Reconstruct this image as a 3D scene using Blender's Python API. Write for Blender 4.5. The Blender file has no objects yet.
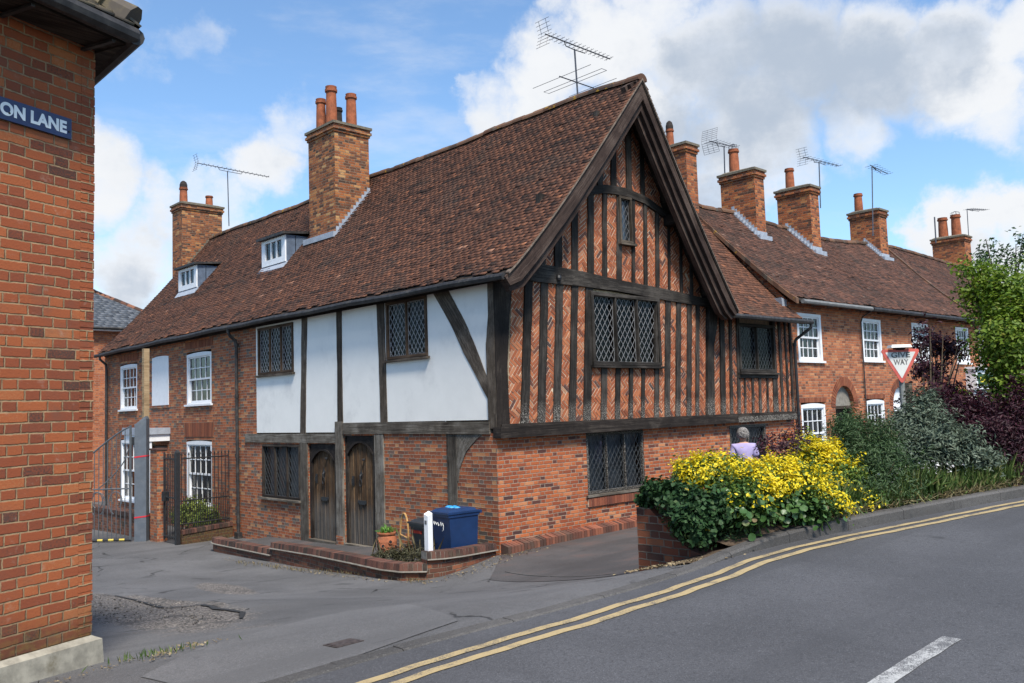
import bpy, math, random
import numpy as np
from mathutils import Vector, Matrix
random.seed(7); RNG=np.random.default_rng(7)
R=math.radians; PI=math.pi
scene=bpy.context.scene
COL=scene.collection

# ------------------------------------------------------------------ camera
W,H,F=1024,683,870.45
CAM=np.array([-10.14,-11.22,2.432])
yaw,pitch,roll=R(43.3316),R(4.4858),R(-1.85)
_f=np.array([math.sin(yaw)*math.cos(pitch),math.cos(yaw)*math.cos(pitch),math.sin(pitch)])
_r=np.cross(_f,[0,0,1]); _r/=np.linalg.norm(_r); _u=np.cross(_r,_f)
CR=math.cos(roll)*_r+math.sin(roll)*_u; CU=-math.sin(roll)*_r+math.cos(roll)*_u; CF=_f
def ray(x,y): return CR*(x-512)/F-CU*(y-341.5)/F+CF
def at(x,y,depth): return CAM+ray(x,y)*depth            # a point at a given real distance
cam=bpy.data.cameras.new('camera'); camo=bpy.data.objects.new('camera',cam); COL.objects.link(camo)
cam.sensor_width=36; cam.lens=F/1024*36; cam.clip_start=.1; cam.clip_end=3000
M=Matrix(((CR[0],CU[0],-CF[0],CAM[0]),(CR[1],CU[1],-CF[1],CAM[1]),(CR[2],CU[2],-CF[2],CAM[2]),(0,0,0,1)))
camo.matrix_world=M; scene.camera=camo

# ------------------------------------------------------------------ terrain height
def road_z(X): return .85+.03*(np.clip(X,-14,18)+8)
KERB=[(-40,-6.3),(-14,-6.4),(-7.2,-6.46),(-6.4,-6.5),(-5.5,-6.6),(-4.5,-6.66),(-3.8,-6.66),(-3.1,-6.6),(-2.4,-6.65),(-1.6,-6.78),(-.85,-6.95),(0,-7.13),(.95,-7.34),(1.5,-7.47),(2.4,-7.7),(4,-8.2),(7,-9.3),(12,-11.5),(20,-16),(40,-30)]
KX=np.array([k[0] for k in KERB]); KY=np.array([k[1] for k in KERB])
def kerb_y(x): return np.interp(x,KX,KY)
CP=[(-8.0,-4.6,.74),(-7.9,-5.6,.82),(-2.8,-5.2,.66),
 (-2.3,-1.0,-.15),(0,-.1,-.03),(.6,-1.2,.08),(5,-.3,.08),(7,-1.8,.12),(10,-1,.15),(14,-1,.2),(20,-1.2,.35),(28,-1.5,.5),
 (3,-4.5,.42),(8,-5,.5),(14,-5.5,.7),(-1,-4.2,.4),
 (-2.4,3.5,-.42),(-2.4,6.1,-.5),(-2.6,8.9,-.52),(0,9.7,-.55),(0,5,-.4),(0,2.5,-.25),(-3,14,-.62),(-3,20,-.75),(-6,20,-.8),(-5,35,-1.0),(-12,30,-1.0),
 (-6,3,-.12),(-8.5,3,.05),(-12,3,.2),(-6,10,-.5),(-10,10,-.4),(-5.2,-1.6,.3),(-4,-3.6,.42),(-6.5,-3.5,.55),(-14,-3,.6)]
for X in (-40,-25,-16,-12,-10,-8,-7,-6,-5,-4,-3,-2,-1,0,1,2,3,5,8,14,22,35):
    k=float(kerb_y(X)); z=float(road_z(X))
    for dY in (0,-.9,-3,-8,-20): CP.append((X,k+dY,z))
for p in [(-40,10,.2),(-40,40,-.8),(40,10,.6),(40,40,.3),(10,40,-.5),(15,8,.1),(5,8,-.1)]: CP.append(p)
_P=np.array(CP,float); _n=len(_P)
_D=np.linalg.norm(_P[:,None,:2]-_P[None,:,:2],axis=2)
_A=np.zeros((_n+3,_n+3)); _A[:_n,:_n]=np.sqrt(_D*_D+.3); _A[:_n,_n]=1; _A[:_n,_n+1:]=_P[:,:2]; _A[_n,:_n]=1; _A[_n+1:,:_n]=_P[:,:2].T
_W=np.linalg.solve(_A,np.concatenate([_P[:,2],[0,0,0]]))
def gz(x,y):
    x=np.asarray(x,float); y=np.asarray(y,float); sh=np.broadcast(x,y).shape
    x=np.broadcast_to(x,sh).ravel(); y=np.broadcast_to(y,sh).ravel(); out=np.zeros(len(x))
    for i in range(0,len(x),20000):
        a=np.clip(x[i:i+20000],-45,45); b=np.clip(y[i:i+20000],-45,45)
        d2=(a[:,None]-_P[None,:,0])**2+(b[:,None]-_P[None,:,1])**2
        out[i:i+20000]=np.sqrt(d2+.3)@_W[:-3]+_W[-3]+_W[-2]*a+_W[-1]*b
    return out.reshape(sh)
def gz1(x,y): return float(gz(x,y))

# ------------------------------------------------------------------ node helpers
class S:
    def __init__(s,nt,sock): s.nt,s.k=nt,sock
    def _m(s,op,*a,**k):
        n=s.nt.nodes.new('ShaderNodeMath'); n.operation=op
        for i,v in enumerate((s,)+a):
            if isinstance(v,S): s.nt.links.new(v.k,n.inputs[i])
            else: n.inputs[i].default_value=v
        return S(s.nt,n.outputs[0])
    def __add__(s,o): return s._m('ADD',o)
    def __sub__(s,o): return s._m('SUBTRACT',o)
    def __mul__(s,o): return s._m('MULTIPLY',o)
    def __truediv__(s,o): return s._m('DIVIDE',o)
    __radd__=__add__; __rmul__=__mul__
    def rsub(s,o): return s._m('MULTIPLY',-1.0)._m('ADD',o)
    def floor(s): return s._m('FLOOR')
    def mod(s,o): return s._m('FLOORED_MODULO',o)
    def min(s,o): return s._m('MINIMUM',o)
    def max(s,o): return s._m('MAXIMUM',o)
    def lt(s,o): return s._m('LESS_THAN',o)
    def pow(s,o): return s._m('POWER',o)
    def clamp(s):
        r=s._m('ADD',0.0); r.k.node.use_clamp=True; return r
    def ramp(s,a,b,c=0.,d=1.,smooth=True):
        n=s.nt.nodes.new('ShaderNodeMapRange'); n.interpolation_type='SMOOTHSTEP' if smooth else 'LINEAR'
        s.nt.links.new(s.k,n.inputs[0])
        for i,v in enumerate((a,b,c,d)): n.inputs[i+1].default_value=v
        return S(s.nt,n.outputs[0])
class NT:
    def __init__(s,nt): s.nt=nt; nt.nodes.clear()
    def new(s,t,**k):
        n=s.nt.nodes.new(t)
        for a,b in k.items(): setattr(n,a,b)
        return n
    def set(s,inp,v):
        if isinstance(v,S): s.nt.links.new(v.k,inp)
        elif hasattr(v,'is_output'): s.nt.links.new(v,inp)
        elif isinstance(v,tuple) and len(v)==3 and inp.type=='RGBA': inp.default_value=v+(1,)
        else: inp.default_value=v
    def attr(s,name):
        n=s.new('ShaderNodeAttribute'); n.attribute_name=name; return S(s.nt,n.outputs['Fac'])
    def coord(s,which='Object'):
        n=s.new('ShaderNodeTexCoord'); return n.outputs[which]
    def pos(s):
        n=s.new('ShaderNodeNewGeometry'); return n.outputs['Position']
    def sep(s,v):
        n=s.new('ShaderNodeSeparateXYZ'); s.nt.links.new(v,n.inputs[0]); return [S(s.nt,o) for o in n.outputs]
    def comb(s,*a):
        n=s.new('ShaderNodeCombineXYZ')
        for i,v in enumerate(a): s.set(n.inputs[i],v)
        return n.outputs[0]
    def vscale(s,v,sc):
        n=s.new('ShaderNodeVectorMath',operation='MULTIPLY'); s.nt.links.new(v,n.inputs[0]); n.inputs[1].default_value=sc; return n.outputs[0]
    def noise(s,v,scale,detail=4,rough=.55,dist=0,color=False,dim='3D'):
        n=s.new('ShaderNodeTexNoise'); n.noise_dimensions=dim
        if v is not None: s.nt.links.new(v,n.inputs['Vector'])
        n.inputs['Scale'].default_value=scale; n.inputs['Detail'].default_value=detail; n.inputs['Roughness'].default_value=rough; n.inputs['Distortion'].default_value=dist
        return n.outputs['Color'] if color else S(s.nt,n.outputs['Fac'])
    def voronoi(s,v,scale,feature='F1'):
        n=s.new('ShaderNodeTexVoronoi',feature=feature); s.nt.links.new(v,n.inputs['Vector']); n.inputs['Scale'].default_value=scale
        return S(s.nt,n.outputs['Distance']), n.outputs.get('Color')
    def white(s,v):
        n=s.new('ShaderNodeTexWhiteNoise'); n.noise_dimensions='3D'; s.nt.links.new(v,n.inputs['Vector']); return S(s.nt,n.outputs['Value'])
    def cramp(s,fac,stops,interp='LINEAR'):
        n=s.new('ShaderNodeValToRGB'); s.set(n.inputs[0],fac); cr=n.color_ramp; cr.interpolation=interp
        while len(cr.elements)<len(stops): cr.elements.new(.5)
        for e,(p,c) in zip(cr.elements,stops): e.position=p; e.color=tuple(c)+(1,)
        return n.outputs[0]
    def mix(s,fac,a,b,mode='MIX'):
        n=s.new('ShaderNodeMix',data_type='RGBA',blend_type=mode); s.set(n.inputs[0],fac); s.set(n.inputs[6],a); s.set(n.inputs[7],b); return n.outputs[2]
    def bump(s,h,strength=.5,dist=.01,normal=None):
        n=s.new('ShaderNodeBump'); s.set(n.inputs['Height'],h); n.inputs['Strength'].default_value=strength; n.inputs['Distance'].default_value=dist
        if normal is not None: s.nt.links.new(normal,n.inputs['Normal'])
        return n.outputs[0]
    def bsdf(s,color,rough=.8,normal=None,spec=.3,metal=0,out=True,**k):
        n=s.new('ShaderNodeBsdfPrincipled'); s.set(n.inputs['Base Color'],color); s.set(n.inputs['Roughness'],rough); s.set(n.inputs['Metallic'],metal)
        n.inputs['Specular IOR Level'].default_value=spec
        if normal is not None: s.nt.links.new(normal,n.inputs['Normal'])
        for a,b in k.items(): s.set(n.inputs[a],b)
        if out: s.output(n.outputs[0])
        return n.outputs[0]
    def output(s,sh):
        o=s.new('ShaderNodeOutputMaterial'); s.nt.links.new(sh,o.inputs[0])
def mat(name):
    m=bpy.data.materials.new(name); m.use_nodes=True; return m,NT(m.node_tree)

# ------------------------------------------------------------------ materials
def brick_mat(name,stops,mortar=(.36,.27,.2),gauge=.0705,grime=(.09,.075,.06),grime_amt=.35,moss=None,joint=.0055,pal_noise=.25,bump=.8,pale=0,dk=1.1):
    stops=[(a,tuple(x*dk*k for x,k in zip(c,(1.08,.99,.84)))) for a,c in stops]; mortar=tuple(x*dk*.85 for x in mortar)
    m,n=mat(name); uv=n.coord('UV')
    wob=n.noise(uv,3.5,3,color=True); w2=n.new('ShaderNodeVectorMath',operation='MULTIPLY_ADD'); n.nt.links.new(wob,w2.inputs[0]); w2.inputs[1].default_value=(.02,.02,0); n.nt.links.new(uv,w2.inputs[2])
    w3=n.noise(uv,38,2,color=True); w4=n.new('ShaderNodeVectorMath',operation='MULTIPLY_ADD'); n.nt.links.new(w3,w4.inputs[0]); w4.inputs[1].default_value=(.010,.009,0); n.nt.links.new(w2.outputs[0],w4.inputs[2])
    u,v,_=n.sep(w4.outputs[0]); P=.338; g=gauge
    row=(v/g).floor(); fv=v-row*g; odd=row.mod(2.0)
    jit=n.white(n.comb(row,3.3,1.7))
    uu=u+odd*(P/2)+jit*.05; k=(uu/P).floor(); t=uu-k*P; isS=t.lt(.2255); notS=isS.rsub(1.0)
    loc=t-notS*.2255; wid=isS*.113+.1125
    edge=loc.min(wid-loc).min(fv).min(fv.rsub(g))
    face=edge.ramp(joint*.6,joint*1.5)
    rid=n.white(n.comb(k*2.0+notS,row,4.1)); rid2=n.white(n.comb(k*2.0+notS,row,9.7))
    fine=n.noise(uv,70,4,.65); big=n.noise(uv,1.1,4,.6)
    fac=(rid+(fine-.5)*pal_noise+(big-.5)*.25).clamp()
    col=n.cramp(fac,stops)
    spots=n.noise(uv,130,2,.5).ramp(.62,.78); col=n.mix(spots*.35,col,(.09,.045,.03))
    if pale: col=n.mix(n.noise(uv,9,4,.7).ramp(.58,.75)*pale,col,(.5,.42,.33))
    mcol=n.mix(n.noise(uv,14,3).ramp(.35,.7),mortar,tuple(c*.6 for c in mortar))
    col=n.mix(face,mcol,col)
    gr=n.noise(uv,2.3,5,.65).ramp(.5,.75)*grime_amt; col=n.mix(gr,col,grime)
    if moss:
        z=n.sep(n.pos())[2]; mk=(z+n.noise(uv,4,4)*.25).ramp(moss+.42,moss)*.75; col=n.mix(mk,col,n.mix(n.noise(uv,22,3).ramp(.4,.65),(.045,.03,.02),(.085,.075,.025)))
    h=face*(rid2*.5+.75)+fine*.35
    n.bsdf(col,(fine*.15+.78),n.bump(h,bump,.006),spec=.25)
    return m
ORANGE=[(0,(.06,.032,.034)),(.07,(.10,.04,.035)),(.15,(.2,.056,.031)),(.5,(.295,.084,.037)),(.8,(.36,.11,.044)),(.95,(.39,.14,.068)),(1,(.42,.2,.11))]
MIXED=[(0,(.085,.075,.078)),(.1,(.13,.105,.1)),(.18,(.14,.055,.04)),(.45,(.22,.072,.04)),(.72,(.30,.096,.046)),(.92,(.345,.13,.06)),(1,(.36,.21,.12))]
BUFF=[(0,(.05,.034,.028)),(.2,(.12,.05,.03)),(.45,(.2,.07,.031)),(.72,(.275,.1,.04)),(.93,(.33,.15,.06)),(1,(.38,.24,.12))]
DARKRED=[(0,(.05,.03,.028)),(.1,(.09,.04,.032)),(.5,(.135,.048,.033)),(.85,(.19,.065,.04)),(1,(.26,.1,.055))]
M_BR_GABLE=brick_mat('brick_gable',ORANGE,gauge=.0686,grime_amt=.25,joint=.0065)
M_BR_LANE=brick_mat('brick_lane',MIXED,mortar=(.36,.29,.21),gauge=.0686,grime_amt=.3)
M_BR_COT=brick_mat('brick_cottage',MIXED,mortar=(.33,.26,.18),gauge=.068,grime_amt=.4,pale=.25)
M_BR_CORNER=brick_mat('brick_corner_house',[(0,(.07,.037,.032)),(.03,(.10,.042,.032)),(.09,(.16,.05,.03)),(.4,(.21,.06,.031)),(.7,(.25,.073,.033)),(.92,(.295,.092,.039)),(1,(.31,.12,.055))],mortar=(.36,.235,.13),gauge=.0725,grime_amt=.4,moss=.98,joint=.0055,bump=1.2,pale=.22,pal_noise=.55)
M_BR_TERR=brick_mat('brick_terrace',[(0,(.10,.05,.038)),(.1,(.19,.066,.04)),(.4,(.28,.094,.048)),(.8,(.36,.125,.06)),(1,(.41,.19,.1))],mortar=(.33,.25,.18),gauge=.07,grime_amt=.35)
M_BR_CHIM=brick_mat('brick_chimney',BUFF,mortar=(.26,.2,.14),gauge=.07,grime_amt=.6,grime=(.045,.035,.03))
M_BR_CHIM2=brick_mat('brick_terrace_chimney',[(0,(.06,.035,.028)),(.2,(.15,.052,.03)),(.5,(.26,.08,.034)),(.8,(.335,.112,.043)),(1,(.38,.17,.07))],mortar=(.25,.18,.12),gauge=.07,grime_amt=.45,grime=(.055,.04,.033))
M_BR_PIER=brick_mat('brick_pier',DARKRED,mortar=(.23,.185,.14),gauge=.076,grime_amt=.4,moss=.55)
M_BR_LOW=brick_mat('brick_low_wall',[(0,(.05,.035,.03)),(.2,(.1,.045,.034)),(.6,(.15,.056,.038)),(1,(.22,.09,.055))],mortar=(.2,.16,.12),gauge=.072,grime_amt=.7,grime=(.06,.052,.035))
M_BR_FAR=brick_mat('brick_far',[(0,(.2,.07,.04)),(.5,(.32,.1,.05)),(1,(.4,.15,.07))],grime_amt=.1)
M_ARCH=brick_mat('brick_arch',[(0,(.25,.075,.035)),(.5,(.36,.1,.045)),(1,(.44,.15,.07))],mortar=(.3,.17,.1),gauge=.0705,grime_amt=.15)

def rnd_mat(name,stops,rough=.85,noise=30,amt=.3,bump=.3,stain=None,stain_scale=1.2,stain_amt=.5,spots=None,spec=.2,interp='LINEAR'):
    m,n=mat(name); p=n.pos(); fine=n.noise(p,noise,4,.6)
    col=n.cramp((n.attr('rnd')+(fine-.5)*amt).clamp(),stops,interp)
    if stain: col=n.mix(n.noise(p,stain_scale,5,.65).ramp(.45,.72)*stain_amt,col,stain)
    if spots: col=n.mix(n.noise(p,spots[0],3,.5).ramp(spots[1],spots[1]+.07)*spots[3],col,spots[2])
    n.bsdf(col,rough,n.bump(fine,bump,.004),spec=spec); return m
TILE=[(0,(.042,.027,.022)),(.2,(.092,.045,.031)),(.5,(.15,.067,.042)),(.78,(.19,.083,.05)),(.92,(.25,.102,.056)),(.975,(.34,.135,.065)),(1,(.4,.21,.14))]
M_TILE=rnd_mat('clay_roof_tiles',TILE,amt=.3,stain=(.075,.056,.044),stain_amt=.5,spots=(9,.7,(.2,.17,.13),.5))
M_TILE_T=rnd_mat('terrace_roof_tiles',[(0,(.045,.029,.024)),(.3,(.092,.048,.036)),(.6,(.135,.066,.047)),(.85,(.17,.08,.055)),(.965,(.19,.085,.052)),(1,(.27,.17,.13))],amt=.3,stain=(.05,.042,.036),stain_amt=.6,spots=(6,.66,(.2,.17,.14),.5))
M_RIDGE=rnd_mat('ridge_tiles',[(0,(.05,.035,.028)),(.6,(.11,.055,.035)),(1,(.17,.09,.055))],stain=(.1,.1,.08),stain_scale=4,stain_amt=.6,spots=(5,.63,(.34,.19,.02),.8))
M_SLATE=rnd_mat('slate',[(0,(.05,.055,.065)),(.5,(.085,.095,.11)),(1,(.13,.14,.16))],rough=.6)
M_PANTILE=rnd_mat('hip_tiles',[(0,(.06,.05,.045)),(1,(.14,.12,.09))],stain=(.16,.13,.07),stain_scale=7,stain_amt=.8)
M_HBRICK=rnd_mat('herringbone_brick',[(0,(.06,.045,.045)),(.08,(.13,.055,.04)),(.25,(.22,.07,.035)),(.6,(.325,.1,.045)),(.9,(.41,.15,.068)),(1,(.38,.21,.13))],noise=60,amt=.35,bump=.5,stain=(.12,.06,.04),stain_scale=2.5,stain_amt=.3)
M_COPING=rnd_mat('coping_brick',[(0,(.04,.03,.027)),(.4,(.08,.04,.032)),(.75,(.12,.055,.042)),(1,(.17,.08,.058))],noise=40,stain=(.085,.07,.05),stain_scale=4,stain_amt=.7,bump=.6)
M_SILLBRICK=rnd_mat('sill_brick',[(0,(.1,.04,.03)),(.5,(.19,.06,.036)),(1,(.26,.09,.05))],noise=40,bump=.6,stain=(.1,.06,.045),stain_scale=4,stain_amt=.4)
M_PLINTHBR=rnd_mat('plinth_brick',[(0,(.07,.04,.032)),(.35,(.12,.052,.038)),(.7,(.19,.066,.042)),(1,(.26,.1,.06))],noise=40,bump=.6,stain=(.09,.07,.055),stain_scale=2.2,stain_amt=.7)

M_LINTEL=rnd_mat('lintel_brick',[(0,(.15,.052,.03)),(.5,(.22,.07,.038)),(1,(.27,.1,.05))],noise=40,bump=.5,stain=(.1,.06,.045),stain_scale=3,stain_amt=.4)
def plain(name,col,rough=.7,noise=12,var=.25,bump=.2,spec=.3,metal=0,dirt=None,dirt_scale=2.5,dirt_amt=.5,detail=5,**k):
    m,n=mat(name); p=n.pos(); f=n.noise(p,noise,detail,.62)
    c=n.mix(f.ramp(.3,.7),tuple(x*(1-var) for x in col),tuple(min(1,x*(1+var)) for x in col))
    if dirt: c=n.mix(n.noise(p,dirt_scale,6,.68).ramp(.5,.74)*dirt_amt,c,dirt)
    n.bsdf(c,rough,n.bump(f,bump,.005),spec=spec,metal=metal,**k); return m
M_PLASTER=plain('white_plaster',(.78,.765,.725),.9,noise=2.2,var=.025,bump=.25,dirt=(.56,.55,.53),dirt_scale=.9,dirt_amt=.6,detail=8)
M_MORTAR=plain('lime_mortar',(.56,.46,.34),.95,noise=20,var=.25,bump=.6,dirt=(.3,.22,.15),dirt_amt=.5)
M_CEMENT=plain('cement',(.15,.128,.095),.95,noise=14,var=.25,bump=.5,dirt=(.12,.1,.07),dirt_scale=6)
M_CONC=plain('old_concrete',(.27,.245,.195),.95,noise=9,var=.28,bump=.8,dirt=(.11,.088,.05),dirt_scale=3.2,dirt_amt=.95,detail=8)
M_LEAD=plain('lead_flashing',(.30,.33,.38),.55,noise=7,var=.15,spec=.5,bump=.15)
M_LEADDK=plain('weathered_lead',(.095,.125,.175),.6,noise=7,var=.2,spec=.4)
M_POLE=plain('grey_pole',(.22,.23,.22),.6,noise=8,var=.2)
M_LEADCAME=plain('lead_cames',(.13,.13,.135),.6,noise=20,var=.2,spec=.4)
M_LEADPALE=plain('pale_lead_cames',(.34,.34,.35),.6,noise=20,var=.2,spec=.4)
M_BLIND=plain('blue_grey_blind',(.2,.235,.275),.9,noise=3,var=.3)
M_LEADMID=plain('grey_lead_cames',(.2,.2,.205),.6,noise=20,var=.2,spec=.4)
M_LEADDARK=plain('aged_lead_cames',(.055,.06,.065),.6,noise=20,var=.3,spec=.4)
M_WHITE=plain('white_paint',(.74,.75,.77),.5,noise=8,var=.03,bump=.08,spec=.4,dirt=(.5,.48,.44),dirt_amt=.25)
M_BLACKIRON=plain('black_iron',(.018,.018,.02),.5,noise=20,var=.3,spec=.45)
M_GUTTER=plain('black_gutter',(.03,.028,.028),.6,noise=10,var=.4,spec=.35,dirt=(.1,.085,.065),dirt_scale=5,dirt_amt=.5)
M_GREYGUTTER=plain('grey_gutter',(.17,.17,.165),.6,noise=10,var=.15)
M_GREYPOST=plain('grey_painted_steel',(.10,.115,.135),.5,noise=6,var=.12,spec=.45,dirt=(.2,.2,.2),dirt_amt=.3)
M_GREYGATE=plain('grey_gate_paint',(.085,.095,.105),.5,noise=8,var=.15,spec=.4)
M_REDTAPE=plain('red_tape',(.55,.03,.045),.4,var=.05)
M_YELLOWPAINT=plain('yellow_paint',(.55,.42,.08),.6,var=.1)
M_TERRA=plain('terracotta',(.33,.115,.055),.85,noise=9,var=.2,bump=.2,dirt=(.2,.13,.09),dirt_scale=5,dirt_amt=.5)
M_POTCHIM=plain('chimney_pot_clay',(.29,.09,.04),.85,noise=7,var=.25,dirt=(.1,.05,.035),dirt_scale=4,dirt_amt=.6)
M_STONEGREY=plain('grey_stone',(.22,.2,.17),.9,noise=10,var=.25,bump=.4,dirt=(.13,.11,.09))
M_DARK=plain('dark_interior',(.012,.012,.014),.9,noise=3,var=.3)
M_DOORDARK=plain('dark_door',(.03,.02,.015),.6)
M_CURTAIN=plain('net_curtain',(.27,.26,.28),.9,noise=5,var=.12)
M_CURTAINDK=plain('grey_curtain',(.11,.125,.145),.9,noise=3,var=.35)
M_CHBLACK=plain('sooty_terracotta',(.03,.024,.022),.9)
M_BINBLUE=plain('blue_plastic',(.010,.032,.098),.38,noise=4,var=.12,spec=.45,bump=.05,dirt=(.03,.04,.09),dirt_amt=.3)
M_BINBLACK=plain('charcoal_plastic',(.028,.03,.034),.45,noise=4,var=.2,spec=.4,bump=.05,dirt=(.06,.06,.06),dirt_amt=.4)
M_RED=plain('red_marking',(.5,.05,.03),.5,var=.1)
M_BLUEBAG=plain('blue_plastic_bag',(.03,.28,.6),.35,var=.2,spec=.5)
M_RUBBER=plain('black_rubber',(.02,.02,.02),.8)
M_CANE=plain('bent_cane',(.42,.24,.09),.7,noise=15,var=.25)
M_SIGNBLUE=plain('navy_enamel',(.018,.026,.085),.35,noise=8,var=.2,spec=.5,dirt=(.04,.05,.1),dirt_amt=.4)
M_LETTER=plain('white_enamel',(.76,.77,.76),.4,noise=18,var=.05,dirt=(.5,.5,.47),dirt_scale=8,dirt_amt=.4)
M_SIGNWHITE=plain('faded_white_sheeting',(.62,.62,.59),.5,noise=6,var=.06,dirt=(.45,.43,.38),dirt_amt=.4)
M_SIGNRED=plain('faded_red_sheeting',(.5,.10,.08),.5,noise=7,var=.2,dirt=(.55,.25,.2),dirt_scale=5,dirt_amt=.4)
M_SIGNTEXT=plain('worn_black_lettering',(.13,.13,.13),.6,noise=14,var=.7)
M_GREENBOARD=plain('green_board',(.012,.075,.03),.4,var=.1)
M_YELLOWTEXT=plain('yellow_lettering',(.75,.6,.03),.5,var=.05)
M_VERGE=plain('verge_mortar',(.15,.115,.09),.95,noise=14,var=.35,bump=.5)
M_ALU=plain('dull_aluminium',(.09,.09,.10),.45,noise=9,var=.2,metal=.6)
M_SKIN=plain('skin',(.45,.26,.18),.6,noise=20,var=.08)
M_HAIR=plain('grey_curly_hair',(.2,.185,.175),.85,noise=45,var=.75,bump=.8)
M_SHIRT=plain('lilac_shirt',(.36,.31,.52),.9,noise=10,var=.08)
M_TROUSER=plain('dark_trousers',(.04,.045,.07),.9)
M_SOIL=plain('soil',(.075,.052,.035),.98,noise=16,var=.5,bump=1.,dirt=(.17,.13,.085),dirt_scale=7,dirt_amt=.7)
M_IRONCOVER=plain('cast_iron_cover',(.055,.043,.04),.7,noise=30,var=.4,bump=.6)

def wood_mat(name,stops,dirt=None,rough=.85,bump=1.,zmix=None,spk=None):
    m,n=mat(name); uv=n.coord('UV'); p=n.pos()
    gv=n.vscale(uv,(1.1,26,1)); g=n.noise(gv,1.0,6,.75,.9); g2=n.noise(n.vscale(uv,(.55,55,1)),1.3,4,.65); b=n.noise(p,1.9,5,.68)
    fac=((g-.5)*1.5+(b-.5)*1.2+n.attr('rnd')*.25+.38).clamp(); col=n.cramp(fac,stops)
    col=n.mix(g2.ramp(.56,.68)*.75,col,tuple(c*.3 for c in stops[0][1]))
    if zmix: 
        z=n.sep(p)[2]; col=n.mix((z+n.noise(p,3,3)*.6).ramp(zmix[0],zmix[1])*zmix[3],col,n.mix(g.ramp(.35,.7),tuple(c*.45 for c in zmix[2]),zmix[2]))
    if spk: 
        z=n.sep(p)[2]; k=n.noise(p,55,3,.7).ramp(.5,.62)*(z+n.noise(p,6,3)*.22).ramp(spk[0],spk[1]); col=n.mix(k*.8,col,spk[2])
    if dirt: col=n.mix(n.noise(p,4,5,.7).ramp(.52,.75)*.6,col,dirt)
    n.bsdf(col,rough,n.bump(g+g2*.6,bump,.008),spec=.2); return m
M_OAKBLACK=wood_mat('blackened_oak',[(.15,(.008,.007,.006)),(.5,(.026,.022,.019)),(.85,(.075,.065,.056))],spk=(2.72,2.5,(.36,.33,.29)))
M_OAKDARK=wood_mat('dark_brown_oak',[(.15,(.009,.007,.006)),(.5,(.025,.019,.016)),(.88,(.085,.071,.058))],dirt=(.035,.028,.024))
M_OAKBARGE=wood_mat('bargeboard_oak',[(.15,(.018,.011,.009)),(.5,(.046,.029,.023)),(.85,(.1,.072,.058))])
M_OAKGREY=wood_mat('silvered_oak',[(.1,(.026,.02,.015)),(.5,(.105,.089,.071)),(.92,(.27,.245,.21))],dirt=(.05,.038,.028))
M_OAKSTUD=wood_mat('weathered_oak',[(.1,(.018,.013,.01)),(.5,(.06,.046,.034)),(.9,(.17,.138,.108))],dirt=(.04,.03,.024))
M_OAKDOOR=wood_mat('door_oak',[(.15,(.024,.015,.009)),(.5,(.085,.05,.027)),(.9,(.18,.113,.062))],dirt=(.018,.014,.011),zmix=(1.1,.45,(.15,.138,.124),.8))
M_OAKWIN=wood_mat('window_oak',[(.2,(.035,.022,.014)),(.5,(.075,.047,.03)),(.85,(.15,.1,.065))])
M_POSTWOOD=wood_mat('sawn_timber',[(.2,(.2,.13,.07)),(.5,(.33,.23,.13)),(.8,(.45,.33,.2))])
M_TWIG=wood_mat('twig',[(.2,(.05,.035,.025)),(.5,(.1,.075,.05)),(.8,(.17,.13,.09))])

def glass_mat(name,tint,refl=.0,rough=.04,wav=.4,gain=.6):
    m,n=mat(name); p=n.pos(); b=n.bump(n.noise(p,7,2),wav,.01)
    g=n.new('ShaderNodeBsdfGlossy'); g.inputs['Roughness'].default_value=rough; g.inputs['Color'].default_value=(.9,.93,.95,1); n.nt.links.new(b,g.inputs['Normal'])
    t=n.new('ShaderNodeBsdfTransparent'); t.inputs['Color'].default_value=tint+(1,)
    fr=n.new('ShaderNodeFresnel'); fr.inputs['IOR'].default_value=1.5; n.nt.links.new(b,fr.inputs['Normal'])
    f=(S(n.nt,fr.outputs[0])*gain+refl).clamp(); mx=n.new('ShaderNodeMixShader'); n.set(mx.inputs[0],f); n.nt.links.new(t.outputs[0],mx.inputs[1]); n.nt.links.new(g.outputs[0],mx.inputs[2])
    n.output(mx.outputs[0]); return m
M_GLASS=glass_mat('window_glass',(.62,.63,.62),.02,gain=.8)
M_GLASSDK=glass_mat('old_leaded_glass',(.4,.42,.42),.0,.06,.5,gain=.3)

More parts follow.
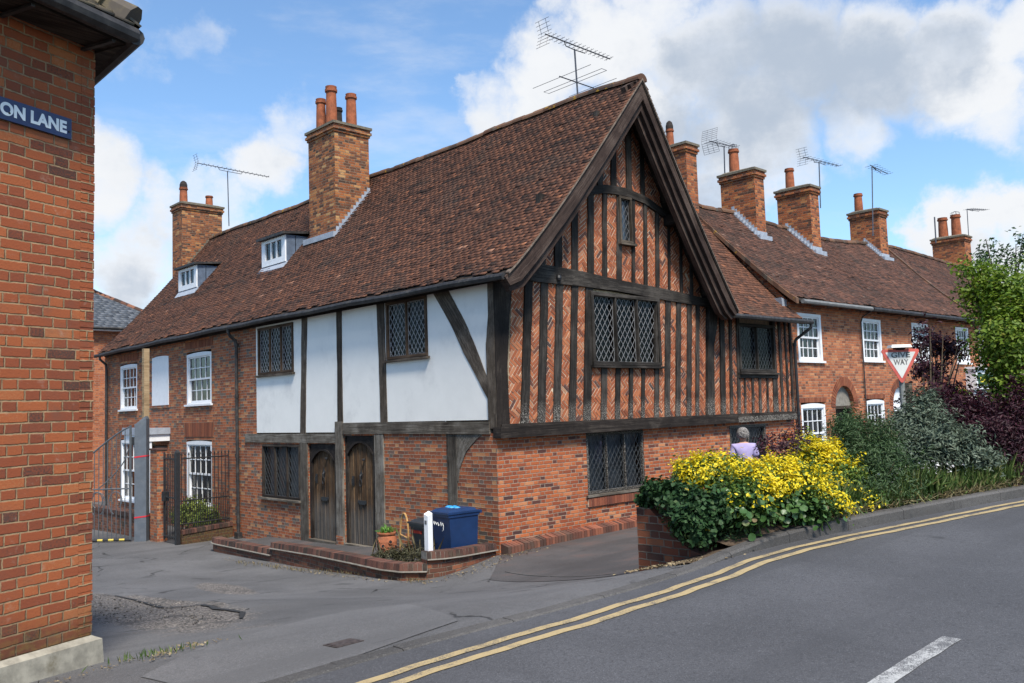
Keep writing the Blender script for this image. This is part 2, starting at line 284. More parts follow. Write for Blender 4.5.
def asphalt(name,base,patchy=.25,agg=.5,crack=0,tint=None,worn=()):
    m,n=mat(name); p=n.pos()
    f=n.noise(p,110,3,.8); f2=n.noise(p,52,3,.75); b=n.noise(p,.55,5,.6); b2=n.noise(n.vscale(p,(1,.35,1)),1.7,5,.7)
    c=n.mix(b.ramp(.3,.7),tuple(x*(1-patchy) for x in base),tuple(x*(1+patchy) for x in base))
    c=n.mix(b2.ramp(.52,.75)*.45,c,tuple(x*.62 for x in base))
    if tint: c=n.mix(n.noise(p,1.1,4,.6).ramp(.5,.7)*.5,c,tint)
    c=n.mix(f.ramp(.53,.66)*agg,c,tuple(min(1,x*2.3+.015) for x in base)); c=n.mix(f2.ramp(.54,.66)*agg,c,tuple(x*.42 for x in base))
    f3=n.noise(p,23,4,.75); c=n.mix(f3.ramp(.5,.7)*agg*.75,c,tuple(x*.6 for x in base)); f4=n.noise(p,31,4,.75); c=n.mix(f4.ramp(.55,.7)*agg*.5,c,tuple(x*1.6+.006 for x in base))
    h=f*.6+f2*.6+f3*.5
    trk=n.noise(n.vscale(p,(.10,1.1,1)),1.3,3,.5); c=n.mix(trk.ramp(.52,.66)*.5,c,tuple(x*.72 for x in base)); oil=n.noise(p,1.9,3,.5).ramp(.68,.74); c=n.mix(oil*.55,c,tuple(x*.45 for x in base))
    if crack:
        d=n.new('ShaderNodeVectorMath',operation='MULTIPLY_ADD'); n.nt.links.new(n.noise(p,1.2,4,color=True),d.inputs[0]); d.inputs[1].default_value=(.8,.8,0); n.nt.links.new(p,d.inputs[2])
        v,_=n.voronoi(d.outputs[0],.5,'DISTANCE_TO_EDGE'); k=v.ramp(.012,.003)*n.noise(p,.9,2).ramp(.45,.6)*crack; c=n.mix(k,c,(.018,.017,.017)); h=h-k*3.0
    if worn:                                                    # places where the top course has broken away to loose chippings
        X,Y,_=n.sep(p); tot=None
        for (cx,cy,rx,ry,sk) in worn:
            dx=(X-cx-(Y-cy)*sk)/rx; dy=(Y-cy)/ry; q=(dx*dx+dy*dy).pow(.5); tot=q if tot is None else tot.min(q)
        k=(tot+(n.noise(p,1.6,6,.65)-.5)*.85+(n.noise(p,9,4,.6)-.5)*.35).ramp(1.04,.8)
        d,cc=n.voronoi(p,62); sp=n.new('ShaderNodeSeparateColor'); n.nt.links.new(cc,sp.inputs[0])
        gc=n.cramp(S(n.nt,sp.outputs[0]),[(0,(.035,.032,.03)),(.45,(.10,.09,.084)),(.8,(.19,.17,.155)),(1,(.36,.32,.28))]); gc=n.mix(n.noise(p,2.6,5,.7).ramp(.5,.66)*.8,gc,(.05,.047,.046))
        c=n.mix(k,c,gc); h=h*(k.rsub(1.0)*.7+.3)+d*k*4.0-k*1.2
    n.bsdf(c,f*.15+.72,n.bump(h,.6,.005),spec=.35); return m
M_ROAD=asphalt('road_asphalt',(.066,.066,.071),.18,.7,0)
M_LANE=asphalt('lane_asphalt',(.1,.098,.099),.3,.65,.9,tint=(.058,.055,.053),worn=((-6.25,.2,.85,4.1,.09),(-3.95,2.1,.36,1.5,.2)))
M_PATCH=asphalt('pale_asphalt',(.115,.113,.114),.2,.6,.3)
M_YARD=asphalt('yard_asphalt',(.066,.062,.062),.3,.5,.3,tint=(.12,.065,.05))
M_KERB=asphalt('granite_kerb',(.07,.066,.063),.35,.7)
M_LIP_SHADE=asphalt('broken_asphalt_edge',(.03,.03,.031),.3,.5)  # near-black tone painted as the shadow inside the broken edge
def paint_mat(name,col,base,wear):
    m,n=mat(name); p=n.pos(); f=n.noise(p,120,3,.7); b=n.noise(p,5,5,.7)
    k=(f*.6+b*.7).ramp(wear,wear+.16); c=n.mix(k,col,base); c=n.mix(n.noise(p,22,3)*.3,c,tuple(x*.6 for x in col))
    n.bsdf(c,.75,n.bump(f,.5,.003),spec=.3); return m
M_YLINE=paint_mat('faded_yellow_line',(.385,.295,.155),(.09,.085,.08),.64)
M_WLINE=paint_mat('worn_white_line',(.42,.42,.41),(.08,.08,.085),.57)
def gravel_mat():
    m,n=mat('loose_chippings'); p=n.pos(); d,c=n.voronoi(p,75); b=n.noise(p,3,4)
    r=n.new('ShaderNodeSeparateColor'); n.nt.links.new(c,r.inputs[0]); col=n.cramp(S(n.nt,r.outputs[0]),[(0,(.05,.045,.045)),(.5,(.13,.115,.11)),(.85,(.22,.19,.17)),(1,(.36,.32,.29))])
    col=n.mix(b.ramp(.4,.65)*.6,col,(.055,.05,.05)); n.bsdf(col,.9,n.bump(d,1,.012),spec=.2); return m
M_GRAVEL=gravel_mat()
M_STONES=rnd_mat('stones',[(0,(.04,.038,.037)),(.5,(.105,.096,.09)),(1,(.26,.235,.21))],bump=.3)

M_SETTS=plain('worn_brick_setts',(.08,.068,.058),.9,noise=26,var=.5,bump=1.,dirt=(.06,.055,.05),dirt_scale=5,dirt_amt=.8,detail=8)
def leaf_mat(name,stops,rough=.55,trans=.3,spec=.35):
    m,n=mat(name); p=n.pos(); col=n.cramp((n.attr('rnd')*.8+n.noise(p,4,3)*.35).clamp(),stops)
    b=n.bsdf(col,rough,spec=spec,out=False); t=n.new('ShaderNodeBsdfTranslucent'); n.nt.links.new(col,t.inputs[0])
    mx=n.new('ShaderNodeMixShader'); mx.inputs[0].default_value=trans; n.nt.links.new(b,mx.inputs[1]); n.nt.links.new(t.outputs[0],mx.inputs[2]); n.output(mx.outputs[0]); return m
M_LF_YELLOW=leaf_mat('yellow_variegated_leaves',[(0,(.45,.36,.01)),(.35,(.66,.52,.01)),(.8,(.78,.62,.02)),(1,(.72,.62,.1))])
M_LF_GREEN=leaf_mat('mid_green_leaves',[(0,(.018,.045,.010)),(.5,(.05,.11,.02)),(1,(.13,.2,.04))])
M_LF_IVY=leaf_mat('ivy_leaves',[(0,(.008,.022,.008)),(.5,(.02,.05,.017)),(.85,(.045,.09,.035)),(.95,(.07,.1,.04)),(.96,(.3,.22,.02)),(1,(.5,.36,.02))],rough=.55,trans=.1,spec=.15)
M_LF_BERG=leaf_mat('broad_leaves',[(0,(.022,.055,.015)),(.5,(.05,.11,.03)),(.85,(.085,.155,.045)),(.93,(.14,.1,.06)),(1,(.3,.26,.12))],rough=.4,trans=.15)
M_LF_DKGREEN=leaf_mat('dark_green_leaves',[(0,(.018,.04,.016)),(.5,(.045,.09,.033)),(1,(.1,.16,.06))])
M_LF_SILVER=leaf_mat('silver_grey_leaves',[(0,(.035,.055,.035)),(.5,(.085,.115,.08)),(.9,(.16,.195,.145)),(1,(.24,.27,.21))],trans=.2,spec=.15)
M_LF_PURPLE=leaf_mat('purple_leaves',[(0,(.014,.005,.010)),(.5,(.038,.011,.02)),(.9,(.075,.02,.032)),(1,(.13,.04,.045))])
M_LF_TREE=leaf_mat('bright_green_leaves',[(0,(.04,.085,.008)),(.45,(.10,.18,.016)),(.85,(.2,.27,.028)),(1,(.32,.27,.06))],trans=.4)
M_LF_OLIVE=leaf_mat('olive_brown_leaves',[(0,(.035,.03,.02)),(.5,(.07,.065,.035)),(1,(.12,.12,.06))])
M_LF_YOUNG=leaf_mat('young_leaves',[(0,(.06,.11,.012)),(.5,(.13,.2,.025)),(1,(.28,.3,.04))])
M_GRASS=leaf_mat('grass_blades',[(0,(.03,.06,.014)),(.5,(.08,.14,.03)),(.85,(.15,.2,.06)),(1,(.34,.3,.13))])
M_DRYGRASS=leaf_mat('dry_stems',[(0,(.11,.08,.04)),(.6,(.24,.19,.09)),(1,(.33,.28,.16))])
M_LITTER=leaf_mat('leaf_litter',[(0,(.08,.06,.035)),(.5,(.17,.125,.07)),(1,(.3,.24,.14))],trans=.05)
M_WFLOWER=leaf_mat('white_flowers',[(0,(.5,.48,.5)),(1,(.75,.73,.72))])
M_LF_POT=leaf_mat('potted_leaves',[(0,(.05,.13,.02)),(1,(.14,.3,.05))])
M_LF_GARDEN=leaf_mat('garden_leaves',[(0,(.05,.09,.01)),(.5,(.14,.2,.03)),(1,(.32,.34,.05))])
# ------------------------------------------------------------------ mesh helpers
ORG={}                                                     # world origin of every thing and part
class Fr:                                                  # a wall's frame: u along it, d out of it, z up
    def __init__(s,O,U,N): s.O=np.array(O,float); s.U=np.array(U,float); s.N=np.array(N,float); s.Z=np.array([0,0,1.])
    def p(s,u,d,z): return s.O+s.U*u+s.N*d+s.Z*z
LANE=Fr((0,0,0),(0,1,0),(-1,0,0)); GABLE=Fr((0,0,0),(1,0,0),(0,-1,0))
class MB:
    def __init__(s): s.V=[]; s.Fc=[]; s.M=[]; s.Rn=[]; s.UV=[]
    def quad(s,pts,m=0,r=None,uv=None):
        i=len(s.V); s.V+=[tuple(map(float,p)) for p in pts]; s.Fc.append(tuple(range(i,i+len(pts)))); s.M.append(m); s.Rn.append(random.random() if r is None else r); s.UV.append(uv)
    def hexa(s,b,t,m=0,r=None,uvl=None,caps=(1,1)):
        """bottom ring b, top ring t (same length): side faces and the two ends"""
        r=random.random() if r is None else r; n=len(b)
        for i in range(n):
            j=(i+1)%n; s.quad([b[i],b[j],t[j],t[i]],m,r,None if uvl is None else [(0,.2*i+uvl),(0,.2*i+.2+uvl),(1*np.linalg.norm(np.array(t[i])-np.array(b[i])),.2*i+.2+uvl),(1*np.linalg.norm(np.array(t[i])-np.array(b[i])),.2*i+uvl)])
        if caps[0]: s.quad(list(b)[::-1],m,r)
        if caps[1]: s.quad(list(t),m,r)
    def box(s,x0,x1,y0,y1,z0,z1,m=0,r=None): s.hexa([(x0,y0,z0),(x1,y0,z0),(x1,y1,z0),(x0,y1,z0)],[(x0,y0,z1),(x1,y0,z1),(x1,y1,z1),(x0,y1,z1)],m,r)
    def fbox(s,f,u0,u1,d0,d1,z0,z1,m=0,r=None): s.hexa([f.p(u0,d0,z0),f.p(u1,d0,z0),f.p(u1,d1,z0),f.p(u0,d1,z0)],[f.p(u0,d0,z1),f.p(u1,d0,z1),f.p(u1,d1,z1),f.p(u0,d1,z1)],m,r)
    def poly(s,f,pts,d0,d1,m=0,r=None):                    # (u,z) polygon extruded from d0 to d1
        s.hexa([f.p(u,d0,z) for u,z in pts],[f.p(u,d1,z) for u,z in pts],m,r)
    def beam(s,secs,m=0,r=None,wob=0.,caps=True):           # loft of 4-point sections, grain UV along the length
        r=random.random() if r is None else r; L=0; of=random.random()*9
        secs=[[np.array(p,float) for p in q] for q in secs]
        if wob:
            for q in secs:
                for k in range(4): q[k]=q[k]+np.array([random.uniform(-wob,wob) for _ in range(3)])
        for a,b in zip(secs,secs[1:]):
            l=np.linalg.norm(sum(b)/4-sum(a)/4); w=0
            for i in range(4):
                j=(i+1)%4; ww=np.linalg.norm(a[j]-a[i]); s.quad([a[i],a[j],b[j],b[i]],m,r,[(L+of,w+of),(L+of,w+ww+of),(L+l+of,w+ww+of),(L+l+of,w+of)]); w+=ww
            L+=l
        if caps: s.quad(secs[0][::-1],m,r); s.quad(secs[-1],m,r)
    def strip(s,f,left,right,d0,d1,n=10,m=0,wob=.006,r=None):  # timber between two (u,z) polylines
        def res(pl):
            pl=np.array(pl,float); t=np.linspace(0,1,len(pl)); q=np.linspace(0,1,n+1); return np.stack([np.interp(q,t,pl[:,0]),np.interp(q,t,pl[:,1])],1)
        a,b=res(left),res(right); wl=wob
        s.beam([[f.p(x0+random.uniform(-wl,wl),d0,z0),f.p(x1+random.uniform(-wl,wl),d0,z1),f.p(x1+random.uniform(-wl,wl),d1+random.uniform(-wl,wl)*.5,z1),f.p(x0+random.uniform(-wl,wl),d1+random.uniform(-wl,wl)*.5,z0)] for (x0,z0),(x1,z1) in zip(a,b)],m,r)
    def tube(s,pts,rad,n=8,m=0,r=None,caps=True):
        pts=[np.array(p,float) for p in pts]; rad=rad if hasattr(rad,'__len__') else [rad]*len(pts); rings=[]; prev=None
        for i,p in enumerate(pts):
            t=pts[min(i+1,len(pts)-1)]-pts[max(i-1,0)]; t/=max(np.linalg.norm(t),1e-9)
            a=np.cross(t,[0,0,1]) if abs(t[2])<.95 else np.cross(t,[0,1,0])
            if prev is not None: a=prev-t*(prev@t)
            a/=max(np.linalg.norm(a),1e-9); prev=a; b=np.cross(t,a)
            rings.append([p+(a*math.cos(2*PI*k/n)+b*math.sin(2*PI*k/n))*rad[i] for k in range(n)])
        r=random.random() if r is None else r; L=0
        for q,(A,B) in enumerate(zip(rings,rings[1:])):
            l=np.linalg.norm(pts[q+1]-pts[q])
            for k in range(n):
                j=(k+1)%n; s.quad([A[k],A[j],B[j],B[k]],m,r,[(L,k*.05),(L,k*.05+.05),(L+l,k*.05+.05),(L+l,k*.05)])
            L+=l
        if caps: s.quad(rings[0][::-1],m,r); s.quad(rings[-1],m,r)
    def lathe(s,c,prof,n=20,m=0,r=None):
        c=np.array(c,float); r=random.random() if r is None else r
        rings=[[c+np.array([math.cos(2*PI*k/n)*q,math.sin(2*PI*k/n)*q,z]) for k in range(n)] for q,z in prof]
        for A,B in zip(rings,rings[1:]):
            for k in range(n): j=(k+1)%n; s.quad([A[k],A[j],B[j],B[k]],m,r)
        s.quad(rings[0][::-1],m,r); s.quad(rings[-1],m,r)
    def build(s,name,mats,parent=None,smooth=False,bevel=0,merge=False,boxuv=True):
        V=np.array(s.V,float).reshape(-1,3)
        return raw(name,V,s.Fc,mats,parent,s.Rn,s.M,s.UV,smooth,bevel,merge)
def raw(name,V,Fc,mats,parent=None,rnd=None,mi=None,UV=None,smooth=False,bevel=0,merge=False,org=None):
    V=np.asarray(V,float)
    if parent is not None: o0=ORG[parent.name]
    elif org is not None: o0=np.array(org,float)
    else: o0=np.array([(V[:,0].min()+V[:,0].max())/2,(V[:,1].min()+V[:,1].max())/2,V[:,2].min()])
    me=bpy.data.meshes.new(name)
    if isinstance(Fc,np.ndarray):
        k=Fc.shape[1]; me.vertices.add(len(V)); me.vertices.foreach_set('co',(V-o0).astype('f').ravel())
        me.loops.add(Fc.size); me.loops.foreach_set('vertex_index',Fc.astype('i').ravel())
        me.polygons.add(len(Fc)); me.polygons.foreach_set('loop_start',np.arange(0,Fc.size,k,dtype='i')); me.polygons.foreach_set('loop_total',np.full(len(Fc),k,'i'))
        me.update(calc_edges=True)
    else: me.from_pydata((V-o0).tolist(),[],Fc)
    if not isinstance(mats,(list,tuple)): mats=[mats]
    for m in mats: me.materials.append(m)
    if mi is not None: me.polygons.foreach_set('material_index',np.asarray(mi,'i'))
    if rnd is not None:
        a=me.attributes.new('rnd','FLOAT','FACE'); a.data.foreach_set('value',np.asarray(rnd,'f'))
    # box-projected UV in metres (u along the wall, v up)
    uvl=me.uv_layers.new(name='UV'); nf=len(me.polygons)
    nor=np.zeros(nf*3,'f'); me.polygons.foreach_get('normal',nor); nor=nor.reshape(-1,3)
    lv=np.zeros(len(me.loops),'i'); me.loops.foreach_get('vertex_index',lv); lt=np.zeros(nf,'i'); me.polygons.foreach_get('loop_total',lt)
    fn=np.repeat(nor,lt,axis=0); P=V[lv]; hor=np.stack([-fn[:,1],fn[:,0],fn[:,2]*0],1); hl=np.linalg.norm(hor,axis=1); flat=hl<.35; hor[~flat]/=hl[~flat][:,None]
    neg=(hor[:,0]+hor[:,1]*.9)<0; hor[neg]*=-1
    u=np.where(flat,P[:,0],(P*hor).sum(1)); v=np.where(flat,P[:,1],P[:,2]); uv=np.stack([u,v],1)
    if UV is not None:
        st=0
        for i,q in enumerate(UV):
            if q is not None: uv[st:st+lt[i]]=q
            st+=lt[i]
    uvl.data.foreach_set('uv',uv.astype('f').ravel())
    if smooth: me.polygons.foreach_set('use_smooth',np.ones(nf,bool))
    o=bpy.data.objects.new(name,me); COL.objects.link(o)
    if merge:
        import bmesh
        bm=bmesh.new(); bm.from_mesh(me); bmesh.ops.remove_doubles(bm,verts=bm.verts,dist=1e-4); bm.to_mesh(me); bm.free()
    if bevel:
        b=o.modifiers.new('bevel','BEVEL'); b.width=bevel; b.segments=2; b.limit_method='ANGLE'
    if parent is not None: o.parent=parent
    else: o.location=o0
    ORG[o.name]=o0
    return o
def tag(o,label=None,cat=None,group=None,kind=None):
    if label: o['label']=label
    if cat: o['category']=cat
    if group: o['group']=group
    if kind: o['kind']=kind
    return o
def thing(name,label,cat,loc,group=None):
    o=bpy.data.objects.new(name,None); COL.objects.link(o); o.location=loc; o.empty_display_size=.2; ORG[o.name]=np.array(loc,float); return tag(o,label,cat,group)
def structure(o): o['kind']='structure'; return o

def wall(f,u0,u1,z0,z1,holes=(),depth=.45,m=0,mi=1,reveal=.16,inset=0,mb=None):
    """a wall face with rectangular openings; every opening has brick reveals, then a dark room box behind"""
    mb=mb or MB(); us=sorted({u0,u1,*[h[0] for h in holes],*[h[1] for h in holes]}); zs=sorted({z0,z1,*[h[2] for h in holes],*[h[3] for h in holes]})
    us=[u for u in us if u0<=u<=u1]; zs=[z for z in zs if z0<=z<=z1]
    for a,b in zip(us,us[1:]):
        for c,d in zip(zs,zs[1:]):
            if any(h[0]<=a and b<=h[1] and h[2]<=c and d<=h[3] for h in holes): continue
            mb.quad([f.p(a,inset,c),f.p(b,inset,c),f.p(b,inset,d),f.p(a,inset,d)],m)
    for h in holes:
        a,b,c,d=h[:4]; r1=inset-reveal; r2=inset-depth-reveal
        for q0,q1,mm in ((inset,r1,m),(r1,r2,mi)):
            mb.quad([f.p(a,q0,c),f.p(a,q1,c),f.p(a,q1,d),f.p(a,q0,d)],mm); mb.quad([f.p(b,q0,c),f.p(b,q0,d),f.p(b,q1,d),f.p(b,q1,c)],mm)
            mb.quad([f.p(a,q0,d),f.p(a,q1,d),f.p(b,q1,d),f.p(b,q0,d)],mm); mb.quad([f.p(a,q0,c),f.p(b,q0,c),f.p(b,q1,c),f.p(a,q1,c)],mm)
        mb.quad([f.p(a,r2,c),f.p(b,r2,c),f.p(b,r2,d),f.p(a,r2,d)],mi)
    return mb

# ---- roof tiles: pos(u,t) gives points on the slope; keep(u,t) trims
def tiles(name,pos,u0,u1,L,mat,parent,keep=None,w=.168,g=.1,seed=1,lift=.03,thick=.02,jit=1.):
    rg=np.random.default_rng(seed); Vs=[];Rs=[]; rows=int(L/g)
    for r in range(rows):
        t=r*g; n=int((u1-u0)/w)+2; ua=u0+(np.arange(n)-(.5 if r%2 else 0)-rg.random()*.35)*w; ub=ua+w-.0015
        ua=np.clip(ua+rg.normal(0,.002*jit,n),u0,u1); ub=np.clip(ub+rg.normal(0,.002*jit,n),u0,u1); ok=ub-ua>.02; ua,ub=ua[ok],ub[ok]; n=len(ua)
        if keep is not None:
            k=keep((ua+ub)/2,np.full(n,t)); ua,ub=ua[k],ub[k]; n=len(ua)
        if not n: continue
        e=.02; c=(ua+ub)/2
        P=pos(c,np.full(n,t)); N=np.cross(pos(c+e,np.full(n,t))-P,pos(c,np.full(n,t)+e)-P); N/=np.linalg.norm(N,axis=1)[:,None]; N[N[:,2]<0]*=-1
        tl=t+rg.normal(0,.006*jit,n)+.006*np.sin(c*1.7+r*.3); lf=lift+rg.normal(0,.0022*jit,n)+(rg.random(n)<.02)*.012*jit; rl=rg.normal(0,.0014*jit,n)
        A=pos(ua,tl)+N*(lf+rl)[:,None]; B=pos(ub,tl)+N*(lf-rl)[:,None]; tt=np.minimum(tl+g+.035,L); Ct=pos(ub,tt)+N*.008; D=pos(ua,tt)+N*.008
        th=(N*thick); Vs.append(np.stack([A,B,Ct,D,A-th,B-th,Ct-th,D-th],1)); 
        Rs.append(np.clip(rg.beta(2.2,2.8,n)+rg.normal(0,.07),0,1))
    V=np.concatenate(Vs); n=len(V); q=np.array([[0,1,2,3],[4,5,1,0],[4,0,3,7],[5,6,2,1]]); Fc=(np.arange(n)[:,None,None]*8+q[None]).reshape(-1,4)
    return raw(name,V.reshape(-1,3),Fc,mat,parent,np.repeat(np.concatenate(Rs),4))
def slab(mb,pos,u0,u1,L,th=.1,nu=24,nt=16,m=0,drop=.028):
    us=np.linspace(u0,u1,nu+1); ts=np.linspace(0,L,nt+1); G=np.array([[pos(np.array([u]),np.array([t]))[0] for t in ts] for u in us]); D=np.array([0,0,-1.])
    for i in range(nu):
        for j in range(nt):
            q=[G[i,j],G[i+1,j],G[i+1,j+1],G[i,j+1]]; mb.quad([p+D*drop for p in q],m,.3); mb.quad([p+D*(th) for p in q][::-1],m,.3)
    for i in range(nu): mb.quad([G[i,0]+D*drop,G[i+1,0]+D*drop,G[i+1,0]+D*th,G[i,0]+D*th],m,.3)
    for k in (0,nu):
        for j in range(nt): mb.quad([G[k,j]+D*drop,G[k,j+1]+D*drop,G[k,j+1]+D*th,G[k,j]+D*th],m,.3)
def ridge(name,pts,mat,parent,rad=.12,seg=.33):
    mb=MB(); P=np.array(pts,float); d=np.concatenate([[0],np.cumsum(np.linalg.norm(np.diff(P,axis=0),axis=1))]); L=d[-1]; n=int(L/seg)
    for i in range(n):
        q=[np.array([np.interp(x,d,P[:,k]) for k in range(3)]) for x in (i*L/n+.004,(i+1)*L/n+.012)]; t=q[1]-q[0]; t/=np.linalg.norm(t); a=np.cross(t,[0,0,1]); a/=np.linalg.norm(a); z=np.cross(a,t)
        up=random.gauss(0,.006); rr=rad*(1+random.gauss(0,.03)); r=random.random()
        ring=[[x+a*math.cos(h)*rr*1.15+z*(math.sin(h)*rr-.045+up) for h in np.linspace(-.15,PI+.15,9)] for x in q]
        for k in range(8): mb.quad([ring[0][k],ring[0][k+1],ring[1][k+1],ring[1][k]],0,r)
        for e in (0,1): mb.quad(ring[e],0,r)
    return mb.build(name,[mat,M_CEMENT],parent)

# ---- windows
def lattice(f,u0,u1,z0,z1,d,mat,parent,du=.105,dz=.15,w=.009):
    mb=MB()
    for sgn in (1,-1):
        k=-int((z1-z0)/dz)-2
        while True:
            x0=u0+k*du if sgn>0 else u1-k*du; sx=sgn*du/dz
            # line u=x0+sx*(z-z0)
            zs=sorted([(u0-x0)/sx+z0,(u1-x0)/sx+z0]); a,b=max(z0,zs[0]),min(z1,zs[1]); k+=1
            if k>60: break
            if b-a<.01: continue
            p,q=(x0+sx*(a-z0),a),(x0+sx*(b-z0),b); o=w/2*math.hypot(sx,1)
            mb.quad([f.p(p[0]-o,d,p[1]),f.p(p[0]+o,d,p[1]),f.p(q[0]+o,d,q[1]),f.p(q[0]-o,d,q[1])],0,.5)
            mb.quad([f.p(p[0]-o,d,p[1]),f.p(q[0]-o,d,q[1]),f.p(q[0]-o,d-.006,q[1]),f.p(p[0]-o,d-.006,p[1])],0,.5)
    for (a,b,c,e) in ((u0,u1,z0,z0+w),(u0,u1,z1-w,z1),(u0,u0+w,z0,z1),(u1-w,u1,z0,z1)): mb.fbox(f,a,b,d-.007,d+.002,c,e)
    return mb.build('lead_lattice',mat,parent)
def leaded(parent,f,u0,u1,z0,z1,n,mat,d=-.03,fw=.055,mul=.035,sill=True,cames=None,glass=None,curtain=None,proud=.03,du=.125,dz=.18,sillmat=None):
    fr=MB(); dd=proud
    for (a,b,c,e) in ((u0,u1,z1-fw,z1),(u0,u1,z0,z0+fw),(u0,u0+fw,z0+fw,z1-fw),(u1-fw,u1,z0+fw,z1-fw)):
        if b-a>e-c: fr.beam([[f.p(a,d-.06,c),f.p(a,d-.06,e),f.p(a,dd,e),f.p(a,dd,c)],[f.p(b,d-.06,c),f.p(b,d-.06,e),f.p(b,dd,e),f.p(b,dd,c)]])
        else: fr.beam([[f.p(a,d-.06,c),f.p(b,d-.06,c),f.p(b,dd-.003,c),f.p(a,dd-.003,c)],[f.p(a,d-.06,e),f.p(b,d-.06,e),f.p(b,dd-.003,e),f.p(a,dd-.003,e)]])
    iw=(u1-u0-2*fw); lw=(iw-mul*(n-1))/n
    for k in range(1,n): a=u0+fw+k*(lw+mul)-mul; fr.beam([[f.p(a,d-.06,z0+fw),f.p(a+mul,d-.06,z0+fw),f.p(a+mul,dd-.008,z0+fw),f.p(a,dd-.008,z0+fw)],[f.p(a,d-.06,z1-fw),f.p(a+mul,d-.06,z1-fw),f.p(a+mul,dd-.008,z1-fw),f.p(a,dd-.008,z1-fw)]])
    w=fr.build('leaded_window',mat,parent,bevel=.004)
    for k in range(n):
        a=u0+fw+k*(lw+mul); tl=random.uniform(-.011,.011); q=[f.p(a,d-.012+tl,z0+fw),f.p(a+lw,d-.012-tl,z0+fw),f.p(a+lw,d-.012-tl*.5,z1-fw),f.p(a,d-.012+tl,z1-fw)]
        g=MB(); g.quad(q if np.cross(f.U,f.Z)@f.N>0 else q[::-1]); g.build('pane',glass or M_GLASSDK,w)
        lattice(f,a,a+lw,z0+fw,z1-fw,d+.002,cames or M_LEADCAME,w,du,dz)
    if sill: s=MB(); s.beam([[f.p(u0-.06,d-.05,z0-.06),f.p(u0-.06,d-.05,z0-.002),f.p(u0-.06,dd+.05,z0-.012),f.p(u0-.06,dd+.05,z0-.055)],[f.p(u1+.06,d-.05,z0-.06),f.p(u1+.06,d-.05,z0-.002),f.p(u1+.06,dd+.05,z0-.012),f.p(u1+.06,dd+.05,z0-.055)]]); s.build('sill',sillmat or mat,w,bevel=.006)
    if curtain:
        c=MB(); c0,c1=u0+.02,u1-.02; m=60
        for i in range(m):
            a,b=c0+(c1-c0)*i/m,c0+(c1-c0)*(i+1)/m; da,db=[d-.16+.03*math.sin(x*22)+.014*math.sin(x*51) for x in (a,b)]
            c.quad([f.p(a,da,z0+.03),f.p(b,db,z0+.03),f.p(b,db,z1-.03),f.p(a,da,z1-.03)])
        c.build('curtain',curtain,w,smooth=True)
    return w
def sash(parent,f,u0,u1,z0,z1,cols=4,rows=4,d=-.05,fw=.085,arch=.035,sill=True,name='sash_window',curt=True,meet=True):
    m=MB()
    def bar(a,b,c,e,d0,d1): m.fbox(f,a,b,d0,d1,c,e)
    bar(u0,u0+fw,z0,z1,d-.08,d+.02); bar(u1-fw,u1,z0,z1,d-.08,d+.02); bar(u0+fw,u1-fw,z0,z0+.05,d-.08,d+.02)
    # arched head board
    n=10; top=[(u0+(u1-u0)*i/n, z1+arch*(1-(2*i/n-1)**2)) for i in range(n+1)]
    m.poly(f,[(u1,z1-.075),(u0,z1-.075)]+top,d-.08,d+.024)
    a0,a1,b0,b1=u0+fw,u1-fw,z0+.05,z1-.075; mid=(b0+b1)/2; sr=.04
    for (lo,hi,dd) in ((mid-.02,b1,d-.01),(b0,mid+.02,d-.05)) if meet else ((b0,b1,d-.01),):
        bar(a0,a0+sr,lo,hi,dd-.03,dd); bar(a1-sr,a1,lo,hi,dd-.03,dd); bar(a0+sr,a1-sr,lo,lo+sr+.01,dd-.03,dd); bar(a0+sr,a1-sr,hi-sr,hi,dd-.03,dd)
        nr=rows//2 if meet else rows; gw=(a1-a0-2*sr); gh=(hi-lo-2*sr-.01)
        for k in range(1,cols): x=a0+sr+gw*k/cols; bar(x-.011,x+.011,lo+sr+.01,hi-sr,dd-.025,dd-.004)
        for k in range(1,nr): z=lo+sr+.01+gh*k/nr; bar(a0+sr,a1-sr,z-.011,z+.011,dd-.024,dd-.006)
    w=m.build(name,M_WHITE,parent)
    for (lo,hi,dd) in ((mid,b1,d-.035),(b0,mid,d-.075)):
        t=random.uniform(-.004,.004); g=MB(); q=[f.p(a0,dd+t,lo),f.p(a1,dd-t,lo),f.p(a1,dd-t*.4,hi),f.p(a0,dd+t*.3,hi)]; g.quad(q if np.cross(f.U,f.Z)@f.N>0 else q[::-1]); g.build('pane',M_GLASS,w)
    if sill: s=MB(); s.fbox(f,u0-.07,u1+.07,d-.05,.06,z0-.055,z0-.003); s.build('sill',M_WHITE,w,bevel=.008)
    if curt:
        for (c0,c1) in ((a0-.02,a0+.3*(a1-a0)),(a1-.3*(a1-a0),a1+.02)):
            c=MB(); k=26
            for i in range(k):
                a,b=c0+(c1-c0)*i/k,c0+(c1-c0)*(i+1)/k; da,db=[d-.19+.03*math.sin(x*34)+.012*math.sin(x*81) for x in (a,b)]
                c.quad([f.p(a,da,z0+.03),f.p(b,db,z0+.03),f.p(b,db,z1-.03),f.p(a,da,z1-.03)])
            c.build('curtain',M_CURTAIN,w,smooth=True)
    return w
def soldier(mb,f,u0,u1,z0,z1,d0,d1,g=.075,fan=.0):             # upright bricks in a row (arches, sills)
    n=max(1,round((u1-u0)/g)); c=(u0+u1)/2
    for i in range(n):
        a,b=u0+(u1-u0)*i/n+.004,u0+(u1-u0)*(i+1)/n-.004; e=random.uniform(-.003,.003)
        mb.poly(f,[(a,z0),(b,z0),(b+(b-c)*fan,z1),(a+(a-c)*fan,z1)],d0,d1+e,0)
    mb.fbox(f,u0,u1,d0,d1-.008,z0+.003,z1-.003,1)
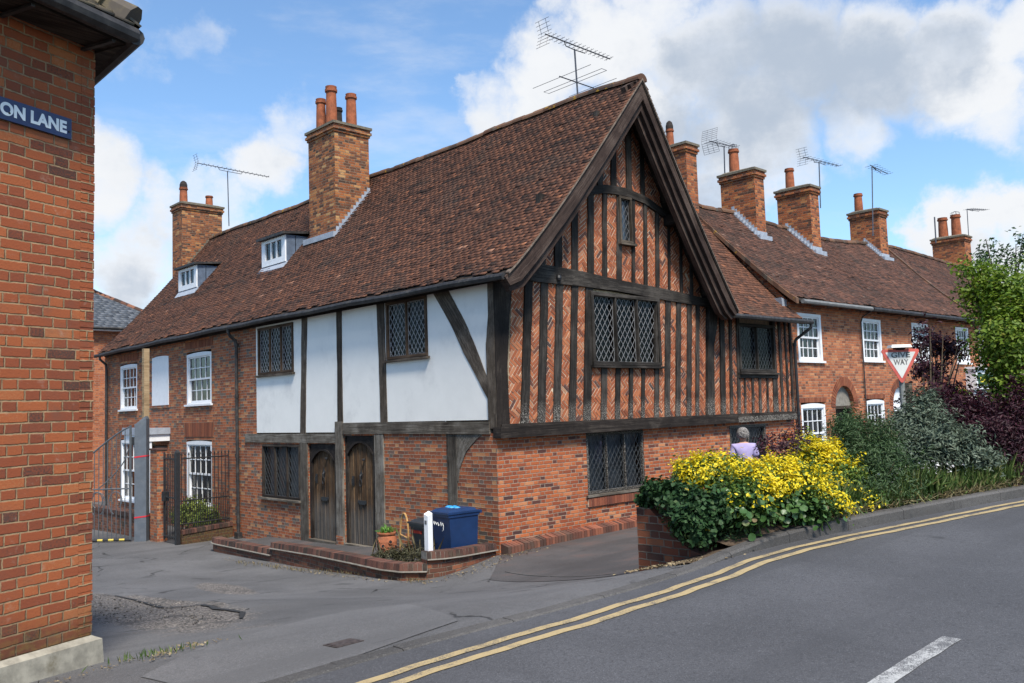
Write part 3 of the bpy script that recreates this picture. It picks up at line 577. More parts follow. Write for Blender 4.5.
def arch_ring(mb,f,uc,z0,r0,r1,d0,d1,n=24,th0=0,th1=PI,squash=1.,m=0):
    for i in range(n):
        a,b=th0+(th1-th0)*i/n+.012,th0+(th1-th0)*(i+1)/n-.012
        mb.poly(f,[(uc+math.cos(a)*r0,z0+math.sin(a)*r0*squash),(uc+math.cos(b)*r0,z0+math.sin(b)*r0*squash),(uc+math.cos(b)*r1,z0+math.sin(b)*r1*squash),(uc+math.cos(a)*r1,z0+math.sin(a)*r1*squash)],d0,d1,m)
    for i in range(n):
        a,b=th0+(th1-th0)*i/n,th0+(th1-th0)*(i+1)/n
        mb.poly(f,[(uc+math.cos(a)*(r0+.004),z0+math.sin(a)*(r0+.004)*squash),(uc+math.cos(b)*(r0+.004),z0+math.sin(b)*(r0+.004)*squash),(uc+math.cos(b)*(r1-.004),z0+math.sin(b)*(r1-.004)*squash),(uc+math.cos(a)*(r1-.004),z0+math.sin(a)*(r1-.004)*squash)],d0,d1-.008,1)
# ---- chimneys
def chimney(parent,x0,x1,y0,y1,z0,zt,pots,mat=None,band=True):
    m=MB(); m.box(x0,x1,y0,y1,z0,zt-.34)
    c=MB()
    for k,(e,a,b) in enumerate(((.03,zt-.339,zt-.27),(.065,zt-.269,zt-.2),(.035,zt-.199,zt-.13))): m.box(x0-e,x1+e,y0-e,y1+e,a,b)
    body=m.build('chimney',mat or M_BR_CHIM,parent,bevel=.012)
    c=MB(); e=.075; c.box(x0-e,x1+e,y0-e,y1+e,zt-.129,zt-.06); xm,ym=(x0+x1)/2,(y0+y1)/2
    c.hexa([(x0-.03,y0-.03,zt-.058),(x1+.03,y0-.03,zt-.058),(x1+.03,y1+.03,zt-.058),(x0-.03,y1+.03,zt-.058)],[(x0+.1,y0+.1,zt),(x1-.1,y0+.1,zt),(x1-.1,y1-.1,zt+.02),(x0+.1,y1-.1,zt+.02)])
    c.build('cap',M_CEMENT,body,bevel=.015)
    for (px,py,h,r,kind) in pots:
        pm=MB(); z=zt-.03; wl=r*1.0
        pm.lathe((px,py,z),[(r*1.12,0),(r*1.06,h*.5),(r*.97,h*.86),(r*1.2,h*.87),(r*1.22,h*.93),(r*1.05,h*.94),(r*1.12,h),(r*.8,h),(r*.75,h*.8)],18,0,.5)
        po=pm.build('chimney_pot',M_CHBLACK if kind=='b' else M_POTCHIM,body,smooth=False)
        if kind=='h':
            hm=MB(); hm.lathe((px,py,z+h),[(r*1.05,0),(r*1.05,.1),(r*.8,.2),(r*.3,.25)],14); hm.build('cowl',M_CHBLACK,po)
        if kind=='w':
            wm=MB()
            for q in range(7): an=q*2*PI/7; wm.tube([(px+math.cos(an)*r,py+math.sin(an)*r,z+h),(px+math.cos(an)*r*1.05,py+math.sin(an)*r*1.05,z+h+.1),(px,py,z+h+.17)],.008,4)
            wm.build('bird_guard',M_ALU,po)
    return body
def stepped_flashing(parent,x,pos_list,mat=M_LEAD,d=.012,h=.16,side=-1):
    """lead steps along the chimney's cheek where it meets the slope; pos_list = (y,z) of the roof line"""
    m=MB(); n=len(pos_list)-1
    for (y0,z0),(y1,z1) in zip(pos_list,pos_list[1:]):
        m.box(min(x,x+side*d),max(x,x+side*d),min(y0,y1),max(y0,y1)+.004,min(z0,z1)-.05,max(z0,z1)+h)
        m.box(min(x,x+side*.14),max(x,x+side*.14),min(y0,y1),max(y0,y1)+.004,min(z0,z1)+.02,max(z0,z1)+.05)
    return m.build('lead_flashing',mat,parent)

# ---- foliage
def leaf_mesh(name,C,N,size,aspect,mat,parent,rnd=None,fold=.25,rg=None,up=None,droop=0,round_=False):
    rg=rg or RNG; n=len(C); N=N/np.maximum(np.linalg.norm(N,axis=1),1e-6)[:,None]
    A=rg.normal(size=(n,3)) if up is None else up+rg.normal(size=(n,3))*.35
    A=A-N*(A*N).sum(1)[:,None]; A/=np.maximum(np.linalg.norm(A,axis=1),1e-6)[:,None]; B=np.cross(N,A)
    s=(np.asarray(size)*rg.uniform(.65,1.25,n))[:,None]; w=s*aspect
    if round_:
        K=9; V=[C-N*s*.08]
        for k in range(K): a=2*PI*(k+.5)/K; V.append(C+A*s*.5*math.cos(a)+B*w*.5*math.sin(a)+N*s*(.06*rg.normal(size=(n,1))+.05*(-1)**k))
        V=np.stack(V,1).reshape(-1,3); q=np.array([[0,1+k,1+(k+1)%K] for k in range(K)]); r=rg.random(n) if rnd is None else rnd
        return raw(name,V,(np.arange(n)[:,None,None]*(K+1)+q[None]).reshape(-1,3),mat,parent,np.repeat(r,K))
    p0=C-A*s*.5; p1=C+B*w*.5+N*s*fold*.3-A*s*.05; p2=C+A*s*.5-N*s*droop; p3=C-B*w*.5+N*s*fold*.3-A*s*.05
    V=np.stack([p0,p1,p2,p3],1).reshape(-1,3); k=np.arange(n)[:,None]*4
    Fc=np.concatenate([k+np.array([[0,1,2]]),k+np.array([[0,2,3]])],1).reshape(-1,3)
    r=rg.random(n) if rnd is None else rnd
    return raw(name,V,Fc,mat,parent,np.repeat(r,2))
def sphere_dirs(n,rg,lo=-.4):
    z=rg.uniform(lo,1,n); a=rg.uniform(0,2*PI,n); q=np.sqrt(1-z*z); return np.stack([np.cos(a)*q,np.sin(a)*q,z],1)
def lobes_points(lobes,ncl,rg,shell=(.55,1.05),lo=-.4,ragged=.14):
    ar=np.array([l[3]*l[4]+l[3]*l[5]+l[4]*l[5] for l in lobes]); ar=ar/ar.sum(); idx=rg.choice(len(lobes),ncl,p=ar); d=sphere_dirs(ncl,rg,lo)
    rr=shell[0]+(shell[1]-shell[0])*rg.random(ncl)**.5; rr*=1+rg.normal(0,ragged,ncl); L=np.array(lobes,float)[idx]
    return L[:,:3]+d*rr[:,None]*L[:,3:6], d, idx
def bush(parent,lobes,ncl,per,size,aspect,mat,name='leaves',seed=1,spread=.06,up=.45,shell=(.55,1.05),lo=-.4,rndf=None,droop=.1,ragged=.14,outw=.8,keepf=None,round_=False,shoots=.05):
    rg=np.random.default_rng(seed); P,d,idx=lobes_points(lobes,ncl,rg,shell,lo,ragged)
    if shoots:                                                  # young shoots that stand out of the mound
        ns=int(ncl*shoots); s=rg.choice(ncl,ns); L0=np.array([min(l[3:6]) for l in lobes])[idx[s]]; dv=d[s]*.7+np.array([0,0,.75])+rg.normal(0,.35,(ns,3)); dv/=np.linalg.norm(dv,axis=1)[:,None]; ln=L0*rg.uniform(.25,.8,ns); t=np.linspace(.1,1,5)
        Q=(P[s][:,None]+dv[:,None]*(ln[:,None]*t[None])[:,:,None]).reshape(-1,3); P=np.concatenate([P,Q]); d=np.concatenate([d,np.repeat(dv,5,0)]); ncl=len(P)
    C=np.repeat(P,per,0)+rg.normal(0,spread,(ncl*per,3)); N=np.repeat(d,per,0)*outw+np.array([0,0,up])+rg.normal(0,.5,(ncl*per,3))
    cl=np.repeat(rg.random(ncl),per); r=np.clip(.55*cl+.45*rg.random(len(cl)),0,1)
    if rndf is not None: r=np.clip(rndf(C,r),0,1)
    keep=C[:,2]>gz(C[:,0],C[:,1])+.02
    if keepf is not None: keep&=keepf(C,rg)
    return leaf_mesh(name,C[keep],N[keep],size,aspect,mat,parent,r[keep],rg=rg,droop=droop,round_=round_)
def stems(parent,base,tips,mat=None,r0=.014,name='stems',seed=3,mid=.25):
    rg=np.random.default_rng(seed); m=MB()
    for t in tips:
        t=np.array(t,float); b=np.array(base,float)+np.append(rg.normal(0,.05,2),0); c=b*.5+t*.5+rg.normal(0,.06,3)+np.array([0,0,mid*np.linalg.norm(t-b)*.3]); 
        m.tube([b,b*.6+c*.4,c,c*.45+t*.55,t],[r0,r0*.9,r0*.7,r0*.5,r0*.25],5)
    return m.build(name,mat or M_TWIG,parent)
def clip_poly(poly,a,b,c):                                    # keep a*x+b*y<=c
    out=[]
    for i in range(len(poly)):
        p,q=poly[i],poly[(i+1)%len(poly)]; fp,fq=a*p[0]+b*p[1]-c,a*q[0]+b*q[1]-c
        if fp<=0: out.append(p)
        if (fp<0<fq) or (fq<0<fp): t=fp/(fp-fq); out.append((p[0]+(q[0]-p[0])*t,p[1]+(q[1]-p[1])*t))
    return out
def clip_convex(poly,cl):
    A=sum(cl[i][0]*cl[(i+1)%len(cl)][1]-cl[(i+1)%len(cl)][0]*cl[i][1] for i in range(len(cl))); s=1 if A>0 else -1
    for i in range(len(cl)):
        p,q=cl[i],cl[(i+1)%len(cl)]; a,b=(q[1]-p[1])*s,-(q[0]-p[0])*s; poly=clip_poly(poly,a,b,a*p[0]+b*p[1])
        if len(poly)<3: return []
    return poly
def herring(parent,f,cl,d,unit=None,n=3,j=.0125,name='brick_panel',ang=None):
    unit=unit or random.uniform(.057,.069)
    """herringbone brick nogging filling the convex polygon cl (u,z): every brick its own small block in a lime bed"""
    m=MB(); m.poly(f,cl,d-.06,d-.007,1); us=[p[0] for p in cl]; zs=[p[1] for p in cl]; cu,cz=sum(us)/len(us),sum(zs)/len(zs); rad=max(max(us)-min(us),max(zs)-min(zs))/unit*.75+5
    an=R(45+random.uniform(-10,10))+random.choice((0,PI/2)) if ang is None else ang; ca,sa=math.cos(an),math.sin(an); ou,oz=random.uniform(-.3,.3),random.uniform(-.3,.3); K=int(rad)+2; hue=random.uniform(-.13,.13)
    jj=j/unit
    for k in range(-K*2,K*2+1):
        for mm in range(-K//n-2,K//n+3):
            for (x,y,w,h) in ((k+2*n*mm,k,n,1),(k+n+2*n*mm,k+1-n,1,n)):
                cx_,cy_=x+w/2,y+h/2
                if cx_*cx_+cy_*cy_>rad*rad: continue
                q=[((px*ca-py*sa)*unit+cu+ou,(px*sa+py*ca)*unit+cz+oz) for px,py in ((x+jj/2,y+jj/2),(x+w-jj/2,y+jj/2),(x+w-jj/2,y+h-jj/2),(x+jj/2,y+h-jj/2))]
                q=[(a+random.gauss(0,.0018),b+random.gauss(0,.0018)) for a,b in q]
                q=clip_convex(q,cl)
                if len(q)>=3:
                    r=random.betavariate(2.4,2.)+hue
                    if random.random()<.05: r=.05
                    e=random.gauss(0,.0025); m.hexa([f.p(u,d-.012,z) for u,z in q],[f.p(u,d+e,z) for u,z in q],0,min(1,max(0,r)),caps=(0,1))
    return m.build(name,[M_HBRICK,M_MORTAR],parent)
def text_mesh(name,s,f_origin,U,N,size,mat,parent,bold=0.,sx=1.,depth=.004,align='LEFT',width=None):
    cu=bpy.data.curves.new(name,'FONT'); cu.body=s; cu.size=1; cu.offset=bold; cu.extrude=0; cu.align_x='LEFT'
    ob=bpy.data.objects.new('tmp',cu); COL.objects.link(ob); dg=bpy.context.evaluated_depsgraph_get(); me=bpy.data.meshes.new_from_object(ob.evaluated_get(dg)); bpy.data.objects.remove(ob)
    V=np.array([v.co for v in me.vertices]); Fc=[tuple(p.vertices) for p in me.polygons]; bpy.data.meshes.remove(me)
    x0,x1=V[:,0].min(),V[:,0].max(); y0,y1=V[:,1].min(),V[:,1].max(); k=size/(y1-y0); kx=k*sx if width is None else width/(x1-x0)
    X=(V[:,0]-x0)*kx; Y=(V[:,1]-y0)*k
    if align=='RIGHT': X-=(x1-x0)*kx
    if align=='CENTER': X-=(x1-x0)*kx/2
    O=np.array(f_origin,float); P=O+X[:,None]*np.array(U,float)+Y[:,None]*np.array([0,0,1.])+np.array(N,float)*depth
    return raw(name,P,Fc,mat,parent,np.full(len(Fc),.5))
# ================================================================== THE TIMBER-FRAMED HOUSE
def lerp(a,b,t): return a+(b-a)*t
def ze(u): return 4.77+.06*np.sin(np.clip((np.asarray(u)+.5)/20,0,1)*PI)+.012*np.sin(np.asarray(u)*1.9)
def zr(u): u=np.asarray(u); return 9.09-.03*np.exp(-((u+.7)/1.2)**2)+.025*np.sin(u*.8)+.012*np.sin(u*2.3)
EX,GY=-.22,-.68; RUN=3.65-EX
LM=math.hypot(RUN,4.36)
def pos_lane(u,t):
    s=t/LM; z=ze(u)+s*(zr(u)-ze(u))-.17*np.sin(PI*s**.8)+.03*np.sin(u*.9+2)*np.sin(PI*s)
    return np.stack([EX+s*RUN+0*u,u+0*t,z+0*u],-1)
def pos_back(u,t):
    s=t/LM; z=4.5+s*(zr(u)-4.5)-.13*np.sin(PI*s**.8); return np.stack([6.75-s*3.1+0*u,u+0*t,z+0*u],-1)
TH=thing('timber_framed_house','old timber-framed house with herringbone brick gable, white plaster side and steep tiled roof','house',(3.3,4.5,0))
# ground floor brickwork
w=wall(LANE,0,9.75,-.9,2.04,[(5.15,6.32,-.9,1.82),(3.68,4.85,-.9,2.0),(6.68,8.48,.53,1.8)],reveal=.12)
w=wall(LANE,8.77,9.75,2.04,4.76,mb=w); w.build('lane_wall',[M_BR_LANE,M_DARK],TH)
w=wall(GABLE,0,10.14,-.6,2.02,[(2.3,4.05,.76,1.95),(7.2,8.78,.45,1.9)],reveal=.12)
w.build('gable_wall',[M_BR_GABLE,M_DARK],TH)
b=MB(); wall(GABLE,.05,10.14,2.02,4.72,[(2.55,4.66,3.24,4.66),(7.66,9.3,3.12,4.32)],inset=-.04,reveal=.05,mb=b); b.poly(GABLE,[(.1,4.72),(6.6,4.72),(3.65,8.85)],-.1,-.04,0)
b.quad([(6.7,.05,4.7),(10.14,.05,4.7),(10.14,3,8.0),(6.7,3,8.0)],0)
b.quad([(6.7,0,-.5),(6.7,9.7,-.5),(6.7,9.7,4.4),(6.7,0,4.4)],0); b.quad([(10.14,0,-.5),(10.14,6,-.5),(10.14,6,4.4),(10.14,0,4.4)],0)
b.quad([(.0,9.74,-.5),(6.7,9.74,-.5),(6.7,9.74,4.4),(3.65,9.74,8.8),(.0,9.74,4.7)],0)
b.build('infill_backing',[M_MORTAR,M_DARK],TH)
# white plaster bays
for (a,c,z0,hs) in ((6.52,8.77,2.07,[(6.92,8.66,3.47,4.64)]),(4.95,6.53,2.07,[]),(3.35,4.96,2.27,[]),(.1,3.36,2.27,[(1.85,3.2,3.5,4.67)])):
    wall(LANE,a,c,z0,4.78,hs,reveal=.06,depth=.5).build('plaster_panel',[M_PLASTER,M_DARK],TH)
def stud(f,left,right,d0,d1,mat,name='stud',n=9,wob=.007,par=None):
    m=MB(); m.strip(f,left,right,d0,d1,n,0,wob); return m.build(name,mat,par or TH)
for (bl,br,z0,tl,tr) in ((6.42,6.66,2.04,6.28,6.52),(4.86,5.07,2.26,4.84,5.05),(3.22,3.46,2.26,3.25,3.52)):
    stud(LANE,[(bl,z0),(lerp(bl,tl,.5)+.01,3.4),(tl,4.76)],[(br,z0),(lerp(br,tr,.5)-.015,3.4),(tr,4.76)],-.1,.014,M_OAKSTUD)
# curved brace, corner post
stud(LANE,[(1.26,4.76),(.75,4.06),(.46,3.55),(.17,2.98)],[(1.72,4.76),(1.18,4.08),(.78,3.45),(.17,2.62)],-.08,.012,M_OAKSTUD,'brace',14,.004)
stud(LANE,[(-.05,2.12),(-.05,4.74)],[(.17,2.12),(.18,3.6),(.1,4.1),(.09,4.74)],-.04,.022,M_OAKSTUD,'corner_post',12,.004)
stud(GABLE,[(-.018,2.12),(-.018,4.72)],[(.27,2.12),(.25,3.2),(.34,4.1),(.42,4.6),(.42,4.72)],-.04,.07,M_OAKDARK,'corner_post',12,.004)
# rails and ground-floor posts on the lane side
stud(LANE,[(.14,2.02),(2.5,2.035),(4.88,2.03)],[(.14,2.24),(2.5,2.26),(4.88,2.265)],-.1,.035,M_OAKGREY,'rail',16,.012)
stud(LANE,[(5.14,1.845),(9.36,1.84)],[(5.14,2.04),(9.36,2.045)],-.1,.03,M_OAKGREY,'rail',14,.008)
for (a,c,z0,z1,dd) in ((6.34,6.66,-.4,1.84,.028),(4.85,5.13,-.4,2.3,.045),(3.36,3.68,-.32,2.02,.028),(1.07,1.35,.1,2.02,.02)):
    stud(LANE,[(a,z0),(a+.01,1),(a,z1)],[(c,z0),(c-.01,1),(c,z1)],-.1,dd,M_OAKGREY,'post',10,.006)
stud(LANE,[(.36,2.02),(.52,1.93),(.8,1.72),(1.0,1.4),(1.05,1.18)],[(1.07,2.02),(1.07,1.9),(1.07,1.72),(1.07,1.4),(1.075,1.18)],-.08,.016,M_OAKGREY,'bracket',12,.002)
stud(LANE,[(-.3,4.66),(9.75,4.68)],[(-.3,4.8),(9.75,4.82)],-.1,.03,M_OAKDARK,'wall_plate',20,.004)
# doors
def plank_door(u0,u1,z0,z1,par,n):
    m=MB(); wd=(u1-u0)/n; zs=z1-.34; uc=(u0+u1)/2; hw=(u1-u0)/2
    def top(u): q=abs(u-uc)/hw; return zs+.30*(1-q**2.2)*.9
    for i in range(n):
        a,b=u0+wd*i+.004,u0+wd*(i+1)-.004; dd=-.075+random.uniform(-.004,.004)
        m.beam([[LANE.p(a,-.12,z0),LANE.p(b,-.12,z0),LANE.p(b,dd,z0),LANE.p(a,dd,z0)],[LANE.p(a,-.12,top(a)),LANE.p(b,-.12,top(b)),LANE.p(b,dd,top(b)),LANE.p(a,dd,top(a))]])
        if i: m.beam([[LANE.p(a-.018,-.08,z0),LANE.p(a+.01,-.08,z0),LANE.p(a+.006,-.058,z0),LANE.p(a-.014,-.058,z0)],[LANE.p(a-.018,-.08,top(a)-.02),LANE.p(a+.01,-.08,top(a)-.02),LANE.p(a+.006,-.058,top(a)-.02),LANE.p(a-.014,-.058,top(a)-.02)]])
    d=m.build('door',M_OAKDOOR,par)
    # frame with a pointed head
    fr=MB(); jl=[(u0-.11,z0),(u0-.11,z1+.02)]
    fr.strip(LANE,[(u0-.07,z0),(u0-.07,z1)],[(u0+.015,z0),(u0+.015,zs+.02)],-.12,-.02,6); fr.strip(LANE,[(u1-.015,z0),(u1-.015,zs+.02)],[(u1+.07,z0),(u1+.07,z1)],-.12,-.02,6)
    us=np.linspace(u0-.0,u1+.0,15)
    for a,b in zip(us,us[1:]): fr.beam([[LANE.p(a,-.12,top(a)-.02),LANE.p(a,-.12,z1+.03),LANE.p(a,-.022,z1+.03),LANE.p(a,-.022,top(a)-.02)],[LANE.p(b,-.12,top(b)-.02),LANE.p(b,-.12,z1+.03),LANE.p(b,-.022,z1+.03),LANE.p(b,-.022,top(b)-.02)]],r=.4,caps=False)
    for a,b in zip(us,us[1:]): fr.beam([[LANE.p(a,-.06,top(a)-.045),LANE.p(a,-.06,top(a)),LANE.p(a,-.012,top(a)),LANE.p(a,-.012,top(a)-.045)],[LANE.p(b,-.06,top(b)-.045),LANE.p(b,-.06,top(b)),LANE.p(b,-.012,top(b)),LANE.p(b,-.012,top(b)-.045)]],r=.5,caps=False)
    fr.build('door_frame',M_OAKDARK,d)
    k=MB(); ku=uc+.02; k.lathe((-(-.05),0,0),[(.001,0)],3) if 0 else None
    ring=[LANE.p(ku+.05*math.cos(a),-.035,1.05+.075*math.sin(a)-.03) for a in np.linspace(0,2*PI,13)]; k.tube(ring,.011,6)
    k.tube([LANE.p(ku,-.055,1.2),LANE.p(ku,-.03,1.16),LANE.p(ku,-.035,1.08)],.018,6); k.poly(LANE,[(ku-.03,1.08),(ku+.03,1.08),(ku+.045,1.2),(ku,1.29),(ku-.045,1.2)],-.065,-.052); k.build('knocker',M_BLACKIRON,d)
    l=MB(); l.fbox(LANE,uc-.16,uc+.14,-.066,-.045,.6,.655); l.fbox(LANE,uc-.13,uc+.11,-.066,-.04,.57,.6); l.build('letter_plate',M_BLACKIRON,d)
    l=MB(); l.fbox(LANE,u1-.2,u1-.14,-.066,-.045,.95,1.15); l.tube([LANE.p(u1-.17,-.05,1.1),LANE.p(u1-.17,-.02,1.09),LANE.p(u1-.17,-.02,1.0),LANE.p(u1-.17,-.05,.98)],.01,5); l.build('handle',M_BLACKIRON,d)
    l=MB(); l.lathe(LANE.p(uc-.12,-.03,1.5),[(.001,-.03),(.03,-.02),(.034,0),(.03,.02),(.001,.03)],10); l.build('lock_rose',M_BLACKIRON,d)
    s=MB(); s.fbox(LANE,u0-.06,u1+.06,-.15,.06,z0-.1,z0-.004); s.build('threshold',M_OAKGREY,d)
    return d
plank_door(5.24,6.24,-.27,1.78,TH,6); plank_door(3.78,4.76,-.25,1.96,TH,6)
m=MB(); m.fbox(LANE,4.86,5.12,-.02,.06,-.5,-.12); m.build('post_footing',M_BR_LANE,TH)
# leaded windows on the lane side
leaded(TH,LANE,6.93,8.65,3.48,4.63,3,M_OAKWIN,glass=M_GLASSDK,sillmat=M_OAKSTUD,cames=M_LEADPALE)
leaded(TH,LANE,1.86,3.19,3.51,4.66,2,M_OAKWIN,sillmat=M_OAKSTUD,cames=M_LEADPALE)
leaded(TH,LANE,6.69,8.47,.54,1.79,3,M_OAKDARK,curtain=M_BLIND,cames=M_LEADDARK,glass=M_GLASS,sillmat=M_OAKGREY,fw=.045)
# gable: beams
stud(GABLE,[(-.03,1.95),(2.2,1.95),(4.2,1.96),(7.36,1.975)],[(-.03,2.14),(2.2,2.155),(4.2,2.16),(7.36,2.12)],-.05,.16,M_OAKDARK,'bressummer',26,.009)
stud(GABLE,[(7.36,1.97),(10.08,1.97)],[(7.36,2.1),(10.08,2.11)],-.05,.12,M_OAKBLACK,'bressummer',14,.006)
stud(GABLE,[(.05,2.12),(10.1,2.1)],[(.05,2.19),(10.1,2.17)],-.05,.10,M_OAKDARK,'sill_moulding',30,.008)
stud(GABLE,[(.3,4.8),(1.0,4.75),(2.2,4.76),(3.4,4.74),(4.8,4.66),(6.5,4.6)],[(.3,5.1),(1.3,5.09),(2.3,5.05),(3.4,4.97),(4.9,4.9),(6.5,4.78)],-.05,.085,M_OAKBLACK,'tie_beam',22,.014)
cl_,cu_=[(2.2,6.45),(2.49,6.57),(3.1,6.71),(3.7,6.74),(4.4,6.66),(5.3,6.35)],[(2.2,6.62),(2.49,6.74),(3.1,6.88),(3.7,6.91),(4.4,6.83),(5.3,6.52)]
stud(GABLE,cl_,cu_,-.05,.085,M_OAKBLACK,'collar_beam',18,.006)
stud(GABLE,[(6.24,2.16),(6.36,3.4),(6.5,4.4),(6.55,4.7)],[(6.42,2.16),(6.5,3.3),(6.8,4.2),(6.9,4.7)],-.05,.085,M_OAKBLACK,'gable_post',14,.008)
m=MB(); m.box(5.02,5.26,-.42,.0,6.28,6.5); m.build('purlin_end',M_OAKDARK,TH,bevel=.012)
m=MB(); m.lathe((1.6,-.1,4.86),[(.001,-.05),(.045,-.045),(.06,0),(.045,.05),(.001,.055)],10); m.build('iron_tie_plate',M_BLACKIRON,TH)
def under(poly,off=.12):                                       # trim to the roof's undersides
    def hp(p,q,below): 
        a,b=-(q[1]-p[1]),(q[0]-p[0]); return a,b,a*p[0]+b*p[1]
    a,b,c=hp((EX,4.72-off),(3.65,9.12-off),1); poly=clip_poly(poly,a,b,c)
    if len(poly)<3: return poly
    a,b,c=hp((3.65,9.12-off),(6.8,4.45-off),1); return clip_poly(poly,a,b,c)
def bays(bricks,z0,z1,lean,zref,zt=None,zb=None,clip=True,edge=(None,None),skip=()):
    """brick panels and the studs between them; lean = sideways lean per metre of height"""
    X=lambda x,z:x+lean*(z-zref)
    T=zt or (lambda x:z1); B=zb or (lambda x:z0)
    def mk(a,b):
        p=[(X(a,B(a)),B(a)),(X(b,B(b)),B(b)),(X(b,T(b)),T(b)),(X(a,T(a)),T(a))]; return under(p) if clip else p
    for i,(a,b) in enumerate(bricks):
        p=mk(a-.01,b+.01)
        if len(p)>=3 and i not in skip: herring(TH,GABLE,p,.03+random.uniform(-.004,.004))
    ed=[]
    if edge[0] is not None: ed.append((edge[0],bricks[0][0]))
    ed+=[(p[1],q[0]) for p,q in zip(bricks,bricks[1:])]
    if edge[1] is not None: ed.append((bricks[-1][1],edge[1]))
    for a,b in ed:
        p=mk(a,b)
        if len(p)<3: continue
        zs=sorted(q[1] for q in p); lo,hi=zs[0],zs[-1]
        if hi-lo<.15: continue
        # clip height on the stud's centre line
        mid=(a+b)/2; h=hi
        stud(GABLE,[(X(a,lo),lo),(X(a,h),h)],[(X(b,lo),lo),(X(b,h),h)],-.05,.06+random.uniform(-.006,.006),M_OAKBLACK,'stud',max(4,int((h-lo)/.25)),.008)
tieB=lambda x: np.interp(x,[0,1.0,2.2,3.4,4.8,6.5],[4.82,4.77,4.78,4.76,4.68,4.62]); tieT=lambda x: float(np.interp(x,[0,1.3,2.3,3.4,4.9,6.5],[5.1,5.07,5.03,4.95,4.88,4.76]))
tieBf=lambda x: float(tieB(x))
bays([(.27,.56),(.75,.98),(1.17,1.38),(1.56,1.81),(1.98,2.21)],2.16,4.7,.085,2.3,zt=tieBf,edge=(None,2.42))
bays([(2.42,2.72),(2.89,3.15),(3.29,3.57),(3.68,3.97),(4.07,4.4)],2.16,3.2,.085,2.4,clip=False)
bays([(4.53,4.74),(4.92,5.13),(5.29,5.53),(5.69,5.85),(5.97,6.24)],2.16,4.7,.09,2.3,zt=tieBf,edge=(4.4,None))
colB=lambda x: float(np.interp(x,[p[0] for p in cl_],[p[1]+.02 for p in cl_])); colT=lambda x: float(np.interp(x,[p[0] for p in cu_],[p[1]-.02 for p in cu_]))
zB=lambda x: colB(x)
bays([(1.02,1.16),(1.32,1.57),(1.76,2.04),(2.21,2.5),(2.67,2.94),(3.07,3.38),(3.53,3.86),(3.95,4.25),(4.36,4.66),(4.77,5.09),(5.16,5.52),(5.6,5.9),(5.98,6.28)],4.95,6.6,.06,5.3,zb=tieT,zt=zB,skip=(6,))
herring(TH,GABLE,[(3.53,tieT(3.6)),(3.88,tieT(3.9)),(3.9,5.72),(3.55,5.72)],.03)
bays([(2.66,2.88),(3.04,3.32),(3.48,3.8),(3.96,4.27),(4.4,4.96)],6.8,8.6,.05,7.1,zb=colT)
bays([(6.6,6.85),(7.03,7.24),(7.34,7.55)],2.16,4.5,.06,2.6,clip=False,edge=(6.42,7.66))
bays([(7.66,7.84),(7.9,8.16),(8.24,8.49),(8.58,8.84),(8.92,9.14)],2.16,3.02,.05,2.6,clip=False,edge=(None,9.3))
bays([(9.33,9.5),(9.6,9.79),(9.87,10.02)],2.16,4.5,.02,2.6,clip=False,edge=(9.22,10.1))
stud(GABLE,[(6.6,4.42),(10.12,4.42)],[(6.6,4.6),(10.12,4.6)],-.05,.075,M_OAKBLACK,'wall_plate',10)
stud(GABLE,[(7.6,3.0),(9.35,3.0)],[(7.6,3.12),(9.35,3.12)],-.05,.08,M_OAKBLACK,'rail',8)
leaded(TH,GABLE,2.52,4.68,3.25,4.68,3,M_OAKBLACK,d=0,proud=.09,fw=.07,du=.15,dz=.21,cames=M_LEADMID)
leaded(TH,GABLE,7.68,9.3,3.14,4.3,2,M_OAKBLACK,d=0,proud=.085,fw=.07,cames=M_LEADDARK)
leaded(TH,GABLE,3.5,3.9,5.76,6.72,1,M_OAKSTUD,d=.02,proud=.09,fw=.05,glass=M_GLASS)
m=MB(); m.fbox(GABLE,3.52,3.88,-.035,-.03,5.78,6.7); m.build('sky_reflection_back',M_LEAD,TH)  # pale blue backing, stands in for the sky reflected in the pane
leaded(TH,GABLE,2.31,4.04,.78,1.94,3,M_OAKBLACK,curtain=M_BLIND,cames=M_LEADDARK,glass=M_GLASS,d=-.05,proud=0,fw=.05,sillmat=M_OAKGREY)
leaded(TH,GABLE,7.22,8.77,.48,1.9,2,M_OAKBLACK,cames=M_LEADDARK,d=-.05,proud=0,curtain=M_CURTAINDK,glass=M_GLASS)
m=MB(); soldier(m,GABLE,2.28,4.07,.55,.705,-.05,.035); m.build('brick_sill',[M_SILLBRICK,M_MORTAR],TH)
m=MB(); x=.02
while x<6.9:
    zt=gz1(x,-.25)+.14+random.uniform(-.006,.006); m.hexa([(x+.004,-.2+random.uniform(-.006,.006),zt-.45),(x+.072,-.2,zt-.45),(x+.072,0,zt-.45),(x+.004,0,zt-.45)],[(x+.004,-.19,zt-.02),(x+.072,-.19,zt-.02),(x+.072,0,zt+.025),(x+.004,0,zt+.025)]); x+=.077
m.build('plinth',M_PLINTHBR,TH,bevel=.006)
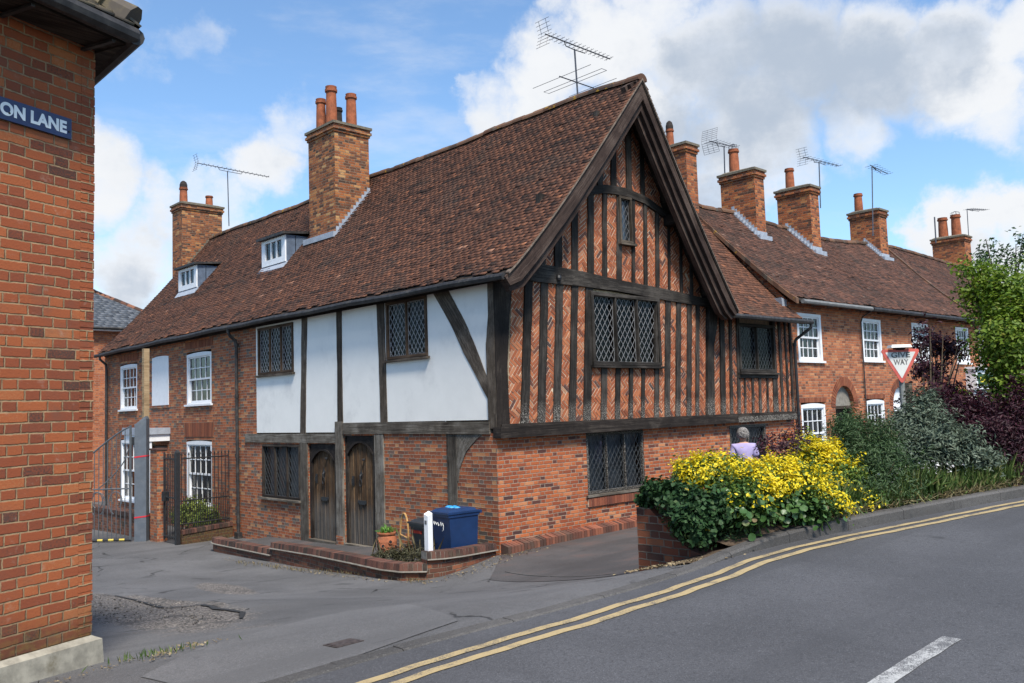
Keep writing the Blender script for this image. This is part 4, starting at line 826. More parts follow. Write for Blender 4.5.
# roof
sl=MB(); slab(sl,pos_lane,GY,9.75,LM,.09); slab(sl,pos_back,GY,9.75,LM,.09); sl.build('roof_boarding',M_OAKDARK,TH)
RF=tiles('roof',pos_lane,GY-.01,9.75,LM,M_TILE,TH,seed=4)
tiles('roof',pos_back,GY-.01,9.6,LM,M_TILE,TH,seed=5,w=.17)
ridge('ridge_tiles',[(3.65,u,float(zr(u))-.0) for u in np.linspace(GY-.02,9.75,30)],M_RIDGE,TH)
m=MB()
for P in (pos_lane,pos_back):                                   # mortared verge
    ts=np.linspace(0,LM,26)
    for a,b in zip(ts,ts[1:]):
        p,q=P(np.array([GY-.02]),np.array([a]))[0],P(np.array([GY-.02]),np.array([b]))[0]; m.hexa([p+[0,0,-.045],p+[0,.1,-.045],p+[0,.1,-.008],p+[0,0,-.008]],[q+[0,0,-.045],q+[0,.1,-.045],q+[0,.1,-.008],q+[0,0,-.008]],0,.5)
m.build('verge_mortar',M_VERGE,TH)
def barge(P,d0,d1,off,wid,name='bargeboard',t0=-.12,mat=None):
    m=MB(); secs=[]; d0+=.13; d1+=.13
    for t in np.linspace(t0,LM-.02,22):
        p=P(np.array([0.]),np.array([max(t,0.)]))[0]; q=P(np.array([0.]),np.array([max(t,0)+.05]))[0]; d=(q-p)/np.linalg.norm(q-p); p=p+d*min(t,0); n=np.array([-d[2],0,d[0]]); n*=np.sign(n[2])
        wd_=wid*(1 if t>0 else 1-.35*(t/t0)**2); a=p-n*off; b=p-n*(off+wd_)
        secs.append([[a[0],-d0,a[2]],[b[0],-d0,b[2]],[b[0],-d1,b[2]],[a[0],-d1,a[2]]])
    m.beam(secs,0,wob=.003); return m.build(name,mat or M_OAKBARGE,TH)
barge(pos_lane,.46,.53,.05,.27); barge(pos_lane,.36,.46,.12,.34)
barge(pos_back,.46,.53,.05,.17,t0=-.05); barge(pos_back,.38,.46,.1,.24,t0=-.08); barge(pos_back,.26,.38,.14,.29,t0=-.02)
# gutter and pipe
def gutter(par,pts,mat,rad=.058):
    m=MB(); m.tube(pts,rad,8); 
    return m.build('gutter',mat,par,smooth=True)
gutter(TH,[(EX-.07,u,float(ze(u))-.085) for u in np.linspace(GY+.05,9.74,14)],M_GUTTER)
g=MB(); g.tube([(EX-.07,9.7,4.72),(EX-.07,9.7,4.62),(-.24,9.7,4.53),(-.1,9.7,4.42),(-.075,9.7,4.3),(-.075,9.68,2),(-.075,9.65,-.42)],.042,8)
for z in (4.3,3.0,1.5,.2): g.tube([(-.075,9.69,z-.045),(-.075,9.69,z+.045)],.056,8)
g.box(-.14,-.02,9.55,9.75,-.62,-.4); g.build('downpipe',M_GUTTER,TH,smooth=False)
# street-side wing roof
LX=math.hypot(3.3,3.62)
def pos_wing(u,t):
    s=t/LX; return np.stack([u+0*t,-.42+s*3.3+0*u,4.43+s*3.62-.16*np.sin(PI*s**.7)+.015*np.sin(u*2)+0*u],-1)
def keep_wing(u,t):
    p=pos_wing(u,t); s=(p[:,2]-4.5)/(9.1-4.5); return u>6.75-s*3.1+.02
tiles('roof',pos_wing,4.2,10.2,LX,M_TILE,TH,keep=keep_wing,seed=8)
sl=MB()
for i in range(12):
    t0,t1=LX*i/12,LX*(i+1)/12; a,b=pos_wing(np.array([0.]),np.array([t0]))[0],pos_wing(np.array([0.]),np.array([t1]))[0]; xa,xb=[6.75-(p[2]-4.5)/(9.1-4.5)*3.1 for p in (a,b)]
    for dz in (-.012,-.09): sl.quad([(xa,a[1],a[2]+dz),(10.2,a[1],a[2]+dz),(10.2,b[1],b[2]+dz),(xb,b[1],b[2]+dz)],0,.3)
    sl.quad([(10.2,a[1],a[2]-.012),(10.2,a[1],a[2]-.09),(10.2,b[1],b[2]-.09),(10.2,b[1],b[2]-.012)])
sl.build('roof_boarding',M_OAKDARK,TH)
gutter(TH,[(x,-.5,4.355+.004*x) for x in np.linspace(6.85,10.42,6)],M_GUTTER)
g=MB(); g.tube([(10.36,-.5,4.4),(10.36,-.5,4.27),(10.33,-.42,4.2),(10.24,-.12,3.98),(10.22,-.09,3.85),(10.22,-.09,2),(10.22,-.09,.2)],.04,8)
for z in (3.85,2.1,.5): g.tube([(10.22,-.09,z-.04),(10.22,-.09,z+.04)],.054,8)
g.build('downpipe',M_BLACKIRON,TH)
# chimneys
CH=chimney(TH,2.06,3.14,8.32,9.66,6.3,10.3,[(2.33,9.42,.92,.125,''),(2.36,8.93,1.14,.14,''),(2.86,8.72,.98,.135,''),(2.86,9.38,.78,.105,'b')])
m=MB(); 
for i in range(12):
    x=2.06+(3.14-2.06)*i/12; z=float(pos_lane(np.array([8.3]),np.array([(x-EX)/RUN*LM]))[0,2]); m.box(x,x+.094,8.298,8.318,z-.05,z+.2); m.box(x,x+.094,8.17,8.298,z+.02,z+.06)
z=float(pos_lane(np.array([9]),np.array([2.22/RUN*LM]))[0,2]); m.box(1.9,2.058,8.2,9.75,z-.03,z+.12); m.build('lead_flashing',M_LEAD,CH)
C0=chimney(TH,9.62,10.12,2.5,3.3,7,9.72,[(9.78,3.12,.5,.1,'h')],M_BR_CHIM2)
CH['label']='tall square chimney with three orange pots'; C0['label']='narrow red chimney half hidden behind the gable'

# ================================================================== THE BRICK COTTAGE
BC=thing('brick_cottage','long red brick cottage with white sash windows, two dormers and white blind panel','house',(3,14.7,-.6))
hs=[(11.33,12.93,2.87,4.33),(11.33,12.95,.1,1.88),(16.7,18.16,2.84,4.3),(16.7,18.1,-.02,1.9),(14.35,15.45,-.7,1.72)]
w=wall(LANE,9.75,19.63,-1.2,4.78,hs,reveal=.1)
w.quad([(0,19.63,-1.2),(6.7,19.63,-1.2),(6.7,19.63,4.4),(3.65,19.63,8.95),(0,19.63,4.75)],0); w.quad([(6.7,9.75,-1),(6.7,19.63,-1),(6.7,19.63,4.4),(6.7,9.75,4.4)],0)
w.build('wall',[M_BR_COT,M_DARK],BC)
sash(BC,LANE,11.33,12.93,2.87,4.26,d=-.02); sash(BC,LANE,11.33,12.95,.1,1.83,d=-.02); sash(BC,LANE,16.7,18.16,2.84,4.24,d=-.02); sash(BC,LANE,16.7,18.1,-.02,1.85,d=-.02)
for q_ in ((11.2,13.08,1.97,2.36),(16.6,18.2,1.98,2.35),(11.25,13.0,4.42,4.62),(16.6,18.25,4.39,4.6)): m=MB(); soldier(m,LANE,*q_,-.04,.012,fan=.05); m.build('brick_lintel',[M_LINTEL,M_MORTAR],BC)
m=MB(); n=10; m.poly(LANE,[(15.45,2.9),(14.2,2.9)]+[(14.2+1.25*i/n,4.33+.035*(1-(2*i/n-1)**2)) for i in range(n+1)],-.02,.016); q=m.build('blind_window_panel',M_WHITE,BC); 
m=MB(); m.fbox(LANE,14.15,15.5,-.02,.03,2.82,2.885); m.build('blind_window_sill',M_BR_COT,BC)
m=MB(); m.fbox(LANE,14.1,15.85,0,.75,2.06,2.24); m.fbox(LANE,14.1,15.85,.7,.75,2.243,2.27); m.build('porch_roof',M_LEAD,BC,bevel=.01)
m=MB(); m.fbox(LANE,14.15,15.8,0,.7,1.86,2.058); m.fbox(LANE,14.18,14.24,.5,.56,-.6,1.859); m.build('porch_frame',M_WHITE,BC,bevel=.008)
m=MB(); m.fbox(LANE,14.37,15.43,-.09,-.05,-.7,1.7); m.fbox(LANE,14.5,15.3,-.055,-.045,.9,1.55); m.build('door',M_DOORDARK,BC)
sl=MB(); slab(sl,pos_lane,9.75,19.72,LM,.09); slab(sl,pos_back,9.75,19.72,LM,.09); sl.build('roof_boarding',M_OAKDARK,BC)
tiles('roof',pos_lane,9.75,19.74,LM,M_TILE,BC,seed=14); tiles('roof',pos_back,9.75,19.74,LM,M_TILE,BC,seed=15,w=.3,g=.2)
ridge('ridge_tiles',[(3.65,u,float(zr(u))) for u in np.linspace(9.75,19.3,26)],M_RIDGE,BC)
gutter(BC,[(EX-.07,u,float(ze(u))-.085) for u in np.linspace(9.76,19.75,14)],M_GUTTER)
g=MB(); g.tube([(EX-.07,19.25,4.75),(EX-.07,19.25,4.55),(-.1,19.25,4.38),(-.075,19.25,4.2),(-.075,19.25,-.7)],.042,8); g.build('downpipe',M_GUTTER,BC)
stud(LANE,[(9.75,4.68),(19.63,4.66)],[(9.75,4.82),(19.63,4.8)],-.1,.03,M_OAKDARK,'wall_plate',12,.004,par=BC)
C2=chimney(BC,2.53,4.04,19.34,20.2,5.5,10.37,[(2.78,19.8,.62,.13,'h'),(3.72,19.72,.42,.12,'')]); C2['label']='broad brick chimney at the far end with one hooded and one short pot'
m=MB()
for i in range(12):
    x=2.53+.1*i; z=float(pos_lane(np.array([19.3]),np.array([(x-EX)/RUN*LM]))[0,2]); m.box(x,x+.101,19.318,19.338,z-.05,z+.17)
m.build('lead_flashing',M_CEMENT,C2)
def dormer(u0,u1,x,zb,zt):
    d=MB(); n=9; xb=x+.75
    # lead cheeks following the slope
    for u in (u0,u1): d.hexa([LANE.p(u-.02,-x-.02,zb-.05),LANE.p(u+.02,-x-.02,zb-.05),LANE.p(u+.02,-xb,zt-.02),LANE.p(u-.02,-xb,zt-.02)],[LANE.p(u-.02,-x-.02,zt),LANE.p(u+.02,-x-.02,zt),LANE.p(u+.02,-xb,zt),LANE.p(u-.02,-xb,zt)])
    d.fbox(LANE,u0-.02,u1+.02,-x-.3,-x-.28,zb-.04,zt-.01); D=d.build('dormer',M_LEADDK,BC)
    r=MB(); r.hexa([LANE.p(u0-.1,-x+.14,zt),LANE.p(u1+.1,-x+.14,zt),LANE.p(u1+.1,-xb-.1,zt+.1),LANE.p(u0-.1,-xb-.1,zt+.1)],[LANE.p(u0-.1,-x+.14,zt+.07),LANE.p(u1+.1,-x+.14,zt+.07),LANE.p(u1+.1,-xb-.1,zt+.16),LANE.p(u0-.1,-xb-.1,zt+.16)]); r.build('dormer_roof',M_GUTTER,D)
    f=MB()
    def bar(a,b,c,e,q0=-x-.06,q1=-x+.02): f.fbox(LANE,a,b,q0,q1,c,e)
    bar(u0,u0+.2,zb,zt-.003); bar(u1-.2,u1,zb,zt-.003); bar(u0+.2,u1-.2,zb,zb+.16); bar(u0+.2,u1-.2,zt-.1,zt-.003)
    lw=(u1-u0-.4)/3
    for k in (1,2): bar(u0+.2+lw*k-.03,u0+.2+lw*k+.03,zb+.16,zt-.1,-x-.05,-x+.008)
    f.build('dormer_window',M_WHITE,D)
    g=MB(); g.quad([LANE.p(u0+.2,-x-.03,zb+.16),LANE.p(u1-.2,-x-.03,zb+.16),LANE.p(u1-.2,-x-.026,zt-.1),LANE.p(u0+.2,-x-.026,zt-.1)][::-1]); g.build('pane',M_GLASS,D)
    k=MB(); k.quad([LANE.p(u0+.2,-x-.3,zb+.0),LANE.p(u1-.2,-x-.3,zb+.0),LANE.p(u1-.2,-x-.3,zt),LANE.p(u0+.2,-x-.3,zt)]); k.build('dormer_back',M_DARK,D)
    a=MB(); z0=float(pos_lane(np.array([u0]),np.array([(x-.13-EX)/RUN*LM]))[0,2]); z1=float(pos_lane(np.array([u0]),np.array([(x-EX)/RUN*LM]))[0,2]); a.hexa([LANE.p(u0-.07,-x+.13,z0+.025),LANE.p(u1+.07,-x+.13,z0+.025),LANE.p(u1+.07,-x+.13,z0+.05),LANE.p(u0-.07,-x+.13,z0+.05)],[LANE.p(u0-.07,-x-.02,z1-.05),LANE.p(u1+.07,-x-.02,z1-.05),LANE.p(u1+.07,-x-.02,zb+.004),LANE.p(u0-.07,-x-.02,zb+.004)]); a.build('lead_apron',M_LEAD,D)
    for u in (u0,u1): pass
    return D
dormer(10.08,11.42,1.56,6.68,7.42); dormer(15.86,17.28,1.57,6.7,7.42)
# ================================================================== THE TERRACE
def zrt(u): return np.interp(u,[10,10.9,12.7,14.4,16,18,19.9,21.3,23.2,26.5,30.85,34],[8.12,8.06,8.14,8.05,8.0,7.93,8.04,8.16,8.26,8.2,8.08,8.0])
LT=math.hypot(3.27,3.12)
def pos_terr(u,t):
    s=t/LT; z0=5.0+.006*(u-10); z=z0+s*(zrt(u)-z0)-.11*np.sin(PI*s**.75)+.03*np.sin(u*1.3+1)*np.sin(PI*s)
    return np.stack([u+0*t,-.34+s*3.27+0*u,z],-1)
def pos_terrb(u,t):
    s=t/LT; return np.stack([u+0*t,6.2-s*3.27+0*u,4.9+s*(zrt(u)-4.9)],-1)
GZT=lambda x: gz1(x,-.3)
def arched_door(par,uc,hw,z0,ztop,kind):
    sp=ztop-hw*1.05; n=14; pts=[(uc+hw*math.cos(a),sp+(ztop-sp)*math.sin(a)) for a in np.linspace(0,PI,n)]
    m=MB()
    for i in range(n-1):                                        # brick spandrels that close the square hole round the arch
        (a,b),(c,d)=pts[i],pts[i+1]; m.poly(GABLE,[(a,b),(a,ztop+.001),(c,ztop+.001),(c,d)],-.12,-.002,0)
    m.build('spandrel',M_BR_TERR,par)
    m=MB(); arch_ring(m,GABLE,uc,sp,hw+.005,hw+.235,-.05,.015,26,squash=(ztop-sp)/hw*.99); m.build('brick_arch',[M_LINTEL,M_LINTEL],par)
    tz=sp+(.03 if kind=='stone' else -.1)
    m=MB(); m.poly(GABLE,[(uc+hw,tz),(uc-hw,tz)][::-1]+[(a,b) for a,b in pts],-.16,-.1,0); m.build('tympanum',M_STONEGREY if kind=='stone' else M_WHITE,par)
    f=MB(); 
    for a in (uc-hw,uc+hw-.08): f.fbox(GABLE,a,a+.08,-.2,-.08,z0,tz)
    f.fbox(GABLE,uc-hw,uc+hw,-.2,-.07,tz-.08,tz); f.build('door_frame',M_OAKSTUD if kind=='stone' else M_WHITE,par)
    d=MB(); d.fbox(GABLE,uc-hw+.08,uc+hw-.08,-.3,-.25,z0,tz-.08)
    for q in ((.12,.9),(1.0,1.6)): d.fbox(GABLE,uc-hw+.2,uc+hw-.2,-.25,-.235,z0+q[0],min(tz-.2,z0+q[1]))
    dd=d.build('door',M_DOORDARK,par); k=MB(); k.lathe((uc+hw-.2,.22,z0+1.),[(.001,-.03),(.035,0),(.001,.03)],8); k.build('handle',M_ALU,dd)
spec=[('red brick terraced house joined to the timber house, black downpipe and stone-filled arched doorway',10.14,14.12,[(10.55,11.83,3.46,4.7)],[(10.53,11.8,.85,2.3)],(12.93,.55,.25,2.8,'stone')),
 ('red brick terraced house between thin drainpipe and give way sign, white-headed arched doorway',14.12,17.62,[(14.24,15.48,3.52,4.73)],[(14.23,15.4,.95,2.34)],(16.55,.53,.3,2.76,'white')),
 ('red brick terraced house behind the purple bush, chimney with tall mast on its face',17.62,22.75,[(17.71,18.98,3.55,4.76),(21.34,22.51,3.55,4.78)],[(17.75,18.95,1.0,2.36)],(20.1,.53,.35,2.8,'white')),
 ('end terraced house half behind the green tree, with white shopfront and green name board',22.75,33.2,[(24.6,25.8,3.6,4.8),(28,29.2,3.6,4.8)],[(25.9,27.1,1.0,2.4),(28,29.2,1.1,2.45)],(30.6,.53,.5,2.8,'white'))]
TERR=[]
for i,(lab,x0,x1,up,lo,(uc,hw,dz0,dzt,kind)) in enumerate(spec):
    T=thing('terraced_house',lab,'house',((x0+x1)/2,3,GZT(x0)),'brick cottages of the terrace'); TERR.append(T)
    w=wall(GABLE,x0,x1,-.4,5.06,[*up,*[(a,b,c,d+.07) for a,b,c,d in lo],(uc-hw,uc+hw,dz0-.2,dzt)],reveal=.1)
    for X in (x0,x1):
        w.quad([(X,.0,-.4),(X,6,-.4),(X,6,4.9),(X,2.93,float(zrt(X))-.1),(X,0,5.0)],0)
    w.quad([(x0,6,-.4),(x1,6,-.4),(x1,6,4.9),(x0,6,4.9)],0)
    w.build('wall',[M_BR_TERR,M_DARK],T)
    for a,b,c,d in up: sash(T,GABLE,a,b,c,d,d=-.01,arch=0,fw=.1)
    for a,b,c,d in lo:
        sash(T,GABLE,a,b,c,d,d=-.02,arch=.05)
        m=MB(); soldier(m,GABLE,a-.06,b+.06,d+.075,d+.2,-.04,.012,fan=.05); m.build('brick_lintel',[M_LINTEL,M_MORTAR],T)
    arched_door(T,uc,hw,dz0,dzt,kind)
    sl=MB(); slab(sl,pos_terr,x0,x1+(.0 if i<3 else .2),LT,.08); slab(sl,pos_terrb,x0,x1,LT,.08); sl.build('roof_boarding',M_OAKDARK,T)
    xa=x0-(.1 if i==0 else 0)
    tiles('roof',pos_terr,xa,x1-.02 if i<3 else x1+.2,LT,M_TILE_T,T,seed=30+i); tiles('roof',pos_terrb,x0,x1,LT,M_TILE_T,T,seed=40+i,w=.34,g=.2)
    ridge('ridge_tiles',[(u,2.93,float(zrt(u))) for u in np.linspace(xa,x1,12)],M_RIDGE,T)
    gutter(T,[(x,-.4,4.93+.005*(x-10)) for x in np.linspace(x0+.05,x1-.03,6)],M_GREYGUTTER if i==0 else M_GUTTER)
    m=MB()
    x=x0+.3
    while x<x1-.1: m.box(x-.012,x+.012,-.4,.0,4.9,4.925); x+=.85
    m.build('gutter_bracket',M_GREYGUTTER if i==0 else M_BLACKIRON,T)
    m=MB(); m.fbox(GABLE,x0+.01,x1-.01,-.02,.028,4.8,4.86); m.fbox(GABLE,x0+.01,x1-.01,-.02,.05,4.862,4.95); m.build('brick_cornice',M_BR_TERR,T)
m=MB(); m.tube([(14.12,-.38,4.9),(14.12,-.1,4.75),(14.12,-.05,4.6),(14.12,-.05,.2)],.018,6); m.build('downpipe',M_GUTTER,TERR[1])
# raised mortared verges where one roof oversails the next
for (X,T,wd,dz) in ((10.04,TERR[0],.12,-.07),(22.75,TERR[3],.16,.02)):
    m=MB(); ts=np.linspace(0,LT,22)
    for a,b in zip(ts,ts[1:]):
        p,q=pos_terr(np.array([X]),np.array([a]))[0],pos_terr(np.array([X]),np.array([b]))[0]; r=random.uniform(-.012,.012)
        m.hexa([p+[-wd/2,0,dz-.06],p+[wd/2,0,dz-.06],p+[wd/2,0,dz+.07+r],p+[-wd/2,0,dz+.07+r]],[q+[-wd/2,0,dz-.06],q+[wd/2,0,dz-.06],q+[wd/2,0,dz+.07+r],q+[-wd/2,0,dz+.07+r]])
    m.build('verge',M_RIDGE,T)
m=MB(); m.poly(GABLE,[(10.14,4.6),(10.14,5.0),(9.9,5.05),(9.95,4.62)],-.6,-.02); m.build('lead_flashing',M_LEAD,TERR[0])
def roof_steps(par,x,ya,yb,posf,L,eave,run,n=9,mat=M_LEAD):
    st=[]
    for k in range(n+1):
        y=ya+(yb-ya)*k/n; st.append((y,float(posf(np.array([x]),np.array([(y-eave)/run*L]))[0,2])))
    return stepped_flashing(par,x,st,mat)
for T,x0,x1,y0,y1,zt,pots,lab in ((TERR[0],12.5,13.02,2.14,3.3,9.4,[(12.76,2.95,.75,.14,'w')],'orange brick chimney nearest the timber gable with a wire-topped pot'),
   (TERR[1],15.63,16.2,2.05,3.2,9.36,[(15.9,2.85,.7,.13,'')],'orange brick chimney, second along the terrace ridge'),
   (TERR[2],21.3,21.95,2.34,3.45,9.42,[(21.6,3.2,.72,.14,'')],'brick chimney with an aerial mast up its face'),
   (TERR[3],31.35,32.1,2.9,4.3,9.7,[(31.7,3.9,.95,.19,''),(31.75,3.35,1.0,.19,'w')],'far chimney with two tall orange pots')):
    c=chimney(T,x0,x1,y0,y1,6.6,zt,pots,M_BR_CHIM2); c['label']=lab
    roof_steps(c,x0,y0,min(y1,2.95),pos_terr,LT,-.34,3.27)
    m=MB(); z=float(pos_terr(np.array([x0]),np.array([(y0+.34)/3.27*LT]))[0,2]); m.box(x0-.1,x1+.05,y0-.16,y0-.004,z-.16,z-.0); m.box(x0-.02,x1+.02,y0-.014,y0-.003,z-.01,z+.15); m.build('lead_apron',M_LEAD,c)
# shopfront of the end house
T=TERR[3]
m=MB(); m.fbox(GABLE,22.0,25.6,.0,.34,2.62,3.32); m.fbox(GABLE,21.95,25.65,.0,.42,3.321,3.4); q=m.build('shopfront_fascia',M_WHITE,T,bevel=.01)
m=MB(); m.fbox(GABLE,22.15,25.55,.341,.365,2.78,3.14); gb=m.build('name_board',M_GREENBOARD,q)
text_mesh('lettering',"LANDMARK",(22.3,-.366,2.86),(1,0,0),(0,-1,0),.2,M_YELLOWTEXT,gb,bold=.03,width=2.9,depth=.004)
m=MB()
for a in (22.05,23.2,24.35,25.35): m.fbox(GABLE,a,a+.2,.001,.22,.3,2.619)
m.fbox(GABLE,23.5,23.75,.001,.1,3.42,4.95)
m.fbox(GABLE,22.0,25.6,.001,.2,.3,.75); m.build('shopfront_pilaster',M_WHITE,q)
m=MB(); m.quad([GABLE.p(22.2,.1,.75),GABLE.p(25.4,.1,.75),GABLE.p(25.4,.1,2.62),GABLE.p(22.2,.1,2.62)]); m.build('shop_pane',M_GLASSDK,q)
m=MB(); m.quad([GABLE.p(22.1,.03,.75),GABLE.p(25.5,.03,.75),GABLE.p(25.5,.03,2.62),GABLE.p(22.1,.03,2.62)]); m.build('shop_blind',M_CURTAIN,q)

# ================================================================== THE CORNER HOUSE ON THE LEFT
wd=np.array([.931,.365,0]); wn=np.array([.365,-.931,0]); bc=np.array([-8.02,-4.51,0])
CN=Fr(bc,wd,wn); CS=Fr(bc,(0,1,0),(1,0,0))
KH=thing('corner_house','dark red brick corner house on the left with concrete plinth and black gutter','house',tuple(bc+np.array([-1.5,1.5,.75])))
w=wall(CN,-5,0,.3,5.32,[]); wall(CS,0,6,.2,5.32,[],mb=w); w.quad([bc-wd*5+[0,0,.3],bc-wd*5-wn*6+[0,0,.3],bc-wd*5-wn*6+[0,0,5.3],bc-wd*5+[0,0,5.3]]); w.quad([bc+[0,6,.3],bc-wd*5-wn*6+[0,0,.3],bc-wd*5-wn*6+[0,0,5.3],bc+[0,6,5.3]]); 
z=.95
while z<5.2: w.fbox(CN,-.11,random.uniform(.001,.007),-.11,random.uniform(.001,.004),z+.004,z+.0665,0); z+=.0725
w.build('wall',[M_BR_CORNER,M_DARK],KH)
m=MB(); d=.085
m.hexa([CN.p(-5,0,.2),CN.p(d,0,.2),CN.p(d,d,.2),CN.p(-5,d,.2)],[CN.p(-5,0,.93),CN.p(.0,0,.93),CN.p(d*.6,d*.6,.9),CN.p(-5,d*.6,.9)]); m.hexa([CS.p(0,0,.1),CS.p(6,0,.0),CS.p(6,d,.0),CS.p(0,d,.1)],[CS.p(0,.0,.93),CS.p(6,.0,.8),CS.p(6,d*.6,.8),CS.p(0,d*.6,.9)])
m.build('plinth',M_CONC,KH,bevel=.018)
OV,OS=.38,.15; UC=.01
m=MB(); m.hexa([CN.p(-5,0,5.22),CN.p(.0,0,5.22),CN.p(UC,OV-.06,5.2),CN.p(-5,OV-.06,5.2)],[CN.p(-5,0,5.36),CN.p(.0,0,5.36),CN.p(UC,OV-.06,5.33),CN.p(-5,OV-.06,5.33)]); m.hexa([CS.p(-.0,.0,5.195),CS.p(6,.0,5.195),CS.p(6,OS-.03,5.195),CS.p(-.3,OS-.03,5.195)],[CS.p(-.0,0,5.355),CS.p(6,0,5.355),CS.p(6,OS-.03,5.325),CS.p(-.3,OS-.03,5.325)]); m.build('eaves',M_OAKDARK,KH)
m=MB(); m.tube([CN.p(-5,OV,5.28),CN.p(UC+.02,OV,5.26)],.065,10); m.tube([CS.p(-.37,OS+.02,5.25),CS.p(6,OS+.02,5.22)],.065,10); 
for u in (-.75,-.12): m.fbox(CN,u,u+.03,.0,OV-.05,5.178,5.198)
m.build('gutter',M_GUTTER,KH,smooth=True)
def pos_c(u,t): return bc+np.array([0,0,5.31])+wd*np.asarray(u)[:,None]+wn*(OV+.03-.78*np.asarray(t))[:,None]+np.array([0,0,1.])*(.62*np.asarray(t))[:,None]
def pos_cs(u,t): return bc+np.array([0,0,5.31])+np.array([0,1.,0])*np.asarray(u)[:,None]+np.array([1.,0,0])*(OS+.03-.78*np.asarray(t))[:,None]+np.array([0,0,1.])*(.62*np.asarray(t))[:,None]
tiles('roof',pos_c,-5,.4,3.5,M_PANTILE,KH,keep=lambda u,t:u<UC+.02-.532*t,seed=50,thick=.02,lift=.03); tiles('roof',pos_cs,-.4,6,3.5,M_PANTILE,KH,keep=lambda u,t:u>-.37+.532*t,seed=51,thick=.02,lift=.03)
m=MB()
for k in range(12):
    a=np.array([UC,OV,5.36])+np.array([-.532,-.78,.62])*k*.19; b=a+np.array([-.532,-.78,.62])*.235
    m.tube([CN.p(a[0],a[1],a[2]),CN.p(b[0],b[1],b[2])],[.125,.085],9)
m.build('hip_tiles',M_PANTILE,KH)
m=MB()
for q in (0,1): m.quad([p for p in ([CN.p(-5,OV,5.32),CN.p(UC+.02,OV,5.32),CN.p(UC+.02-1.86,OV-2.73,7.48),CN.p(-5,OV-2.73,7.48)] if q==0 else [CS.p(-.36,OS+.02,5.32),CS.p(6,OS+.02,5.32),CS.p(6,OS+.02-2.73,7.48),CS.p(-.36+1.86,OS+.02-2.73,7.48)])])
m.build('roof_boarding',M_OAKDARK,KH)
SN=thing('street_name_plate','navy blue enamel street name plate with white letters on the corner house wall','sign',tuple(CN.p(-.7,.01,4.475)))
m=MB(); m.fbox(CN,-1.75,-.205,.004,.022,4.478,4.628); m.build('plate',M_SIGNBLUE,SN,bevel=.006)
text_mesh('lettering','ON LANE',CN.p(-.245,.022,4.508),wd,wn,.092,M_LETTER,SN,bold=.045,width=.5,align='RIGHT',depth=.002)
m=MB(); 
for u in (-.225,-.68): m.tube([CN.p(u,.02,4.5+.03),CN.p(u,.028,4.53)],.008,6)
m.build('fixing_screw',M_BLACKIRON,SN)

# ================================================================== THE FAR SLATE-ROOFED HOUSE
P=at(120,329,36); SH=thing('slate_roofed_house','orange brick house with grey hipped slate roof beyond the lane','house',(P[0]-3,P[1]+4,-1))
X1=at(205,329,36)[0]; SFr=Fr((X1,P[1],0),(1,0,0),(0,-1,0))
w=wall(SFr,-9,0,-1.5,P[2]-.1,[(-6.2,-5.2,1.2,2.6)]); w.quad([(X1,P[1],-1.5),(X1,P[1]+7,-1.5),(X1,P[1]+7,P[2]),(X1,P[1],P[2])]); w.build('wall',[M_BR_FAR,M_DARK],SH)
rs=.62
def pos_s(u,t): return np.stack([X1+.3+np.asarray(u),P[1]-.3+t*.85,P[2]+t*.53],-1)
def pos_se(u,t): return np.stack([X1+.3-.85*t,P[1]-.3+np.asarray(u),P[2]+t*.53],-1)
tiles('roof',pos_s,-9.6,0,4.4,M_SLATE,SH,keep=lambda u,t:u<-.85*t,w=.3,g=.2,seed=60,jit=.5); tiles('roof',pos_se,0,7.6,4.4,M_SLATE,SH,keep=lambda u,t:u>.85*t,w=.3,g=.2,seed=61,jit=.5)
ridge('hip_ridge_tiles',[pos_s(np.array([-.85*t]),np.array([t]))[0] for t in np.linspace(0,4.3,8)],M_TILE,SH,rad=.13)
ridge('hip_ridge_tiles',[pos_s(np.array([u]),np.array([4.35]))[0] for u in np.linspace(-9.5,-3.7,8)],M_TILE,SH,rad=.13)
m=MB(); m.fbox(SFr,-9,.25,.05,.3,P[2]-.12,P[2]-.04); m.build('fascia',M_WHITE,SH); m=MB(); m.tube([(X1-9,P[1]-.36,P[2]-.02),(X1+.3,P[1]-.36,P[2]-.02)],.06,6); m.build('gutter',M_GUTTER,SH)
sash(SH,SFr,-6.2,-5.2,1.2,2.6,arch=0)

